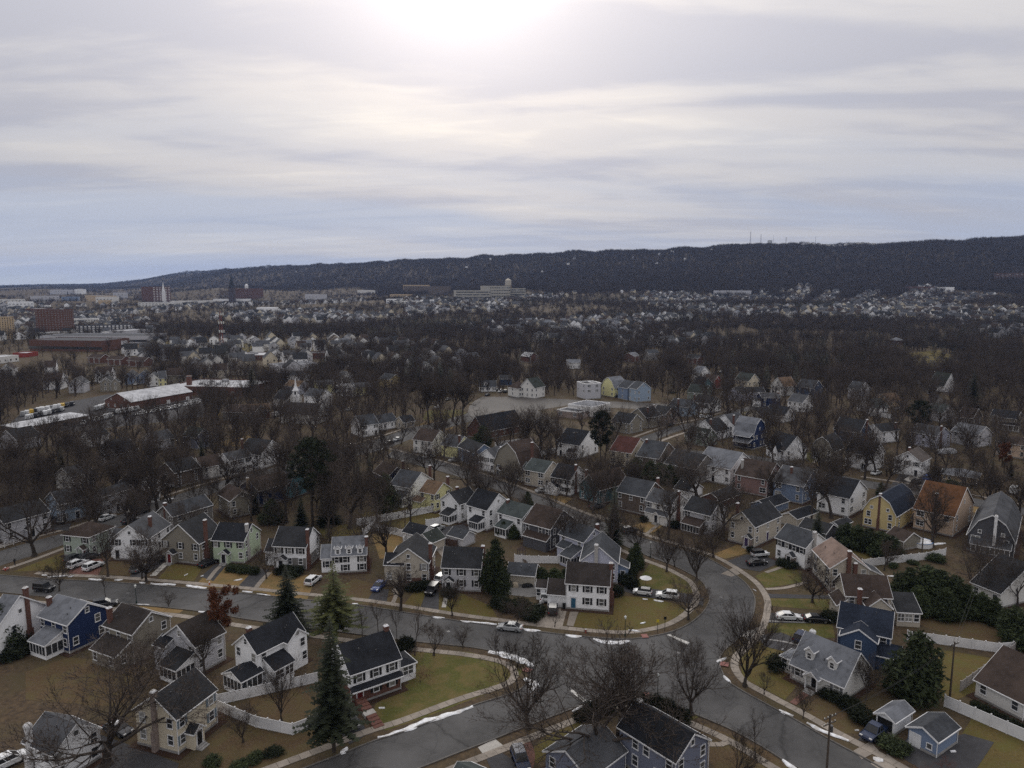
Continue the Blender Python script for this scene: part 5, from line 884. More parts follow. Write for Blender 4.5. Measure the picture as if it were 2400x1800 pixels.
block('red-fronted store', 'low store with a red front at the left edge', (30, 838), (63, 838), 828, 16, 'redwood', 'white', 0, 0)
block('white flat store', 'white flat-roofed store at the left edge', (-20, 856), (45, 848), 840, 16, 'offwhite', 'white', 1, 5)
block('pale flat depot', 'pale flat depot right of the dark apartment block', (287, 790), (350, 785), 776, 26, 'greywhite', 'white', 1, 6)
# far town landmarks
block('brick hotel tower', 'brick tower block with pale bands and a white spire', (359, 708), (401, 708), 672, 40, 'brick', 'grey', 9, 6, 'apartment_tower', 'tower', sz=(6, 2.2), gm=M_trim)
def spire(px, ybase, ytip, label, m, wd=.35, cat='spire', dist=None):
    p = GT(px, ybase + 22); h = z_at(p, ytip) - p.z; e = empty('church_spire', p); tag(e, label, cat); hb = h * .55; w = h * .5 * wd
    b = MB(); b.box(-w / 2, w / 2, -w / 2, w / 2, -3, hb); b.build('tower', m, e)
    b = MB(); b.tube([(0, 0, hb), (0, 0, h)], [w * .62, .3], 8); b.build('spire', roofm('charcoal') if m != M_trim else M_trim, e); return p, h
M_fs = mat('brownstone', (.065, .048, .048), None, .3)
spire(545, 690, 643, 'dark pointed church spire on the far left skyline', M_fs)
spire(385, 690, 661, 'white spire rising behind the brick tower block', M_trim, .25)
block('dark church nave', 'dark stone church body beside the pointed spire', (515, 700), (547, 700), 681, 60, 'brown', 'charcoal', 1, 6, sz=(4, 6))
r_, w_, h_, d_ = block('domed brick building', 'brick building with small white dome beside the spire', (549, 702), (592, 702), 676, 60, 'brick', 'brown', 4, 9, sz=(3, 3))
b = MB(); b.cyl(w_ * .5, 20, h_, h_ + 9, 6, 6, 10); b.tube([(w_ * .5, 20, h_ + 9), (w_ * .5, 20, h_ + 13), (w_ * .5, 20, h_ + 16)], [6, 4.4, .5], 10); b.build('dome', M_trim, r_)
for i, (x0, x1, yb, yt, wl) in enumerate([(324, 420, 719, 709, 'offwhite'), (405, 520, 714, 706, 'offwhite'), (500, 580, 709, 701, 'white'), (602, 640, 738, 721, 'white'), (0, 60, 712, 702, 'offwhite'), (20, 80, 722, 708, 'white'), (85, 140, 706, 694, 'greywhite'), (117, 157, 690, 679, 'greywhite'), (175, 192, 690, 678, 'white'), (145, 185, 706, 696, 'slate'), (200, 245, 706, 692, 'tan'), (225, 265, 712, 696, 'offwhite'), (265, 300, 700, 686, 'greywhite'), (838, 880, 688, 680, 'offwhite'), (905, 940, 712, 701, 'white'), (940, 990, 716, 706, 'offwhite'), (985, 1040, 712, 703, 'white'), (914, 955, 700, 690, 'tan'), (240, 262, 716, 704, 'tan'), (60, 100, 738, 724, 'brick'), (320, 345, 703, 690, 'brown'), (715, 745, 706, 690, 'greywhite')]):
    block('pale block', ['low pale flat-roofed building in the far left town', 'pale office block in the far left town', 'small pale block below the far ridge'][0 if x1 < 330 else 1 if x1 < 700 else 2], (x0, yb), (x1, yb), yt, 35, wl, 'white' if i % 2 else 'lightgrey', 2 if yb - yt > 9 else 1, max(4, (x1 - x0) // 8), 'town_block', 'building', sz=(4, 1.8), grp='far town blocks')
block('dark office block', 'dark brown office block left of the factory', (946, 690), (1040, 690), 671, 40, 'brown', 'charcoal', 5, 14, 'office_block', 'building', sz=(3, 1.6))
block('tan office block', 'tan office block with window bands left of the factory', (945, 686), (1000, 684), 668, 30, 'tan', 'grey', 5, 10, 'office_block', 'building', sz=(4, 1.8), base=None)
block('long factory', 'long cream factory with rows of windows', (1069, 705), (1150, 706), 681, 60, 'factory', 'grey', 4, 24, 'factory', 'factory', sz=(3.4, 3), faces='f')
block('tall factory wing', 'tall stepped wing of the cream factory', (1148, 704), (1196, 700), 670, 50, 'factory', 'grey', 5, 12, 'factory_wing', 'factory', sz=(3.4, 3), faces='f')
block('right factory wing', 'lower right wing of the cream factory', (1194, 699), (1232, 696), 676, 50, 'factory', 'grey', 4, 12, 'factory_wing', 'factory', sz=(3.4, 3))
wp = GT(1191, 698); o = empty('water_tower', wp); tag(o, 'cream water tower on legs above the factory', 'water tower'); z1 = z_at(wp, 669) - wp.z; z2 = z_at(wp, 652) - wp.z; rw = 9.0
for k in range(6):
    b = MB(); a = k * math.pi / 3; b.tube([(rw * math.cos(a), rw * math.sin(a), 0), (rw * .9 * math.cos(a), rw * .9 * math.sin(a), z1)], [.9, .9], 5); b.build('leg', wallm('tan'), o)
b = MB(); b.cyl(0, 0, z1, z2 - 6, rw, rw, 14); b.build('tank', wallm('beige'), o); b = MB(); b.tube([(0, 0, z2 - 6), (0, 0, z2)], [rw * 1.05, .4], 14); b.build('roof', wallm('beige'), o)
block('brick hospital', 'long brick block at the right edge under the ridge', (2329, 661), (2420, 661), 641, 40, 'brick', 'grey', 5, 16, 'brick_block', 'building', sz=(4, 2.4))
block('green-roofed hall', 'pale hall with green roof in the right-hand town', (2197, 685), (2236, 685), 673, 30, 'white', 'green', 1, 6)
block('brick range', 'low brick range in the right-hand town', (2115, 683), (2190, 683), 672, 30, 'brick', 'grey', 2, 14, sz=(3, 1.8))
block('dark-roofed market', 'low dark-roofed market in the right-hand town', (1672, 697), (1760, 697), 681, 40, 'greywhite', 'charcoal', 1, 12, sz=(3, 3))
# pavilion, crypt houses and brick rows at the edge of the cemetery
H('pavilion with grey hip roof', 'low brick pavilion with grey hip roofs in the cemetery', None, (2104, 797), (2140, 795), 5.5, dep=16, kind='hip', pitch=.5, wall='brick', roof='lightgrey', f='w.w', wings=[dict(b=(17, -4, 18, 12), ze=4, kind='hip', pitch=.3, roof='lightgrey', wall='brick', f='w.w')], vents=0, ov=.8)
H('long brick row with charcoal roof', 'brick row house with charcoal roof at the edge of the wood', None, (1610, 838), (1658, 841), 5.5, dep=10, ridge='x', pitch=.5, wall='brick', roof='charcoal', f='w.w.w/w.w.w')
H('brick house with grey roof at the wood', 'brick house with white snow-streaked roof at the wood', (1470, 830), (1486, 835), (1515, 824), 5.5, ridge='x', pitch=.5, wall='brick', roof='lightgrey', l='w', f='w.w/w.w')
H('brick gabled house', 'brick house with white gable among bare trees', (1236, 833), (1240, 836), (1258, 832), 5.0, ridge='y', pitch=.6, wall='brick', roof='white', f='w.w/w.w')
H('white hall among trees', 'white hall with pale roof among bare trees', None, (1330, 850), (1362, 850), 5.0, dep=10, ridge='x', pitch=.4, wall='white', roof='lightgrey', f='www.w')
H('columned grey house', 'grey house with white columns at the edge of the cemetery', None, (1520, 828), (1600, 826), 6.5, dep=12, ridge='x', pitch=.5, wall='stone', roof='slate', f='w.w.w.w.w/w.w.d.w.w')
for i, (x, y, w) in enumerate([(205, 838, 30), (250, 842, 34), (298, 845, 40)]):
    H('brick terrace', ['first brick terrace with brown gabled roof behind the white houses', 'second brick terrace with brown gabled roof behind the white houses', 'third brick terrace with brown gabled roof behind the white houses'][i], None, (x, y), (x + w, y + 1), 5.0, dep=10, ridge='x', pitch=.5, wall='brick', roof='brown', f='w.w.w/w.w.w', name='terrace', cat='terrace')
# steeple on the white church
st = G(687, 975, 0); e = empty('church_steeple', (st.x, st.y + 6, 0)); tag(e, 'slender white steeple with louvred belfry on the church roof', 'steeple')
e.scale = (.82, .82, .95); b = MB(); b.box(-1.7, 1.7, -1.7, 1.7, 4, 10.2); b.build('base', M_trim, e); b = MB(); b.box(-1.4, 1.4, -1.4, 1.4, 10.2, 12.6); b.box(-1.75, 1.75, -1.75, 1.75, 12.6, 12.9); b.build('belfry', M_trim, e)
for a in range(4): b = MB(); b.box(-.5, .5, -1.45, -1.38, 10.6, 12.2); b.build('louvre', M_dark, e, None, a * math.pi / 2)
b = MB(); b.tube([(0, 0, 12.9), (0, 0, 14.2), (0, 0, 15.2), (0, 0, 19.5)], [1.8, 1.1, .7, .08], 8); b.build('spire', M_trim, e)
# row of houses in the left middle distance
for nm, x0, x1, ye, wl, rf, rg in [('white house with brown roof at the left edge', 0, 31, 865, 'white', 'brown', 'y'), ('white house with long dormer', 103, 130, 861, 'white', 'brown', 'x'), ('wide white house with dark roof', 100, 143, 893, 'white', 'brown', 'x'), ('narrow white gable', 143, 159, 884, 'white', 'brown', 'y'), ('grey house with glazed corner', 160, 196, 900, 'greywhite', 'grey', 'y'), ('white three-gabled house', 221, 271, 876, 'white', 'brown', 'x'),
           ('taupe house before the three gables', 234, 262, 896, 'taupe', 'charcoal', 'y'), ('slate gabled house', 291, 320, 882, 'slate', 'slate', 'y'), ('blue-grey gabled house', 323, 350, 880, 'slate', 'slate', 'y'), ('bright white gabled house', 343, 371, 886, 'white', 'slate', 'y'), ('pale yellow-green house', 373, 390, 887, 'paleyellow', 'grey', 'x'), ('brown-roofed house by the school', 389, 432, 880, 'taupe', 'brown', 'x'), ('beige house with brown roof', 497, 532, 868, 'beige', 'brown', 'x')]:
    H(nm, nm + ' in the left middle distance', None, (x0, ye), (x1, ye - 1), 5.8, dep=10, ridge=rg, pitch=.85, wall=wl, roof=rf, f='a|w.w/w.w' if rg == 'y' else 'w.w/w.w', wings=[dict(b=(1 + 5.5 * k, -.6, 4, 4), ze=5.8, ridge='y', pitch=1.1, n='front_gable', f='w/w') for k in range(2)] if 'three' in nm else ())
# ------------------------------------------------------------------ trees
M_bark = mat('bark', (.070, .058, .050), (.040, .033, .029), 1.2, rough=.95, spec=.1, objinfo=.15)
M_twig = mat('bare_twigs', (.078, .063, .054), (.047, .038, .033), .15, rough=.95, spec=.05, objinfo=.28)
M_twigred = mat('reddish_twigs', (.14, .068, .055), (.09, .05, .042), .2, rough=.95, spec=.05, objinfo=.2)
M_needle = mat('dark_needles', (.024, .029, .015), (.009, .012, .007), .5, rough=.9, spec=.15, objinfo=.3)
M_needle2 = mat('yellow_green_needles', (.075, .078, .028), (.035, .042, .018), .5, rough=.9, spec=.12, objinfo=.2)
M_leaf = mat('hedge_leaves', (.045, .058, .022), (.018, .025, .012), .8, rough=.85, spec=.2, objinfo=.25)
M_rust = mat('rusty_leaves', (.12, .045, .022), (.06, .026, .016), .8, rough=.9, spec=.1)
def ribbons(rib):
    """rib: array rows p0(3) p1(3) width -> tapering triangles with a kink of their own direction"""
    A = np.array(rib, float); p0, p1, w = A[:, :3], A[:, 3:6], A[:, 6:7]
    d = p1 - p0; rs = np.random.RandomState(len(rib)); rn = rs.normal(size=d.shape); s = np.cross(d, rn); s /= np.linalg.norm(s, axis=1, keepdims=True) + 1e-9
    V = np.stack([p0 - s * w / 2, p0 + s * w / 2, p1], 1).reshape(-1, 3); F = np.arange(len(V)).reshape(-1, 3); return V, F
def mesh_np(name, V, F, m, smooth=False):
    me = bpy.data.meshes.new(name); n = len(F); k = F.shape[1]
    me.vertices.add(len(V)); me.vertices.foreach_set('co', np.asarray(V, np.float32).ravel()); me.loops.add(n * k); me.loops.foreach_set('vertex_index', np.asarray(F, np.int32).ravel())
    me.polygons.add(n); me.polygons.foreach_set('loop_start', np.arange(0, n * k, k, dtype=np.int32)); me.materials.append(m); me.update(calc_edges=True); return me
def bare_tree(seed, Ht=15.0, trunk=.28, limbs=6, ang=(25, 55), spread=.62, levels=4, kids=(6, 6, 5, 4), tw=.035, up=.18, lean=0., r0=None, thin=1.0):
    """tapered trunk, limbs and branches as tubes; twigs as fine slivers"""
    rn = random.Random(seed); tb = MB(); rib = []
    r0 = r0 or Ht * .023
    def grow(p, d, L, r, lv):
        n = 5 if lv <= 1 else 3 if lv == 2 else 2; pts = [p]; rad = [r]; dd = d.copy(); last = lv >= levels
        for i in range(n):
            wob = .16 if lv else .06
            dd = (dd + Vector((rn.gauss(0, wob), rn.gauss(0, wob), rn.gauss(0, wob) + up * (.5 if lv else 0)))).normalized()
            p = p + dd * (L / n); pts.append(p); rad.append(max(r * (1 - (i + 1) / n * (.45 if lv == 0 else .8)), .006))
        if last or r < .022:
            for a, b in zip(pts[:-1], pts[1:]): rib.append((*a, *(b + (b - a) * .25), tw))
        else: tb.tube(pts, rad, 7 if lv == 0 else 5 if lv == 1 else 4 if lv == 2 else 3, cap=False)
        if last: return
        k = limbs if lv == 0 else kids[min(lv, len(kids) - 1)]
        for i in range(k):
            f = rn.uniform(.62, 1.0) if lv == 0 else rn.uniform(.22, 1.0)
            if i == 0: f = 1.0
            q = f * n; j = min(int(q), n - 1); pos = pts[j].lerp(pts[j + 1], q - j); ax = (pts[j + 1] - pts[j]).normalized()
            th = R(rn.uniform(*ang)) * (1.0 if i else .35); az = 2 * math.pi * ((i + rn.random() * .7) / k) + lv * 1.3
            u = ax.orthogonal().normalized(); v = ax.cross(u); nd = (ax * math.cos(th) + (u * math.cos(az) + v * math.sin(az)) * math.sin(th)).normalized()
            ln = (Ht * spread * rn.uniform(.75, 1.1)) if lv == 0 else L * rn.uniform(.42, .68) * (1.15 - .45 * f)
            grow(pos, nd, ln, rad[j] * (rn.uniform(.56, .8) if lv == 0 else rn.uniform(.45, .66)), lv + 1)
    grow(Vector((0, 0, -.15)), Vector((lean, 0, 1)).normalized(), Ht * trunk, r0, 0)
    tb.tube([(0, 0, -.1), (0, 0, .5)], [r0 * 1.6, r0 * 1.02], 7, cap=False)
    V, F = ribbons(rib)
    zmax = max(V[:, 2].max(), .1); k = Ht / zmax
    V = V * k; tb.v = [(a * k, b * k, c * k) for a, b, c in tb.v]
    return tb, V, F
def conifer(seed, Ht=14., wd=.2, dens=1.0, droop=.25, ragged=.2, m=None, base=.06, sz=.5):
    rn = random.Random(seed); T = []; tb = MB(); tb.tube([(0, 0, -.1), (0, 0, Ht * .6), (0, 0, Ht)], [Ht * .014, Ht * .008, .02], 6, cap=False)
    n = int(34 * dens)
    for i in range(n):
        f = i / (n - 1); z = Ht * (base + (1 - base) * f); rr = Ht * wd * (1 - f) ** .85 * (1 + rn.uniform(-ragged, ragged)) + .12
        k = max(5, int(9 * dens * (1 - f * .5)))
        for j in range(k):
            a = 2 * math.pi * (j + rn.random()) / k + i; L = rr * rn.uniform(.65, 1.12); c, s = math.cos(a), math.sin(a)
            m_ = max(2, int(L / (sz * .55)))
            for q in range(m_):
                t = (q + .5) / m_; x = L * t; zz = z - droop * x + .12 * x * x / max(L, .3); w = sz * (1.15 - .6 * t) * rn.uniform(.7, 1.2) * (1 - .72 * f ** 2)
                for sg in (-1, 1):
                    p = Vector((c * x, s * x, zz)); side = Vector((-s, c, 0)) * sg; out = Vector((c, s, -droop * .6))
                    p2 = p + side * w + out * w * .5 + Vector((0, 0, rn.uniform(-.25, .12) * w)); p3 = p + out * w * 1.1 + Vector((0, 0, rn.uniform(-.1, .2) * w))
                    T.append((*p, *p2, *p3))
    V = np.array(T).reshape(-1, 3); return tb, V, np.arange(len(V)).reshape(-1, 3)
def puffs(seed, centres, n, leaf=.22, flat=.8):
    """leaf-sized faces spread through clumps: (x, y, z, radius)"""
    rs = np.random.RandomState(seed); out = []; tot = sum(c[3] ** 2 for c in centres)
    for c in centres:
        k = max(8, int(n * c[3] ** 2 / tot)); d = rs.normal(size=(k, 3)); d /= np.linalg.norm(d, axis=1, keepdims=True); rr = c[3] * rs.uniform(.55, 1.06, (k, 1)); p = d * rr * np.array([1, 1, flat]) + np.array(c[:3])
        a = rs.normal(size=(k, 3)) * leaf; b = rs.normal(size=(k, 3)) * leaf; out.append(np.stack([p, p + a, p + b], 1))
    V = np.concatenate(out).reshape(-1, 3); return V, np.arange(len(V)).reshape(-1, 3)
def pine(seed, Ht=18., crown=.55, wd=.26):
    rn = random.Random(seed); tb = MB(); tb.tube([(0, 0, -.1), (.2, 0, Ht * .5), (0, .1, Ht)], [Ht * .016, Ht * .011, .05], 6, cap=False); cs = []
    for i in range(46):
        f = (i + rn.random()) / 46; z = Ht * (1 - crown + crown * f); rr = Ht * wd * (math.sin(math.pi * min(.12 + f * .86, 1)) ** .7) * rn.uniform(.35, 1.0); a = i * 2.4 + rn.random()
        q = (rr * math.cos(a), rr * math.sin(a), z + rr * .1); cs.append((*q, Ht * rn.uniform(.045, .075))); tb.tube([(0, 0, z - rr * .25), q], [Ht * .004 + .02, .02], 3, cap=False)
    V, F = puffs(seed, cs, 5200, .24, .55); return tb, V, F
PROTO = {}
def proto(k, gen, m, mt=None):
    tb, V, F = gen; PROTO[k] = (tb.mesh('trunk', [mt or M_bark], smooth=True), mesh_np('crown', V, F, m), float(V[:, 2].max()))
for i in range(3): proto('oak%d' % i, bare_tree(11 + i, 16, .24, 7, (32, 62), .55, 4, (7, 8, 8, 7), .052, .16), M_twig)
for i in range(2): proto('big%d' % i, bare_tree(211 + i, 18, .20, 7, (24, 56), .60, 4, (7, 8, 8, 8), .062, .20, r0=.52), M_twig)
for i in range(3): proto('round%d' % i, bare_tree(31 + i, 12, .26, 9, (20, 46), .55, 4, (7, 8, 7, 7), .046, .22), M_twig)
for i in range(2): proto('vase%d' % i, bare_tree(51 + i, 14, .20, 11, (12, 32), .72, 4, (7, 8, 7, 6), .048, .26), M_twig)
for i in range(3): proto('tall%d' % i, bare_tree(71 + i, 20, .38, 9, (26, 52), .38, 4, (8, 8, 7, 6), .055, .20), M_twig)
for i in range(2): proto('thin%d' % i, bare_tree(91 + i, 10, .55, 7, (18, 40), .36, 3, (6, 8, 7), .04, .22, r0=.12), M_twig)
for i in range(2): proto('small%d' % i, bare_tree(97 + i, 6, .22, 8, (25, 55), .55, 4, (6, 6, 6, 5), .034, .18, r0=.14), M_twig)
for i in range(3): proto('spruce%d' % i, conifer(5 + i, 14, (.22, .27, .18)[i], 1.25, (.22, .3, .15)[i], .22, sz=.6), M_needle)
proto('spruce3', conifer(21, 14, .21, 1.15, .26, .45, sz=.62, base=.2), M_needle)
proto('larch', conifer(9, 14, .24, 1.0, .12, .4, sz=.55, base=.2), M_needle2)
for i in range(2): proto('pine%d' % i, pine(15 + i, 18), M_needle)
V_, F_ = puffs(3, [(0, 0, 3.2, 2.6), (1.4, .4, 2.2, 2.0), (-1.5, .3, 2.0, 2.1), (.2, -1.2, 2.0, 2.0), (.2, .6, 5.2, 1.9), (-.6, .2, 6.6, 1.3), (.1, 0, 7.8, .8)], 6500, .24, 1.05); _t = MB(); _t.cyl(0, 0, -.1, 3, .25, .12, 6); PROTO['arbor'] = (_t.mesh('trunk', [M_bark]), mesh_np('crown', V_, F_, M_leaf), 8.6)
V_, F_ = puffs(4, [(0, 0, .8, 1.0), (.7, .2, .6, .7), (-.7, -.1, .6, .75), (0, .6, .7, .7)], 1500, .13, .85); _t = MB(); _t.cyl(0, 0, -.1, .7, .08, .05, 5); PROTO['shrub'] = (_t.mesh('stem', [M_bark]), mesh_np('foliage', V_, F_, M_leaf), 1.8)
PROTO['darkshrub'] = (PROTO['shrub'][0], mesh_np('foliage', V_, F_, M_needle), 1.8)
_t, V_, F_ = bare_tree(201, 2.2, .1, 11, (15, 55), .8, 3, (6, 6, 5), .02, .12, r0=.035); PROTO['bareshrub'] = (_t.mesh('stem', [M_bark]), mesh_np('foliage', V_, F_, M_twigred), 2.2)
tb_, V_, F_ = bare_tree(131, 11, .3, 7, (20, 45), .5, 3, (6, 5, 5), .035, .22); L_, LF_ = puffs(7, [(random.Random(i).gauss(0, 1.3), random.Random(i + 50).gauss(0, 1.3), 4.4 + 6.2 * ((i * .37) % 1), .75) for i in range(26)], 4200, .2); PROTO['rusty'] = (tb_.mesh('trunk', [M_bark], smooth=True), mesh_np('crown', np.concatenate([V_, L_]), np.concatenate([F_, LF_ + len(V_)]), M_rust), 11.0)
ORD = ['', 'second ', 'third ', 'fourth ', 'fifth ', 'sixth ', 'seventh ', 'eighth ', 'ninth ', 'tenth ', 'eleventh ', 'twelfth ']
USED = {}
def where(x, y):
    """say where something stands by the landmark next to it"""
    bx, by, s = min(LAND, key=lambda q: (q[0] - x) ** 2 + (q[1] - y) ** 2)
    a = P((x, y, 0)); b = P((bx, by, 0)); dx, dy = a[0] - b[0], a[1] - b[1]
    rel = ('right of' if dx > 0 else 'left of') if abs(dx) > abs(dy) * 1.3 else ('in front of' if dy > 0 else 'behind')
    return rel, s
def place_label(desc, x, y):
    rel, s = where(x, y); base = '%s %s the %s' % (desc, rel, s); n = USED.get(base, 0); USED[base] = n + 1
    return base if n == 0 else '%s%s' % (ORD[min(n, 11)], base)
DESC = {'big': 'great bare tree', 'oak': 'broad bare tree', 'round': 'round-crowned bare tree', 'vase': 'fan-shaped bare tree', 'tall': 'tall bare tree', 'thin': 'thin bare sapling', 'small': 'small bare tree', 'spruce': 'dark conical spruce', 'larch': 'yellow-green sparse conifer', 'pine': 'dark green pine', 'arbor': 'dense rounded evergreen', 'shrub': 'green shrub', 'darkshrub': 'dark green shrub', 'bareshrub': 'leafless reddish shrub', 'rusty': 'tree with rusty brown leaves'}
def tree(kind, x, y, h, rz=None, label=None, wide=1.0, z=0.0, occ=True, grp=None):
    k = kind if kind in PROTO else kind + '0'; tr, cr, hp = PROTO[k]; s = h / hp; st = kind.rstrip('0123456789')
    shr = 'shrub' in st; rz = random.Random(int(x * 31 + y * 17)).uniform(0, 6.28) if rz is None else rz
    e = bpy.data.objects.new('shrub' if shr else 'conifer' if st in ('spruce', 'larch', 'pine', 'arbor') else 'bare_tree' if st != 'rusty' else 'leafy_tree', None); e.location = (x, y, z); e.rotation_euler = (0, 0, rz); e.scale = (s * wide, s * wide, s); col.objects.link(e)
    inst(tr.name.split('.')[0], tr, e); inst(cr.name.split('.')[0], cr, e)
    tag(e, label or place_label(DESC[st], x, y), 'shrub' if shr else 'tree', grp or ('shrubs by the houses' if shr else 'evergreens' if st in ('spruce', 'larch', 'pine', 'arbor') else 'bare trees'))
    if occ: OCC.append((x, y, 1.2 if shr else 2.0)); TREES.append((x, y))
    return e
TREES = []
def tpx(kind, px, py, ytop, label=None, wide=1.0, rz=None):
    g = G(px, py); h = z_at(g, ytop); return tree(kind, g.x, g.y, h, rz, label, wide)
# trees one can pick out
for a in [('big0', 250, 1792, 1492, 'huge spreading bare tree in the bottom left corner', 1.25), ('big1', 1238, 1706, 1452, 'leaning bare tree at the grass corner beside the junction', .95), ('big0', 1385, 1778, 1466, 'broad bare tree growing through the bottom grey roofs', 1.2), ('tall1', 1450, 1735, 1484, 'reddish bare tree beside the black-roofed house at the bottom', 1.5),
          ('big1', 1621, 1675, 1466, 'crooked bare tree with low side branch on the verge', .85), ('vase0', 1746, 1608, 1402, 'fan-shaped bare tree on the verge of the curved street', 1.35), ('round0', 1613, 1452, 1356, 'small round bare tree on the corner lawn', 1.35), ('vase1', 1633, 1360, 1232, 'fan-shaped bare tree on the inside of the bend', 1.35), ('small0', 1581, 1328, 1266, 'slim bare tree on the inner verge', .8), ('round1', 1672, 1306, 1206, 'bare tree in the tan lawn before the tudor house', 1.25),
          ('small1', 1547, 1267, 1222, 'small bare tree before the white house with corner chimney', 1.1), ('tall0', 1306, 1300, 1158, 'tall bare tree beside the dark slate house', 1.4), ('big0', 1634, 1172, 1040, 'great spreading bare tree behind the charcoal roofs', 1.5), ('spruce2', 1438, 1280, 1132, 'tall narrow dark spruce on the curved street', .95), ('round2', 1904, 1412, 1296, 'dense round bare tree before the pinkish-roofed house', 1.3), ('small0', 1791, 1628, 1568, 'young bare tree on the verge before the cottage', .8), ('round1', 1882, 1684, 1610, 'bare bushy tree before the dormered cottage', .9),
          ('vase1', 2030, 1640, 1530, 'brown bare tree beside the cottage gable', 1.0), ('arbor', 2140, 1632, 1480, 'dense yellow-green evergreen behind the cottage', 1.25), ('spruce3', 783, 1762, 1446, 'tallest dark spruce, in front of the brick and white house', .98), ('spruce1', 676, 1482, 1326, 'dark spruce beside the left street', 1.35), ('larch', 786, 1502, 1316, 'sparse yellow-green conifer on the verge', 1.45), ('rusty', 520, 1532, 1372, 'tree with rusty brown leaves behind the grey-white house', .8), ('arbor', 10, 1530, 1415, 'dark evergreen at the left edge', 1.0),
          ('round0', 139, 1386, 1300, 'bare street tree beside the black jeep', .9), ('tall2', 253, 1352, 1226, 'bare street tree beside the parked white cars', .9), ('round2', 343, 1364, 1228, 'round bare street tree before the white and taupe houses', 1.15), ('thin0', 249, 1408, 1330, 'thin bare street tree behind the navy house', 1.0), ('small1', 395, 1423, 1378, 'small round bare tree on the tan verge', 1.1), ('thin1', 850, 1500, 1405, 'first thin sapling behind the brick and white house', 1.0), ('thin0', 886, 1488, 1392, 'second thin sapling behind the brick and white house', 1.0), ('thin1', 972, 1536, 1395, 'tall thin sapling right of the brick chimney', .9), ('thin0', 930, 1500, 1410, 'third thin sapling behind the brick and white house', .9), ('small0', 1017, 1536, 1450, 'bare lawn tree on the green corner', 1.0), ('small1', 1085, 1518, 1458, 'small bare tree at the corner kerb', 1.1),
          ('round1', 1060, 1443, 1345, 'bare street tree before the dark-shuttered white house', .95), ('tall1', 939, 1432, 1310, 'bare tree before the beige gabled house', 1.2), ('round0', 1212, 1465, 1395, 'grey bare tree beside the silver car', 1.0), ('arbor', 1162, 1395, 1262, 'dark evergreen right of the shuttered white house', .75), ('oak1', 81, 1303, 1078, 'great bare tree beside the left cross street', .95), ('tall0', 371, 1213, 1020, 'tallest bare tree behind the white row', 1.0), ('tall1', 325, 1201, 1050, 'tall bare tree beside the sun porch house', .9), ('tall2', 223, 1213, 1050, 'tall bare tree left of the tall pair', 1.0), ('oak0', 205, 1215, 1070, 'broad bare tree behind the light blue house', 1.0),
          ('oak2', 820, 1238, 1020, 'wide many-limbed bare tree behind the dormered house', 1.1), ('tall2', 672, 1225, 1058, 'bare tree with bent trunk before the cyan house', .9), ('pine0', 733, 1234, 1020, 'tall dark green pine behind the white and stone house', 1.0), ('spruce1', 770, 1228, 1125, 'dark conifer beside the tall pine', 1.2), ('arbor', 640, 1225, 1170, 'round dark evergreen behind the pale green house', 1.5), ('arbor', 905, 1195, 1110, 'dark evergreen beside the navy house', 1.1), ('tall1', 1237, 1066, 938, 'tall bare tree before the chapel end', 1.2), ('tall0', 1265, 1071, 938, 'tall bare tree right of the chapel', 1.1), ('pine1', 1407, 1102, 958, 'tall dark pine behind the teal house', .9), ('arbor', 1130, 1048, 998, 'dark evergreen before the chapel', 1.6),
          ('tall1', 1005, 996, 870, 'first tall bare tree on the green beside the junction', .9), ('tall2', 1033, 994, 872, 'second tall bare tree on the green beside the junction', .9), ('tall0', 1061, 988, 868, 'third tall bare tree on the green beside the junction', 1.0), ('tall1', 1085, 992, 870, 'fourth tall bare tree on the green beside the junction', 1.0), ('spruce0', 592, 930, 848, 'dark spruce beside the school', 1.1), ('spruce1', 2278, 958, 862, 'broad dark conifer behind the brown bungalow', 1.1), ('pine1', 2152, 1034, 935, 'dark pine behind the bay-window house', 1.2), ('rusty', 2353, 1108, 1036, 'reddish conifer behind the ranch house', .8), ('oak0', 2262, 1062, 985, 'broad bare tree behind the boat', 1.2),
          ('tall2', 1900, 1225, 1080, 'leaning bare tree behind the hedge', .9), ('tall0', 1948, 1215, 1060, 'yellow-grey bare tree before the white house', 1.1), ('oak2', 1835, 1155, 1085, 'bare tree before the slate-blue house', .9), ('round0', 1795, 1160, 1090, 'bare tree before the mauve house', 1.0), ('oak1', 2290, 1400, 1248, 'bare tree beside the grey gambrel house', .8), ('round2', 2335, 1380, 1255, 'dense bare tree before the dark-roofed house', 1.1), ('oak0', 2385, 1420, 1270, 'bare tree at the right fence', .8), ('small1', 570, 1740, 1640, 'bare garden tree inside the white fence', 1.0), ('vase0', 660, 1690, 1540, 'many-stemmed bare tree before the white cross gable', .9), ('small0', 1300, 1470, 1420, 'bare bush tree by the driveway of the blue-door house', .8), ('thin1', 1770, 1780, 1640, 'pale thin tree on the lower verge', .8), ('tall2', 480, 1590, 1450, 'bare tree between the grey-white and cream houses', .9), ('oak1', 330, 1610, 1465, 'bare tree behind the taupe house', 1.0), ('round2', 1720, 1845, 1700, 'evergreen-brown tree at the bottom edge', .8)]:
    tpx(*a[:4], label=a[4], wide=a[5])
for p in [(1590, 1005), (1612, 995), (1745, 1000)]: tpx('small1', p[0], p[1] + 60, p[1] + 22)
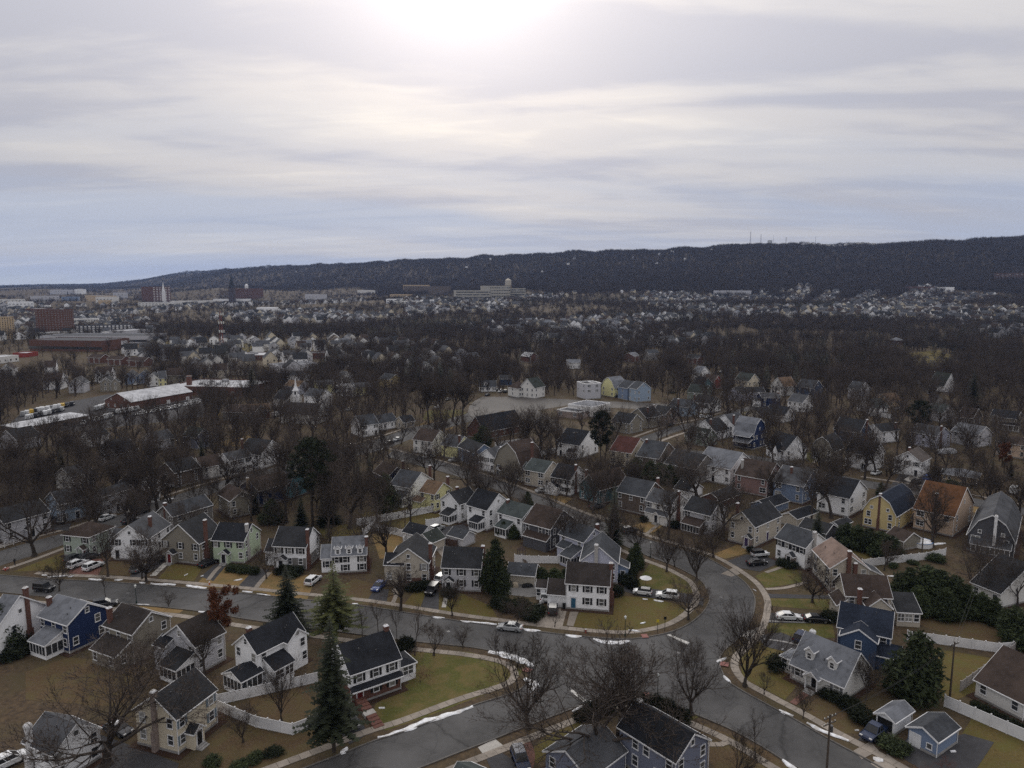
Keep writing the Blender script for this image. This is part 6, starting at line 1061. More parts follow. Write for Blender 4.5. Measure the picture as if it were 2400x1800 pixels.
# hedges and shrubs: (kind, px, py, height m, widen)
SHR = [('shrub', 540, 1337, 1.7, 1.3), ('shrub', 556, 1339, 1.9, 1.2), ('shrub', 572, 1342, 2.2, 1.3), ('shrub', 592, 1344, 2.0, 1.3), ('darkshrub', 665, 1345, 2.4, 1.2), ('darkshrub', 682, 1350, 2.6, 1.2), ('darkshrub', 698, 1347, 2.3, 1.2), ('darkshrub', 1240, 1450, 2.6, 1.4), ('darkshrub', 1260, 1440, 2.4, 1.3), ('darkshrub', 1218, 1425, 2.4, 1.3), ('darkshrub', 1190, 1430, 2.6, 1.3), ('darkshrub', 1170, 1420, 2.4, 1.3), ('bareshrub', 1440, 1400, 2.0, 1.2), ('darkshrub', 1446, 1395, 2.6, .9), ('bareshrub', 1375, 1427, 1.3, 1), ('bareshrub', 1407, 1428, 1.3, 1),
       ('arbor', 1490, 1330, 6.0, 1.0), ('arbor', 1478, 1348, 4.5, 1.1), ('darkshrub', 1475, 1375, 2.6, 1.3), ('darkshrub', 1470, 1365, 2.8, 1.3), ('bareshrub', 985, 1600, 2.4, 1.4), ('bareshrub', 975, 1565, 2.6, 1.5), ('bareshrub', 1000, 1585, 2.2, 1.4), ('darkshrub', 950, 1525, 3.0, .9), ('bareshrub', 1180, 1560, 1.6, 1.4), ('bareshrub', 1150, 1595, 1.4, 1.5), ('bareshrub', 1195, 1580, 1.5, 1.5), ('bareshrub', 1120, 1610, 1.3, 1.5), ('bareshrub', 985, 1530, 2.0, 1.3),
       ('darkshrub', 1540, 1660, 2.6, .7), ('darkshrub', 1553, 1668, 2.6, .7), ('darkshrub', 1566, 1674, 2.8, .7), ('darkshrub', 1580, 1684, 2.4, .8), ('darkshrub', 1600, 1692, 2.6, .8), ('darkshrub', 1510, 1655, 2.6, .8), ('darkshrub', 1490, 1655, 2.4, .9), ('darkshrub', 1395, 1672, 2.6, .9), ('darkshrub', 1380, 1680, 2.4, .9), ('darkshrub', 1410, 1668, 2.4, .9), ('darkshrub', 1425, 1664, 2.6, .9), ('darkshrub', 1365, 1690, 2.2, .9),
       ('darkshrub', 1818, 1565, 2.6, 1.3), ('bareshrub', 1850, 1595, 2.2, 1.3), ('bareshrub', 1880, 1602, 2.0, 1.2), ('darkshrub', 1945, 1636, 2.0, 1.2), ('darkshrub', 1965, 1645, 2.0, 1.2), ('darkshrub', 1990, 1660, 2.2, 1.2), ('darkshrub', 2020, 1690, 2.6, 1.2), ('shrub', 2090, 1755, 2.0, 1.5), ('shrub', 2110, 1765, 1.8, 1.4), ('bareshrub', 2220, 1810, 2.4, 1.3), ('bareshrub', 2170, 1830, 2.4, 1.3), ('darkshrub', 2290, 1665, 1.8, .9), ('darkshrub', 2310, 1675, 1.8, .9), ('darkshrub', 2330, 1686, 1.8, .9), ('darkshrub', 2350, 1697, 1.8, .9), ('darkshrub', 2372, 1708, 1.8, .9), ('darkshrub', 2393, 1718, 1.8, .9),
       ('bareshrub', 1960, 1400, 3.0, 1.3), ('bareshrub', 1950, 1430, 2.4, 1.2), ('darkshrub', 1945, 1455, 2.6, 1.1), ('darkshrub', 1850, 1330, 2.2, 1.3), ('darkshrub', 1835, 1325, 2.0, 1.2), ('spruce2', 2094, 1385, 4.2, .7), ('spruce2', 2104, 1388, 4.0, .7), ('shrub', 2190, 1315, 2.2, 1.6), ('shrub', 2140, 1322, 1.2, 1.6), ('bareshrub', 470, 1708, 2.2, 1.4), ('bareshrub', 510, 1695, 2.2, 1.4), ('bareshrub', 530, 1680, 2.0, 1.5), ('shrub', 500, 1790, 1.2, 1.8), ('shrub', 600, 1780, 1.0, 2.0), ('shrub', 560, 1800, 1.1, 2.0), ('darkshrub', 640, 1770, 1.2, 1.8), ('darkshrub', 60, 1520, 2.6, 1.5), ('darkshrub', 30, 1540, 2.6, 1.5), ('darkshrub', 1050, 1395, 2.0, 1.4), ('darkshrub', 970, 1385, 2.2, 1.4), ('darkshrub', 995, 1378, 2.0, 1.4), ('darkshrub', 1510, 1222, 1.8, 1.2), ('darkshrub', 1580, 1238, 2.6, .9), ('darkshrub', 1760, 1294, 1.8, 1.0), ('shrub', 2095, 1330, 1.3, 1.5), ('shrub', 2230, 1140, 2.6, 1.2), ('darkshrub', 1440, 1345, 1.8, 1.1), ('bareshrub', 1465, 1345, 1.8, 1.1)]
for k, x, y, h, wd in SHR: g = G(x, y); tree(k, g.x, g.y, h, None, None, wd)
# big evergreen screens behind the right-hand gardens
for i, (x, y, yt, wd) in enumerate([(2130, 1415, 1330, 1.5), (2165, 1420, 1325, 1.6), (2200, 1425, 1335, 1.6), (2235, 1435, 1350, 1.6), (2265, 1440, 1370, 1.5), (2300, 1450, 1390, 1.4), (2150, 1440, 1375, 1.3), (2215, 1450, 1380, 1.4), (2330, 1460, 1400, 1.4), (1985, 1275, 1225, 1.6), (2010, 1285, 1232, 1.7), (2035, 1292, 1238, 1.7), (2060, 1300, 1245, 1.7), (2085, 1305, 1255, 1.6), (2375, 1500, 1420, 1.4), (2410, 1520, 1430, 1.4), (1545, 1130, 1085, 1.7), (1525, 1125, 1080, 1.5), (1570, 1135, 1090, 1.5), (1490, 1115, 1072, 1.5), (1270, 1360, 1330, 2.0), (1300, 1362, 1332, 2.0), (1322, 1358, 1333, 1.6), (1180, 1255, 1222, 1.4), (1205, 1262, 1230, 1.2), (1015, 1190, 1150, 1.2)]):
    tpx('arbor', x, y, yt, None, wd)
# trees scattered through the gardens behind
rng = random.Random(77)
def free(x, y, r=1.0): return all((x - a) ** 2 + (y - b) ** 2 > (c * .82 + r) ** 2 for a, b, c in OCC) and not on_road(x, y)
CLEAR = [np.array([(G(*p).x, G(*p).y) for p in q]) for q in ([(20, 1040), (20, 1000), (60, 955), (250, 915), (480, 925), (470, 985), (330, 1000), (200, 1022), (100, 1042)], [(960, 1015), (1000, 980), (1100, 925), (1500, 930), (1640, 950), (1640, 965), (1340, 1015), (1100, 1010)], [(870, 1245), (1080, 1200), (1110, 1220), (950, 1300), (860, 1300)])]
HN_ = np.array([(a, b, c) for a, b, c in OCC if c > 3.4])
def hides(x, y, dmax=34, k=.75):
    """would a tree here stand right in front of a building?"""
    d = HN_[:, 1] - y; off = np.abs(HN_[:, 0] - x * HN_[:, 1] / y); return bool(((d > 1) & (d < dmax) & (off < HN_[:, 2] * k + 1.5)).any())
n_ind = 0; cand = []
for _ in range(7000):
    y = 150 + 330 * rng.random() ** .75; x = rng.uniform(-.78, .78) * y
    px, py = P((x, y, 0))
    if not (-60 < px < 2460): continue
    dens = .55 if y < 190 else .8
    if 900 < px < 1900 and py > 1050: dens *= .6
    if px < 900 and py < 1200: dens = 1.0
    if rng.random() > dens or any(in_poly(x, y, c) for c in CLEAR) or not free(x, y, .3): continue
    if any((x - a) ** 2 + (y - b) ** 2 < (30 if px < 900 else 46) for a, b in TREES[-900:]): continue
    if hides(x, y) and rng.random() < (.62 if py < 1100 else .55): continue
    TREES.append((x, y)); cand.append((y, x))
cand.sort(); REST = []
for y, x in cand:
    if n_ind < 215:
        n_ind += 1; q = rng.random(); left = x < -20
        kd = ('tall%d' % rng.randrange(3) if q < .38 else 'oak%d' % rng.randrange(3) if q < .58 else 'round%d' % rng.randrange(3) if q < .86 else 'spruce%d' % rng.randrange(3) if q < .93 else 'arbor')
        h = {'t': rng.uniform(13, 19), 'o': rng.uniform(11, 16), 'r': rng.uniform(7, 12), 's': rng.uniform(7, 13), 'a': rng.uniform(3, 6)}[kd[0]] * (1.0 if left else .92)
        tree(kd, x, y, h, None, None, rng.uniform(.85, 1.1), occ=False)
    else: REST.append((x, y))
# woods and gardens too many to count: points that carry trees
def far_tree(seed, Ht, trunk, limbs, tw, kids, spread=.45, levels=3):
    tb, V, F = bare_tree(seed, Ht, trunk, limbs, (22, 52), spread, levels, kids, tw, .2); n = len(tb.v)
    f = [q for q in tb.f]; tri = [];
    for q in f:
        for k in range(1, len(q) - 1): tri.append((q[0], q[k], q[k + 1]))
    return mesh_np('woodland_tree', np.concatenate([np.array(tb.v), V]), np.concatenate([np.array(tri), F + n]), M_twig)
def far_con(seed, Ht, wd, m, dens=.55, sz=1.1):
    tb, V, F = conifer(seed, Ht, wd, dens, .2, .3, sz=sz); return mesh_np('woodland_conifer', V, F, m)
def lib(name, meshes):
    c = bpy.data.collections.new(name)
    for k, me in enumerate(meshes): c.objects.link(bpy.data.objects.new('%s_%02d' % (name, k), me))
    return c
LIB_MID = lib('mid_trees', [far_tree(300 + i, 16, .30, 8, .085, (7, 7, 7), .48, 3) for i in range(6)])
LIB_FAR = lib('far_trees', [far_tree(330 + i, 14, .22, 9, .24, (6, 9, 5), .55, 2) for i in range(5)])
LIB_CON = lib('far_conifers', [far_con(340 + i, 15, (.2, .28)[i], M_needle, .5, 1.4) for i in range(2)])
def scatter(name, pts, coll, label, smin=.7, smax=1.2, cat='wood'):
    """one mass: a cloud of points, each carrying a tree of the collection"""
    me = bpy.data.meshes.new(name); V = np.array(pts, np.float32); me.vertices.add(len(V)); me.vertices.foreach_set('co', V.ravel()); me.update()
    o = bpy.data.objects.new(name, me); link(o); tag(o, label, cat, kind='stuff')
    ng = bpy.data.node_groups.new(name, 'GeometryNodeTree'); ng.interface.new_socket('Geometry', in_out='INPUT', socket_type='NodeSocketGeometry'); ng.interface.new_socket('Geometry', in_out='OUTPUT', socket_type='NodeSocketGeometry')
    N = ng.nodes.new; L = ng.links.new; gi, go = N('NodeGroupInput'), N('NodeGroupOutput'); ip = N('GeometryNodeInstanceOnPoints'); ci = N('GeometryNodeCollectionInfo'); ci.inputs['Collection'].default_value = coll; ci.inputs['Separate Children'].default_value = True; ci.inputs['Reset Children'].default_value = True
    rv = N('FunctionNodeRandomValue'); rv.data_type = 'FLOAT_VECTOR'; rv.inputs['Min'].default_value = (0, 0, 0); rv.inputs['Max'].default_value = (.06, .06, 6.283)
    rs = N('FunctionNodeRandomValue'); rs.data_type = 'FLOAT'; rs.inputs[2].default_value = smin; rs.inputs[3].default_value = smax
    L(gi.outputs[0], ip.inputs['Points']); L(ci.outputs[0], ip.inputs['Instance']); ip.inputs['Pick Instance'].default_value = True; L(rv.outputs[0], ip.inputs['Rotation']); L(rs.outputs[1], ip.inputs['Scale']); L(ip.outputs[0], go.inputs[0])
    md = o.modifiers.new('scatter', 'NODES'); md.node_group = ng; return o
rs = np.random.RandomState(5)
mid = [(x, y, 0.0) for x, y in REST]
occ = np.array([(a, b, c) for a, b, c in OCC if b > 380])
LAWNP = [np.array([(G(*p).x, G(*p).y) for p in q]) for k, q in LAWNS if G(*q[0]).y > 420]
def ok_far(x, y, r=2.0):
    if len(occ) and (((occ[:, 0] - x) ** 2 + (occ[:, 1] - y) ** 2) < (occ[:, 2] * .85 + r) ** 2).any(): return False
    return True
con = []
for _ in range(12000):                                  # cemetery woods and the streets this side of the town
    y = 430 + 620 * rs.rand(); x = rs.uniform(-.8, .85) * y; px, py = P((x, y, 0)); d = 1.0
    if px < 330: d = .45
    if px < 700 and py > 800: d *= .6
    d *= .25 + 1.2 * (mnoise.noise(Vector((x * .008, y * .008, 3))) + .5)
    if rs.rand() > d or not ok_far(x, y): continue
    if any(in_poly(x, y, p) for p in LAWNP) and rs.rand() < .9: continue
    if y < 800 and hides(x, y, 105, .85) and rs.rand() < .93: continue
    dark = mnoise.noise(Vector((x * .011, y * .011, 9)))
    (con if (dark > .24 and rs.rand() < .5) or rs.rand() < .025 else mid).append((x, y, 0.0))
scatter('woodland', mid, LIB_MID, 'bare brown woods of the cemetery and gardens', .6, 1.1)
scatter('conifer_wood', con, LIB_CON, 'dark conifers standing among the bare cemetery woods', .6, 1.15)
townt, ridget, ridgec, towncon = [], [], [], []
SLOPE = ((1845, 1650, 1870, 2050), (1905, 1600, 1935, 1900), (2060, 1500, 2150, 2000), (2085, 1500, 2165, 1950), (2180, 1600, 2300, 1750), (1650, 1800, 1760, 1900), (1480, 1800, 1640, 1950), (1980, 1600, 2030, 1900))
SL = np.array([((px0 + (px1 - px0) * t - 1200) / FPX * (y0 + (y1 - y0) * t) + 13, y0 + (y1 - y0) * t) for px0, y0, px1, y1 in SLOPE for t in np.linspace(0, 1, 24)])
for _ in range(27000):
    px = rs.uniform(-150, 2600); Rr = np.interp(px, RD_X, RD_Y); y = 1000 + (.71 * Rr - 1000) * rs.rand() ** 1.1; x = (px - 1200) / FPX * y
    if not ok_far(x, y): continue
    if mnoise.noise(Vector((x * .004, y * .004, 1))) < -.3 and rs.rand() < .6: continue
    (towncon if mnoise.noise(Vector((x * .006, y * .006, 14))) > .22 and rs.rand() < .6 else townt).append((x, y))
for _ in range(90000):
    px = rs.uniform(-120, 2560); Rr = np.interp(px, RD_X, RD_Y); y = Rr * (.58 + .46 * rs.rand()); x = (px - 1200) / FPX * y
    if y < 1500 or (y < .70 * Rr and mnoise.noise(Vector((x * .004, y * .004, 33))) > .9 * (y / Rr - .58) / .12 - .35): continue
    if y < 2150 and (((SL[:, 0] - x) ** 2 + (SL[:, 1] - y) ** 2) < 620).any() and rs.rand() < .9: continue
    (ridgec if rs.rand() < .05 + .10 * (mnoise.noise(Vector((x * .003, y * .003, 4))) > .2) else ridget).append((x, y))
def drape(q): q = np.array(q); return np.column_stack([q, terr(q[:, 0], q[:, 1])])
scatter('town_trees', drape(townt), LIB_FAR, 'bare trees between the far town houses', .5, 1.0)
scatter('town_conifers', drape(towncon), LIB_CON, 'clumps of dark evergreens between the far town houses', .6, 1.1)
scatter('ridge_forest', drape(ridget), LIB_FAR, 'bare winter forest covering the long ridge', .45, 1.45, 'forest')
scatter('ridge_conifers', drape(ridgec), LIB_CON, 'scattered dark conifers in the ridge forest', .5, 1.0, 'forest')
# ------------------------------------------------------------------ vehicles
CARC = {'white': (.62, .63, .64), 'black': (.012, .012, .014), 'silver': (.32, .33, .34), 'grey': (.10, .105, .11), 'blue': (.02, .045, .16), 'red': (.18, .02, .02), 'dark': (.03, .032, .038), 'navy': (.015, .025, .06), 'yellow': (.55, .36, .05), 'orange': (.45, .12, .03)}
def paint(k):
    m = mat('car_paint_' + k, CARC[k], tuple(v * .93 for v in CARC[k]), .8, rough=.32, spec=.5); return m
M_cglass = mat('car_glass', (.012, .013, .015), None, 1, rough=.18, spec=.35); M_tyre = mat('tyre', (.016, .016, .017), None, 2, rough=.85); M_rim = mat('wheel_rim', (.28, .28, .29), None, 2, rough=.4, metallic=.7)
M_lampw = mat('headlamp', (.6, .6, .6), None, 2, rough=.15); M_lampr = mat('tail_lamp', (.22, .012, .01), None, 2, rough=.25)
KIND = {  # lower body profile (x, z), greenhouse base x0 x1 z, top x0 x1 z, width, wheels x
    'sedan': ([(-2.4, .32), (-2.42, .72), (-2.25, .98), (-1.75, 1.02), (1.0, .98), (1.95, .86), (2.36, .66), (2.4, .32)], (-1.95, 1.15, .99), (-1.05, .28, 1.44), 1.84, (-1.42, 1.45)),
    'suv': ([(-2.35, .38), (-2.4, .8), (-2.3, 1.1), (.95, 1.08), (1.95, .98), (2.32, .78), (2.36, .38)], (-2.28, 1.1, 1.08), (-1.95, .15, 1.72), 1.92, (-1.4, 1.42)),
    'hatch': ([(-1.92, .34), (-1.98, .75), (-1.9, 1.02), (.85, 1.0), (1.55, .92), (1.9, .72), (1.94, .34)], (-1.88, 1.0, 1.0), (-1.55, .25, 1.48), 1.74, (-1.2, 1.22)),
    'jeep': ([(-2.1, .5), (-2.12, 1.12), (.75, 1.12), (.85, 1.08), (2.0, 1.04), (2.08, .98), (2.1, .5)], (-2.08, .78, 1.12), (-2.02, .5, 1.82), 1.84, (-1.35, 1.4)),
    'pickup': ([(-2.8, .5), (-2.82, 1.12), (-.75, 1.12), (-.7, 1.1), (1.2, 1.1), (2.5, 1.05), (2.7, .85), (2.72, .5)], (-.72, 1.35, 1.1), (-.5, .6, 1.86), 1.98, (-1.75, 1.75)),
    'van': ([(-2.6, .4), (-2.65, 1.15), (1.4, 1.15), (2.2, 1.02), (2.6, .85), (2.65, .4)], (-2.62, 1.75, 1.15), (-2.58, 1.0, 2.25), 2.0, (-1.7, 1.75))}
CARM = {}
_w = MB(); _w.tube([(0, -.11, 0), (0, .11, 0)], [.34, .34], 12); WHEELM = _w.mesh('wheel', [M_tyre], True); _w = MB(); _w.tube([(0, -.13, 0), (0, .13, 0)], [.2, .2], 10); RIMM = _w.mesh('rim', [M_rim])
def car_parts(kind):
    if kind in CARM: return CARM[kind]
    prof, gb, gt, W, wx = KIND[kind]; b = MB(); n = len(prof)
    rings = []
    for y, dz, sx in ((-W / 2 + .1, 0.03, .975), (-W / 2, -.04, 1), (-W / 2 + .0, -.04, 1), (W / 2, -.04, 1), (W / 2 - .1, .03, .975)):
        rings.append([(x * sx, y, z + (dz if z > .6 else 0)) for x, z in prof])
    rings = [rings[0], rings[1], rings[3], rings[4]]
    for i in range(3):
        for j in range(n):
            k = (j + 1) % n; b.quad(rings[i][j], rings[i + 1][j], rings[i + 1][k], rings[i][k])
    b.quad(*rings[0]); b.quad(*rings[3][::-1])
    yb, yt = W / 2 - .09, W / 2 - .26 if kind not in ('jeep', 'van') else W / 2 - .12
    B = [(gb[0], -yb, gb[2]), (gb[1], -yb, gb[2]), (gb[1], yb, gb[2]), (gb[0], yb, gb[2])]; T = [(gt[0], -yt, gt[2]), (gt[1], -yt, gt[2]), (gt[1], yt, gt[2]), (gt[0], yt, gt[2])]
    g = MB()
    for i in range(4): j = (i + 1) % 4; g.quad(B[i], B[j], T[j], T[i])
    r = MB(); r.slab([(gt[0] - .04, -yt - .03, gt[2] + .06), (gt[1] + .03, -yt - .03, gt[2] + .05), (gt[1] + .03, yt + .03, gt[2] + .05), (gt[0] - .04, yt + .03, gt[2] + .06)], .08)
    for i in range(4): r.tube([B[i], T[i]], [.055, .045], 4)
    for sy in (-1, 1):
        m0 = Vector(B[0 if sy < 0 else 3]).lerp(Vector(B[1 if sy < 0 else 2]), .5); m1 = Vector(T[0 if sy < 0 else 3]).lerp(Vector(T[1 if sy < 0 else 2]), .45); r.tube([m0, m1], [.05, .045], 4)
    if kind == 'van':
        for sy in (-1, 1): r.quad((gb[0], sy * (yb + .01), gb[2]), (.4, sy * (yb + .01), gb[2]), (.4, sy * (yt + .015), gt[2]), (gt[0], sy * (yt + .015), gt[2]))
        r.quad((gb[0] - .01, -yb, gb[2]), (gb[0] - .01, yb, gb[2]), (gt[0] - .01, yt, gt[2]), (gt[0] - .01, -yt, gt[2]))
    L = MB(); x1 = prof[-2][0]; z1 = prof[-2][1]; L.box(x1 - .12, x1 + .05, -W / 2 + .1, -W / 2 + .5, z1 - .05, z1 + .1); h1 = L.mesh('headlight', [M_lampw]); L = MB(); L.box(x1 - .12, x1 + .05, W / 2 - .5, W / 2 - .1, z1 - .05, z1 + .1); h2 = L.mesh('headlight', [M_lampw])
    x0 = prof[1][0]; L = MB(); L.box(x0 - .03, x0 + .1, -W / 2 + .06, -W / 2 + .35, .72, .92); t1 = L.mesh('tail_light', [M_lampr]); L = MB(); L.box(x0 - .03, x0 + .1, W / 2 - .35, W / 2 - .06, .72, .92); t2 = L.mesh('tail_light', [M_lampr])
    me = b.mesh('body', [paint('white')]); bm_ = None
    CARM[kind] = (me, g.mesh('window', [M_cglass]), r.mesh('roof', [paint('white')]), (h1, h2, t1, t2), wx, W); return CARM[kind]
def setm(o, m): o.material_slots[0].link = 'OBJECT'; o.material_slots[0].material = m
KW = {'suv': 'SUV', 'sedan': 'sedan', 'hatch': 'small car', 'jeep': 'jeep', 'pickup': 'pickup truck', 'van': 'van'}
KN = {'suv': 'parked_car', 'sedan': 'parked_car', 'hatch': 'parked_car', 'jeep': 'parked_jeep', 'pickup': 'pickup_truck', 'van': 'parked_van'}
def car(kind, a, b, colr, label=None, roofc=None, snow=False, parts=True, z=.05, grp='parked cars'):
    p0, p1 = G(*a), G(*b); c = (p0 + p1) / 2; d = p1 - p0; yaw = math.atan2(d.y, d.x); me, gl_, rf, li, wx, W = car_parts(kind)
    e = empty(KN[kind], (c.x, c.y, z), yaw); tag(e, label or place_label('%s %s' % (colr, KW[kind]), c.x, c.y), 'van' if kind == 'van' else 'truck' if kind == 'pickup' else 'car', grp)
    o = inst('body', me, e); setm(o, paint(colr)); inst('window', gl_, e); o = inst('roof', rf, e); setm(o, paint(roofc or colr))
    for x in wx:
        for sy in (-1, 1):
            w = inst('wheel', WHEELM, e, (x, sy * (W / 2 - .1), .34))
            if parts: inst('rim', RIMM, w)
    if parts:
        for k, l in enumerate(li): inst('headlight' if k < 2 else 'tail_light', l, e)
    if snow:
        s = MB(); gt = KIND[kind][2]; s.slab([(gt[0], -.55, gt[2] + .17), (gt[1], -.55, gt[2] + .16), (gt[1] - .1, .5, gt[2] + .18), (gt[0] + .1, .5, gt[2] + .2)], .11); s.build('snow_cap', M_snow, e)
    OCC.append((c.x, c.y, 2.2)); return e
for c in [('jeep', (80, 1383), (128, 1388), 'black'), ('suv', (165, 1335), (200, 1321), 'white'), ('suv', (200, 1341), (238, 1325), 'white'), ('suv', (162, 1320), (192, 1309), 'dark'), ('suv', (196, 1316), (220, 1307), 'dark'), ('suv', (316, 1344), (336, 1331), 'grey'), ('suv', (356, 1326), (388, 1309), 'dark'), ('sedan', (470, 1332), (506, 1317), 'black'), ('suv', (722, 1376), (746, 1357), 'white'), ('sedan', (903, 1366), (874, 1393), 'blue'), ('jeep', (1022, 1380), (1002, 1402), 'black'), ('suv', (1030, 1366), (1045, 1355), 'white'),
          ('sedan', (1222, 1480), (1168, 1474), 'silver'), ('suv', (1276, 1414), (1277, 1392), 'white'), ('suv', (1295, 1448), (1296, 1421), 'dark'), ('hatch', (1526, 1396), (1485, 1391), 'white', None, 'black'), ('suv', (1590, 1405), (1538, 1399), 'white'), ('jeep', (1762, 1307), (1800, 1303), 'white', None, 'black'), ('sedan', (1754, 1326), (1793, 1322), 'black'), ('sedan', (1820, 1451), (1877, 1453), 'white'), ('sedan', (1886, 1456), (1940, 1459), 'black'), ('suv', (1872, 1507), (1886, 1493), 'navy'), ('pickup', (2068, 1712), (2032, 1738), 'navy'), ('suv', (808, 1682), (830, 1712), 'grey'), ('suv', (1212, 1770), (1228, 1812), 'navy'), ('suv', (1464, 1251), (1488, 1246), 'dark'), ('sedan', (1388, 1194), (1410, 1189), 'dark'), ('sedan', (1256, 1156), (1288, 1152), 'silver'), ('suv', (1100, 1103), (1128, 1097), 'red', None, None, True), ('suv', (995, 1075), (1018, 1071), 'white'), ('sedan', (1056, 1083), (1076, 1080), 'silver'), ('sedan', (905, 1043), (922, 1038), 'dark'), ('sedan', (925, 1035), (942, 1030), 'silver'),
          ('sedan', (292, 1229), (322, 1220), 'dark'), ('sedan', (240, 1222), (262, 1214), 'white', None, None, True), ('suv', (318, 1207), (344, 1199), 'dark'), ('pickup', (374, 1150), (397, 1144), 'white'), ('sedan', (28, 1264), (58, 1259), 'white'), ('suv', (160, 1217), (140, 1231), 'dark'), ('sedan', (112, 1228), (128, 1218), 'dark'), ('sedan', (533, 1115), (556, 1110), 'black'), ('suv', (1012, 1249), (1036, 1239), 'silver'), ('suv', (2165, 1129), (2185, 1121), 'blue'), ('suv', (2138, 1138), (2158, 1129), 'dark'), ('van', (2372, 1160), (2382, 1151), 'white'), ('suv', (8, 1800), (40, 1785), 'white', 'snow-dusted white SUV in the bottom left corner', None, True), ('sedan', (265, 1712), (290, 1722), 'dark', 'snow-covered dark car in the driveway of the cream house', None, True), ('suv', (230, 1425), (262, 1420), 'dark'), ('sedan', (1135, 930), (1150, 925), 'dark'), ('suv', (1030, 1002), (1052, 997), 'dark'),
          ('sedan', (1130, 920), (1140, 914), 'dark'), ('sedan', (1142, 919), (1154, 913), 'navy'), ('sedan', (1160, 918), (1170, 912), 'dark'), ('pickup', (1165, 924), (1180, 915), 'white'), ('suv', (1180, 923), (1190, 917), 'dark'), ('van', (1190, 926), (1206, 920), 'white'), ('sedan', (1232, 928), (1244, 927), 'white'), ('sedan', (1638, 980), (1652, 977), 'white'), ('sedan', (1652, 982), (1668, 978), 'silver'), ('sedan', (1564, 1000), (1576, 997), 'black'), ('van', (1690, 928), (1704, 924), 'white'), ('suv', (1774, 957), (1780, 952), 'white'), ('sedan', (1708, 884), (1714, 880), 'white'), ('sedan', (1714, 892), (1720, 888), 'dark'), ('sedan', (1686, 874), (1692, 871), 'white'), ('sedan', (2098, 962), (2112, 960), 'silver'), ('sedan', (2048, 1114), (2060, 1110), 'white'), ('sedan', (1010, 930), (1022, 926), 'white'), ('sedan', (1020, 958), (1034, 954), 'white'), ('sedan', (1045, 940), (1056, 936), 'grey'), ('van', (640, 978), (655, 974), 'white'), ('sedan', (800, 966), (812, 962), 'white'), ('sedan', (815, 964), (826, 960), 'silver'), ('suv', (310, 905), (330, 899), 'white'), ('sedan', (1440, 932), (1454, 930), 'dark'), ('sedan', (1500, 932), (1512, 930), 'black')]:
    car(c[0], c[1], c[2], c[3], *(c[4:]), parts=G(*c[1]).y < 210)
# the yard full of vans and trucks
rv = random.Random(3); k = 0
for (x0, y0, x1, y1, n, kind) in [(52, 975, 100, 963, 7, 'van'), (60, 984, 150, 962, 9, 'van'), (96, 965, 172, 950, 8, 'van'), (190, 996, 262, 978, 8, 'van'), (258, 972, 320, 962, 8, 'van'), (312, 975, 420, 955, 10, 'sedan'), (330, 968, 470, 945, 10, 'sedan'), (225, 962, 262, 950, 6, 'van'), (440, 945, 480, 938, 5, 'sedan')]:
    for i in range(n):
        t = (i + rv.uniform(.2, .8)) / n; x = x0 + (x1 - x0) * t; y = y0 + (y1 - y0) * t
        car('van' if kind == 'van' and rv.random() < .75 else 'sedan' if kind == 'sedan' else 'pickup', (x - 3, y + 3), (x + 3.5, y - 3), rv.choice(['white', 'white', 'white', 'silver', 'dark']) if kind == 'sedan' else rv.choice(['white', 'white', 'white', 'white', 'white', 'silver', 'dark', 'yellow']), 'vehicle parked in the rows of the town yard', parts=False, grp='vehicles parked in the town yard')
# excavator beside the store
g = G(505, 984); e = empty('excavator', (g.x, g.y, 0), .4); tag(e, 'orange excavator beside the brown-roofed store', 'excavator')
for nm, bx, m in (('track', (-1.6, 1.6, -1.3, -.7, 0, .7), M_tyre), ('track', (-1.6, 1.6, .7, 1.3, 0, .7), M_tyre), ('house', (-1.8, .6, -1.1, 1.1, .8, 1.9), paint('orange')), ('cab', (-.2, 1.2, -1.1, 0, .8, 2.7), M_cglass)): b = MB(); b.box(*bx); b.build(nm, m, e)
b = MB(); b.tube([(.8, .3, 1.4), (3.2, .3, 4.0), (5.0, .3, 2.6), (5.2, .3, .6)], [.3, .25, .2, .15], 5); b.build('boom', paint('yellow'), e); b = MB(); b.box(4.8, 5.6, -.1, .7, .1, .8); b.build('bucket', M_metal, e)

# ------------------------------------------------------------------ fences, lamps, poles, signs
M_vinyl = mat('white_vinyl', (.66, .66, .67), (.54, .54, .55), .5, .55); M_fwood = mat('brown_fence', (.075, .045, .035), (.045, .03, .025), 1.5)
def fence(pts, h, label, m=None, pw=2.2, rail=False):
    m = m or M_vinyl; pl = [G(*p) for p in pts]; e = empty('fence', (pl[0].x, pl[0].y, 0)); tag(e, label, 'fence', None); o0 = pl[0]
    for a, b in zip(pl[:-1], pl[1:]):
        L = (b - a).length; n = max(1, round(L / pw)); d = (b - a) / L; yaw = math.atan2(d.y, d.x); w = L / n; pb = MB()
        if rail:
            for z in (.35, .75, 1.1): pb.box(.06, w - .06, -.03, .03, z, z + .12)
        else:
            pb.box(.07, w - .07, -.02, .02, .08, h - .1); pb.box(.07, w - .07, -.04, .04, h - .1, h); pb.box(.07, w - .07, -.04, .04, .05, .2)
        pm = pb.mesh('panel', [m]); qb = MB(); qb.box(-.07, .07, -.07, .07, 0, h + .1); qb.box(-.1, .1, -.1, .1, h + .1, h + .17); qm = qb.mesh('post', [m])
        for i in range(n + 1):
            p = a + d * (w * i) - o0
            if i < n: inst('panel', pm, e, (p.x, p.y, 0), yaw)
            inst('post', qm, e, (p.x, p.y, 0), yaw)
fence([(509, 1653), (660, 1619), (745, 1599)], 1.8, 'white fence running behind the cross-gabled house'); fence([(505, 1664), (600, 1705), (686, 1723), (764, 1692)], 1.8, 'white fence with a corner beside the big spruce')
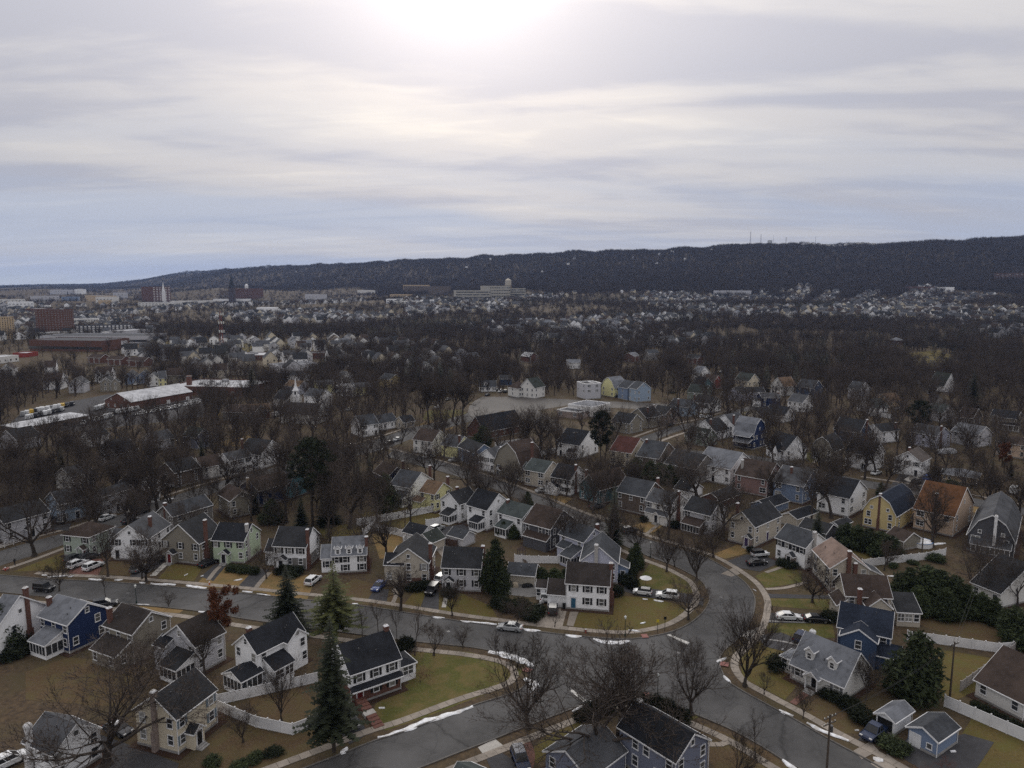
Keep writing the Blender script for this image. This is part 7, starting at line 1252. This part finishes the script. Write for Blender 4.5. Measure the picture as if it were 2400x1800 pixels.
fence([(836, 1233), (935, 1216), (1022, 1199)], 2.0, 'long white fence along the back of the triangular lawn'); fence([(850, 1256), (873, 1241), (901, 1250), (928, 1254), (959, 1264), (945, 1277)], 1.9, 'zigzag white fence below the triangular lawn'); fence([(998, 1234), (1079, 1220)], 1.9, 'white fence behind the black-roofed garage')
fence([(1206, 1317), (1240, 1320), (1330, 1321)], 1.8, 'white fence behind the slate-roofed garage'); fence([(2020, 1329), (2171, 1312), (2216, 1302)], 1.8, 'white fence behind the pinkish-roofed house'); fence([(2126, 1500), (2186, 1508), (2340, 1530), (2374, 1527)], 1.8, 'white fence with lamps behind the yellow-green evergreen'); fence([(2378, 1530), (2250, 1622)], 1.8, 'weathered grey fence running down to the utility pole', mat('grey_fence', (.28, .26, .25), None, 1.0))
fence([(2213, 1656), (2359, 1720), (2410, 1742), (2470, 1768)], 1.9, 'white fence behind the blue garage'); fence([(2293, 1379), (2376, 1403), (2420, 1414)], 1.8, 'white fence at the right edge before the dark roof'); fence([(1160, 1049), (1232, 1037)], 2.0, 'white fence beside the chapel', pw=3); fence([(1253, 1072), (1312, 1059)], 2.0, 'white fence right of the chapel trees', pw=3); fence([(1000, 1271), (1072, 1283)], 1.8, 'dark brown wooden fence behind the shuttered house', M_fwood); fence([(2030, 972), (2092, 982)], 2.4, 'white garden wall below the white bungalow', pw=3); fence([(-10, 1291), (52, 1270)], 1.25, 'white rail fence at the left edge', rail=True); fence([(1285, 1400), (1252, 1440)], 1.2, 'short white fence beside the covered patio', pw=1.6)
M_green = mat('lamp_green', (.012, .03, .024), None, 2, .5); M_lglass = mat('lantern_glass', (.62, .64, .62), None, 2, .3)
def lamp(px, py, label):
    g = G(px, py); e = empty('street_lamp', (g.x, g.y, 0)); tag(e, label, 'street lamp', 'lantern street lamps'); b = MB(); b.tube([(0, 0, 0), (0, 0, .5), (0, 0, .6), (0, 0, 3.4)], [.16, .14, .07, .05], 8); b.build('post', M_green, e)
    b = MB(); b.tube([(0, 0, 3.4), (0, 0, 3.85)], [.13, .22], 8); b.build('lantern', M_lglass, e); b = MB(); b.tube([(0, 0, 3.85), (0, 0, 4.1)], [.25, .04], 8); b.build('cap', M_lglass, e)
lamp(320, 1414, 'lantern street lamp on the lower kerb of the left street'); lamp(1465, 1491, 'lantern street lamp at the corner lawn'); lamp(1541, 1634, 'lantern street lamp beside the hedge at the bottom'); lamp(1524, 1307, 'lantern street lamp on the inside of the bend')
def pole(px, py, h, label, arms=1):
    g = G(px, py); e = empty('utility_pole', (g.x, g.y, 0), .5); tag(e, label, 'utility pole', 'utility poles'); b = MB(); b.tube([(0, 0, 0), (0, 0, h)], [.17, .11], 8); b.build('post', M_wood, e)
    for i in range(arms):
        b = MB(); b.box(-1.2, 1.2, -.06, .06, h - .5 - i * .9, h - .36 - i * .9); b.build('crossarm', M_wood, e)
        for x in (-1.05, -.4, .4, 1.05): b = MB(); b.cyl(x, 0, h - .36 - i * .9, h - .2 - i * .9, .05, .05, 6); b.build('insulator', M_lglass, e)
    if arms > 1: b = MB(); b.cyl(.35, 0, h - 2.6, h - 1.7, .25, .25, 8); b.build('transformer', M_metal, e)
    return Vector((g.x, g.y, h))
p1 = pole(1936, 1830, 9.5, 'utility pole with two crossarms at the bottom right', 2); p2 = pole(2226, 1636, 9.5, 'utility pole behind the yellow-green evergreen', 1); p3 = pole(2160, 1305, 9.5, 'utility pole beside the round pool', 1); p4 = pole(950, 1250, 8.5, 'dark utility pole beside the zigzag fence', 0); p5 = pole(1082, 1028, 10, 'utility pole left of the chapel', 1); p6 = pole(1118, 1012, 10, 'utility pole against the tan chapel gable', 1); p7 = pole(1348, 1072, 10, 'utility pole behind the pent-roofed white house', 1); p8 = Vector((130, 185, 10))
def wire(a, b, sag, label):
    pts = [a.lerp(b, t / 14) - Vector((0, 0, sag * 4 * (t / 14) * (1 - t / 14))) for t in range(15)]; m = MB(); m.tube(pts, [.022] * 15, 3); tag(m.build('power_line', M_dark), label, 'cable', 'overhead wires')
for dx, nm in ((-.5, 'left'), (.5, 'right')):
    v = Vector((dx, dx * .5, -.3)); wire(p1 + v, p2 + v, .9, '%s wire strung from the bottom pole over the pickup' % ('upper' if dx < 0 else 'lower')); wire(p2 + v, p8 + v, 1.4, '%s wire strung over the fenced lawn to the right' % ('upper' if dx < 0 else 'lower'))
wire(p5, p6, .5, 'wire between the two poles by the chapel')
M_red = mat('hydrant_red', (.25, .03, .02), None, 2, .5); M_yel = mat('sign_yellow', (.55, .42, .04), None, 2, .5)
for px, py, lb, m in ((1373, 1483, 'hydrant with white cap on the verge of the blue-door house', M_red), (491, 1371, 'orange hydrant on the tan verge', paint('orange')), (13, 1337, 'red hydrant at the far left corner', M_red)):
    g = G(px, py); e = empty('fire_hydrant', (g.x, g.y, 0)); tag(e, lb, 'hydrant', 'fire hydrants'); b = MB(); b.tube([(0, 0, 0), (0, 0, .1), (0, 0, .12), (0, 0, .6)], [.2, .2, .14, .13], 8); b.box(-.24, .24, -.06, .06, .4, .52); b.build('barrel', m, e); b = MB(); b.tube([(0, 0, .6), (0, 0, .72), (0, 0, .82)], [.17, .13, .04], 8); b.build('cap', M_trim, e)
for px, py, lb, hs, m in ((1541, 1482, 'yellow crossing sign on a dark post at the corner', 2.6, M_yel), (1558, 1480, 'dark sign post right of the yellow sign', 3.0, M_dark)):
    g = G(px, py); e = empty('sign_post', (g.x, g.y, 0)); tag(e, lb, 'sign'); b = MB(); b.box(-.04, .04, -.04, .04, 0, hs); b.build('post', M_dark, e); b = MB(); b.box(-.26, .26, -.07, -.045, hs - .6, hs - .02); b.build('plate', m, e)
# garden things
g = G(2157, 1278); e = empty('swimming_pool', (g.x, g.y, 0)); tag(e, 'round above-ground pool with blue rim and snow cover', 'pool'); b = MB(); b.cyl(0, 0, 0, 1.2, 2.7, 2.7, 20); b.build('wall', M_vinyl, e); b = MB()
for k in range(20): a0, a1 = k * math.pi / 10, (k + 1) * math.pi / 10; b.quad((2.55 * math.cos(a0), 2.55 * math.sin(a0), 1.23), (2.85 * math.cos(a0), 2.85 * math.sin(a0), 1.23), (2.85 * math.cos(a1), 2.85 * math.sin(a1), 1.23), (2.55 * math.cos(a1), 2.55 * math.sin(a1), 1.23))
b.build('rim', mat('pool_blue', (.04, .12, .26), None, 2), e); b = MB(); b.cyl(0, 0, 1.2, 1.215, 2.5, 2.5, 20); b.build('cover', M_snow, e)
g = G(1513, 1377); e = empty('garden_parasol', (g.x, g.y, 0)); tag(e, 'white garden parasol behind the small white car', 'parasol'); b = MB(); b.cyl(0, 0, 0, 2.5, .03, .03, 6); b.build('pole', M_metal, e); b = MB(); b.tube([(0, 0, 2.15), (0, 0, 2.7)], [1.35, .08], 8); b.build('canopy', M_vinyl, e)
g = G(1222, 1313); e = empty('play_tower', (g.x, g.y, 0), .4); tag(e, 'wooden play tower behind the white fence', 'play tower')
for sx in (-.7, .7):
    for sy in (-.7, .7): b = MB(); b.box(sx - .06, sx + .06, sy - .06, sy + .06, 0, 2.8); b.build('post', M_wood, e)
b = MB(); b.box(-.8, .8, -.8, .8, 1.3, 1.4); b.build('deck', M_wood, e); b = MB(); b.tube([(0, 0, 2.7), (0, 0, 3.6)], [1.25, .05], 4); b.build('roof', roofm('brown'), e); b = MB(); b.slab([(-.4, -.8, 1.4), (.4, -.8, 1.4), (.4, -3, .1), (-.4, -3, .1)], .06); b.build('slide', M_wood, e)
sheet('patio', gl([(1172, 1392), (1185, 1366), (1256, 1370), (1262, 1398), (1240, 1400)]), .05, mat('patio_stone', (.17, .165, .16), None, 1.2), 'grey stone patio behind the hedge')
for px, py, nm, lb, m, s in ((1208, 1376, 'furniture_cover', 'beige cover over patio furniture', mat('beige_cover', (.40, .34, .26), None, 1.5), (1.4, 1.0, 1.1)), (1184, 1380, 'grill_cover', 'black cover over a patio grill', M_dark, (1.1, .9, 1.0)), (1236, 1376, 'table_cover', 'black cover over a long patio table', M_dark, (2.6, 1.1, .8)), (2219, 1062, 'covered_boat', 'boat under a silver cover behind the ranch house', mat('silver_cover', (.42, .43, .46), None, 1.0, .5), (8.5, 2.6, 2.0))):
    g = G(px, py); b = MB(); w, d, h = s; rr = random.Random(px); rings = []
    for f, k in ((0, 1), (.45, .96), (.8, .78), (1, .35)): rings.append([(math.copysign(abs(math.cos(t)) ** .6, math.cos(t)) * w / 2 * k * rr.uniform(.94, 1.05), math.copysign(abs(math.sin(t)) ** .6, math.sin(t)) * d / 2 * k * rr.uniform(.94, 1.05), h * f) for t in [2 * math.pi * q / 12 for q in range(12)]])
    for i in range(3):
        for q in range(12): b.quad(rings[i][q], rings[i][(q + 1) % 12], rings[i + 1][(q + 1) % 12], rings[i + 1][q])
    b.quad(*rings[3]); tag(b.build(nm, m, None, (g.x, g.y, .05), .15, smooth=True), lb, 'boat' if 'boat' in nm else 'cover')
for px, py, lb, m in ((1331, 1424, 'blue recycling bin beside the garage door', mat('bin_blue', (.02, .06, .2), None, 2, .5)), (1322, 1427, 'black bin beside the blue recycling bin', M_dark)):
    g = G(px, py); e = empty('wheelie_bin', (g.x, g.y, .04)); tag(e, lb, 'bin'); b = MB(); b.slab([(-.3, -.3, 1.0), (.3, -.3, 1.0), (.3, .35, 1.0), (-.3, .35, 1.0)], .98); b.build('body', m, e); b = MB(); b.box(-.33, .33, -.34, .38, 1.01, 1.08); b.build('lid', m, e)
g = G(894, 1640); e = empty('front_steps', (0, 0, 0)); tag(e, 'two flights of brick steps down the bank of the brick and white house', 'steps'); q0, q1 = G(842, 1650), G(892, 1708); d = (q1 - q0); Ls = d.length; d.normalize(); yw = math.atan2(d.y, d.x); e.location = (q0.x, q0.y, 0); e.rotation_euler = (0, 0, yw)
for k in range(9):
    if k == 4: b = MB(); b.box(k * Ls / 10, (k + 1.6) * Ls / 10, -.9, .9, 0, .55); b.build('landing', M_newconc, e)
    else: b = MB(); kk = k + (.6 if k > 4 else 0); b.box(kk * Ls / 10, (kk + 1) * Ls / 10 - .03, -.8, .8, 0, 1.15 - kk * .115); b.build('step', M_brickpave, e)
# a person walking at the far left corner: one continuous body
def person(px, py, label):
    g = G(px, py); me = bpy.data.meshes.new('person'); J = [(0, 0, .92), (0, 0, 1.18), (0, .02, 1.42), (0, .04, 1.55), (0, .05, 1.68), (.12, .0, .88), (.14, .12, .5), (.15, .02, .08), (.15, .16, .04), (-.12, 0, .88), (-.13, -.1, .5), (-.14, -.32, .1), (-.14, -.2, .04), (.2, .01, 1.4), (.27, -.06, 1.13), (.26, .08, .9), (-.2, .01, 1.4), (-.27, .08, 1.13), (-.25, .22, .93)]
    E = [(0, 1), (1, 2), (2, 3), (3, 4), (0, 5), (5, 6), (6, 7), (7, 8), (0, 9), (9, 10), (10, 11), (11, 12), (2, 13), (13, 14), (14, 15), (2, 16), (16, 17), (17, 18)]
    me.from_pydata(J, E, []); o = bpy.data.objects.new('person', me); o.location = (g.x, g.y, .08); o.rotation_euler = (0, 0, 1.2); link(o); me.materials.append(mat('dark_clothes', (.02, .02, .026), None, 3)); sm = o.modifiers.new('skin', 'SKIN'); rad = [.15, .15, .15, .06, .105, .1, .075, .05, .045, .1, .075, .05, .045, .075, .055, .04, .075, .055, .04]
    for v, r_ in zip(me.skin_vertices[0].data, rad): v.radius = (r_, r_ * .85)
    me.skin_vertices[0].data[0].use_root = True; o.modifiers.new('smooth', 'SUBSURF').levels = 1; tag(o, label, 'person')
person(35, 1326, 'person in dark clothes walking on the sidewalk at the far left corner')

# ------------------------------------------------------------------ snow left on the verges
def snow(pts, w, h=.22, label=None):
    pl = [G(*p) for p in pts]
    if len(pl) == 1: pl = [pl[0] + Vector((-w * .4, 0, 0)), pl[0] + Vector((w * .4, .1, 0))]
    c = smooth_line(pl, .5); n = len(c); rr = random.Random(int(pts[0][0] * 3 + pts[0][1])); b = MB(); rows = []; M = 7
    for i, p in enumerate(c):
        t = i / max(n - 1, 1); a = c[max(i - 1, 0)]; q = c[min(i + 1, n - 1)]; d = (q - a); d = d.normalized() if d.length > 1e-5 else Vector((1, 0, 0)); nn = Vector((-d.y, d.x, 0)); ww = w * (math.sin(math.pi * min(max(t, .04), .96)) ** .45) * (.75 + .5 * (mnoise.noise(Vector((p.x * .9, p.y * .9, 2))) + .3)); off = w * .35 * mnoise.noise(Vector((p.x * .5, p.y * .5, 7)))
        rows.append([(*(p + nn * (off + ww / 2 * u)).to_2d(), .05 + (h * (1 - u * u) ** .5 * rr.uniform(.6, 1.2) if abs(u) < .99 else 0.0)) for u in [-1 + 2 * k / (M - 1) for k in range(M)]])
    for i in range(n - 1):
        for k in range(M - 1): b.quad(rows[i][k], rows[i + 1][k], rows[i + 1][k + 1], rows[i][k + 1])
    b.quad(*rows[0]); b.quad(*rows[-1][::-1]); o = b.build('snow_bank', M_snow, smooth=True); m = c[len(c) // 2]; tag(o, label or place_label('patch of old snow', m.x, m.y), 'snow', 'patches of old snow'); return o
for p, w in [([(885, 1729), (925, 1720), (992, 1693), (1046, 1677), (1108, 1657)], 1.5), ([(797, 1768), (815, 1754)], 1.5), ([(1146, 1528), (1210, 1543), (1250, 1563)], 2.4), ([(1228, 1592), (1252, 1608), (1236, 1622)], 2.2), ([(1014, 1446), (1042, 1450)], 1.0), ([(1079, 1456), (1165, 1464)], 1.1), ([(1224, 1475), (1268, 1480)], 1.2), ([(1326, 1489), (1363, 1493)], 1.2), ([(1390, 1499), (1430, 1506), (1476, 1503)], 1.7), ([(1473, 1478), (1499, 1481)], .9), ([(1500, 1462), (1513, 1460)], .6), ([(1532, 1408), (1555, 1411)], .9), ([(1506, 1405), (1518, 1406)], .6), ([(1679, 1552), (1702, 1543)], 1.0), ([(1697, 1585), (1713, 1602)], .8), ([(1832, 1783), (1866, 1804)], 1.2), ([(1826, 1665), (1860, 1679)], .9), ([(1891, 1695), (1927, 1713), (1989, 1738)], 1.1), ([(2046, 1778), (2070, 1784)], 1.7), ([(2008, 1713)], .9), ([(2234, 1763)], 1.2), ([(1834, 1523)], .6), ([(99, 1348), (110, 1350)], 1.0), ([(112, 1353), (160, 1350)], .8), ([(160, 1353), (174, 1350)], .8), ([(208, 1358), (242, 1360)], 1.1), ([(268, 1361), (288, 1359)], .9), ([(327, 1366), (340, 1368)], .9), ([(353, 1368), (411, 1372)], 1.3), ([(436, 1373), (484, 1379)], 1.5), ([(568, 1387), (592, 1389)], 1.1), ([(602, 1393), (634, 1397)], .6), ([(322, 1417), (350, 1419)], .7), ([(466, 1434), (494, 1437)], 1.0), ([(572, 1343), (592, 1344)], 1.0), ([(548, 1361), (568, 1358)], .8), ([(432, 1350), (440, 1346)], .5), ([(470, 1352), (477, 1350)], .6), ([(724, 1358), (735, 1348)], 1.2), ([(826, 1416), (840, 1417)], .9), ([(888, 1662), (902, 1660)], 1.4), ([(2180, 1276), (2216, 1274)], 1.4), ([(2080, 1350), (2096, 1351)], .8), ([(2102, 1368), (2120, 1366)], 1.2), ([(1367, 1655), (1392, 1643)], 1.0), ([(1340, 1668), (1375, 1652)], .8), ([(385, 1172), (410, 1168)], .8), ([(880, 1057), (905, 1050)], .7), ([(1103, 1137), (1118, 1138)], .6), ([(1248, 1107), (1262, 1108)], .5), ([(1765, 1382), (1772, 1386)], .5)]: snow(p, w * .82, .17)
# ironwork in the asphalt
for px, py in ((1450, 1560), (1590, 1530), (1050, 1480), (700, 1430), (1690, 1400), (1330, 1570), (1780, 1690), (300, 1390)):
    g = G(px, py); b = MB(); b.cyl(0, 0, 0, .012, .36, .36, 14); tag(b.build('manhole_cover', M_metal, None, (g.x, g.y, .022)), place_label('iron manhole cover', g.x, g.y), 'manhole', 'manhole covers')
# ------------------------------------------------------------------ the far town, the ridge top, the air
def town_house_mesh(i, wall, roof):
    rn = random.Random(i); w, d, ze = rn.uniform(8, 11), rn.uniform(9, 13), rn.uniform(5.4, 7.5); wb, rb, tb = MB(), MB(), MB(); volume(wb, rb, tb, -w / 2, -d / 2, w, d, -1, ze, 'gable', 'y' if i % 3 else 'x', rn.uniform(.7, 1.0))
    n = len(wb.v); wb.v += rb.v; wb.f += [tuple(k + n for k in f) for f in rb.f]; wb.m += [1] * len(rb.f)
    for sx in (-.25, .25):
        for z in (1.2, 3.9): wb.box(sx * w - .55, sx * w + .55, -d / 2 - .06, -d / 2 + .02, z, z + 1.5, m=2)
    return wb.mesh('town_house', [wallm(wall), roofm(roof), M_glass])
TH = [('white', 'charcoal', 'white'), ('offwhite', 'grey', 'pale'), ('white', 'brown', 'white'), ('beige', 'brown', 'beige'), ('greywhite', 'lightgrey', 'grey'), ('cream', 'grey', 'cream'), ('greywhite', 'charcoal', 'grey'), ('white', 'grey', 'white')]
THM = [town_house_mesh(i, *t[:2]) for i, t in enumerate(TH)]
cand = []
for _ in range(9000):
    y = 520 + 1500 * rs.rand() ** .8; x = rs.uniform(-.76, .8) * y; px = 1200 + FPX * x / y; Rr = np.interp(px, RD_X, RD_Y)
    if y > .66 * Rr or not ok_far(x, y, 6): continue
    if y < 1020 and px > 560 and rs.rand() < .55: continue
    if mnoise.noise(Vector((x * .0035, y * .0035, 21))) < .08: continue
    cand.append((y, x))
# streets of houses climbing the foot of the ridge
for px0, y0, px1, y1 in SLOPE:
    for k in range(16):
        t = k / 15; y = y0 + (y1 - y0) * t; x = (px0 + (px1 - px0) * t - 1200) / FPX * y; cand.append((y, x)); cand.append((y + 9, x + 26))
cand.sort(); kept = []; grid = {}
for y, x in cand:
    q = (int(x // 16), int(y // 16))
    if any((x - a) ** 2 + (y - b) ** 2 < 200 for i in (-1, 0, 1) for j in (-1, 0, 1) for a, b in grid.get((q[0] + i, q[1] + j), ())): continue
    grid.setdefault(q, []).append((x, y)); kept.append((x, y))
kz = terr(np.array([k[0] for k in kept]), np.array([k[1] for k in kept]))
restl = {i: [] for i in range(len(TH))}; rest_h = []
for k, ((x, y), z) in enumerate(zip(kept, kz)):
    i = rng.choice([0, 0, 1, 1, 2, 3, 4, 4, 5, 6, 7, 7])
    if k < 260:
        o = inst('town_house', THM[i], None, (x, y, float(z)), .45 + rng.choice([0, 0, math.pi / 2]) + rng.uniform(-.12, .12)); side = 'left' if P((x, y, 0))[0] < 800 else 'middle' if P((x, y, 0))[0] < 1600 else 'right'
        tag(o, 'small %s gabled house among bare trees in the far %s town' % (TH[i][2], side), 'house', 'far town houses')
    else: rest_h.append((x, y, float(z)))
hl = lib('far_houses', THM); scatter('distant_houses', rest_h, hl, 'crowd of tiny pale houses below the ridge', .9, 1.1, 'houses')
# graves in the cemetery grass
gb = MB(); rg = random.Random(9)
for (x0, x1, y0, y1, n) in ((745, 880, 800, 832, 420), (400, 740, 806, 832, 260), (2115, 2230, 838, 880, 200)):
    for _ in range(n):
        g = G(rg.uniform(x0, x1), rg.uniform(y0, y1)); w = rg.uniform(.4, .9); h = rg.uniform(.7, 1.5); gb.box(g.x - w, g.x + w, g.y - .2, g.y + .2, 0, h)
tag(gb.build('headstones', mat('grave_granite', (.10, .10, .105), (.22, .215, .21), .2)), 'rows of small headstones in the cemetery grass', 'headstones', kind='stuff')
# masts on the ridge
M_mast = mat('mast_steel', (.10, .085, .085), None, .3)
def mast(px, ytop, label, w=1.6, dishes=0, lattice=True, ybase=None, m=None):
    Rr = float(np.interp(px, RD_X, RD_Y)) * .985; x = (px - 1200) / FPX * Rr; p = Vector((x, Rr, tz(x, Rr)))
    if ybase is not None: p = G(px, ybase)
    h = z_at(p, ytop) - p.z; e = empty('radio_mast', p); tag(e, label, 'mast', 'radio masts'); m = m or M_mast
    for sx, sy in ((-1, -1), (1, -1), (0, 1)):
        b = MB(); b.tube([(sx * w, sy * w, -3), (sx * w * .35, sy * w * .35, h)], [w * .14, w * .1], 4); b.build('leg', m, e)
    b = MB(); n = max(6, int(h / (w * 2.2)))
    for k in range(n):
        f0, f1 = k / n, (k + 1) / n; a = [(sx * w * (1 - .65 * f0), sy * w * (1 - .65 * f0), h * f0) for sx, sy in ((-1, -1), (1, -1), (0, 1))]; c = [(sx * w * (1 - .65 * f1), sy * w * (1 - .65 * f1), h * f1) for sx, sy in ((-1, -1), (1, -1), (0, 1))]
        for q in range(3): b.tube([a[q], c[(q + 1) % 3]], [w * .07] * 2, 3, cap=False)
    b.build('bracing', m, e)
    for k in range(dishes):
        b = MB(); z = h * (.93 - .22 * k)
        for t in range(6): an = t * math.pi / 3; b.box(math.cos(an) * w * 1.2 - .16 * w, math.cos(an) * w * 1.2 + .16 * w, math.sin(an) * w * 1.2 - .3, math.sin(an) * w * 1.2 + .3, z - .6 * w, z + .6 * w)
        b.build('antenna', M_lglass, e)
    return e
mast(1749, 543, 'tallest radio mast on the ridge', 2.2); mast(1773, 549, 'second radio mast right of the tallest', 2.0); mast(1802, 551, 'thin radio mast behind the white tank', .9); mast(1831, 556, 'short radio mast with dishes on the ridge', 1.8, 2); mast(1899, 554, 'small radio mast beyond the others', 1.2)
Rr = float(np.interp(1794, RD_X, RD_Y)) * .985; p = Vector(((1794 - 1200) / FPX * Rr, Rr, tz((1794 - 1200) / FPX * Rr, Rr))); e = empty('water_tank', p); tag(e, 'white water tank on the ridge between the masts', 'water tank'); b = MB(); b.cyl(0, 0, -4, z_at(p, 563.5) - p.z, 9, 9, 16); b.build('shell', mat('tank_white', (.5, .52, .55), None, .2), e); b = MB(); b.cyl(0, 0, z_at(p, 563.5) - p.z, z_at(p, 563) - p.z, 8.5, 7, 16); b.build('lid', M_conc, e)
mast(522, 729, 'red and white lattice mast behind the school', 2.0, 3, ybase=822, m=mat('mast_red', (.22, .08, .06), None, .3))
for k in range(14):
    px = 1870 + k * 12.5 + rg.uniform(-3, 3); Rr = float(np.interp(px, RD_X, RD_Y)) * .965; x = (px - 1200) / FPX * Rr; o = inst('ridge_house', THM[rg.choice([0, 1, 4, 7])], None, (x, Rr, tz(x, Rr) + 7), rg.uniform(-.3, .3), (1.5, 1, 1.0)); tag(o, 'pale house in the row along the ridge top', 'house', 'houses along the ridge top')
for px, f in ((1345, .9), (1330, .86), (1480, .88), (1540, .9), (1535, .84), (1600, .86), (1150, .93), (1095, .86), (700, .85), (2370, .985), (2310, .985), (1270, .80), (1660, .93), (1570, .93)):
    Rr = float(np.interp(px, RD_X, RD_Y)) * f; x = (px - 1200) / FPX * Rr; o = inst('hill_house', THM[rg.choice([0, 1, 4, 7])], None, (x, Rr, tz(x, Rr) + 6), rg.uniform(-.4, .4), (.9, .8, .9)); tag(o, 'lone pale house in the ridge forest', 'house', 'houses in the ridge forest')
# haze: the air between here and the ridge
hb = MB(); hb.box(-26000, 26000, -400, 14600, -1.2, 420); ho = hb.build('haze', []); tag(ho, 'thin blue winter haze over the town', 'haze', kind='stuff')
hm = bpy.data.materials.new('haze_air'); hm.use_nodes = True; nt = hm.node_tree; nt.nodes.clear(); pv = nt.nodes.new('ShaderNodeVolumePrincipled'); pv.inputs['Color'].default_value = (.40, .57, 1.0, 1); pv.inputs['Density'].default_value = 3.6e-5; pv.inputs['Anisotropy'].default_value = .2
ou = nt.nodes.new('ShaderNodeOutputMaterial'); nt.links.new(pv.outputs[0], ou.inputs['Volume']); ho.data.materials.append(hm); hm.cycles.homogeneous_volume = True
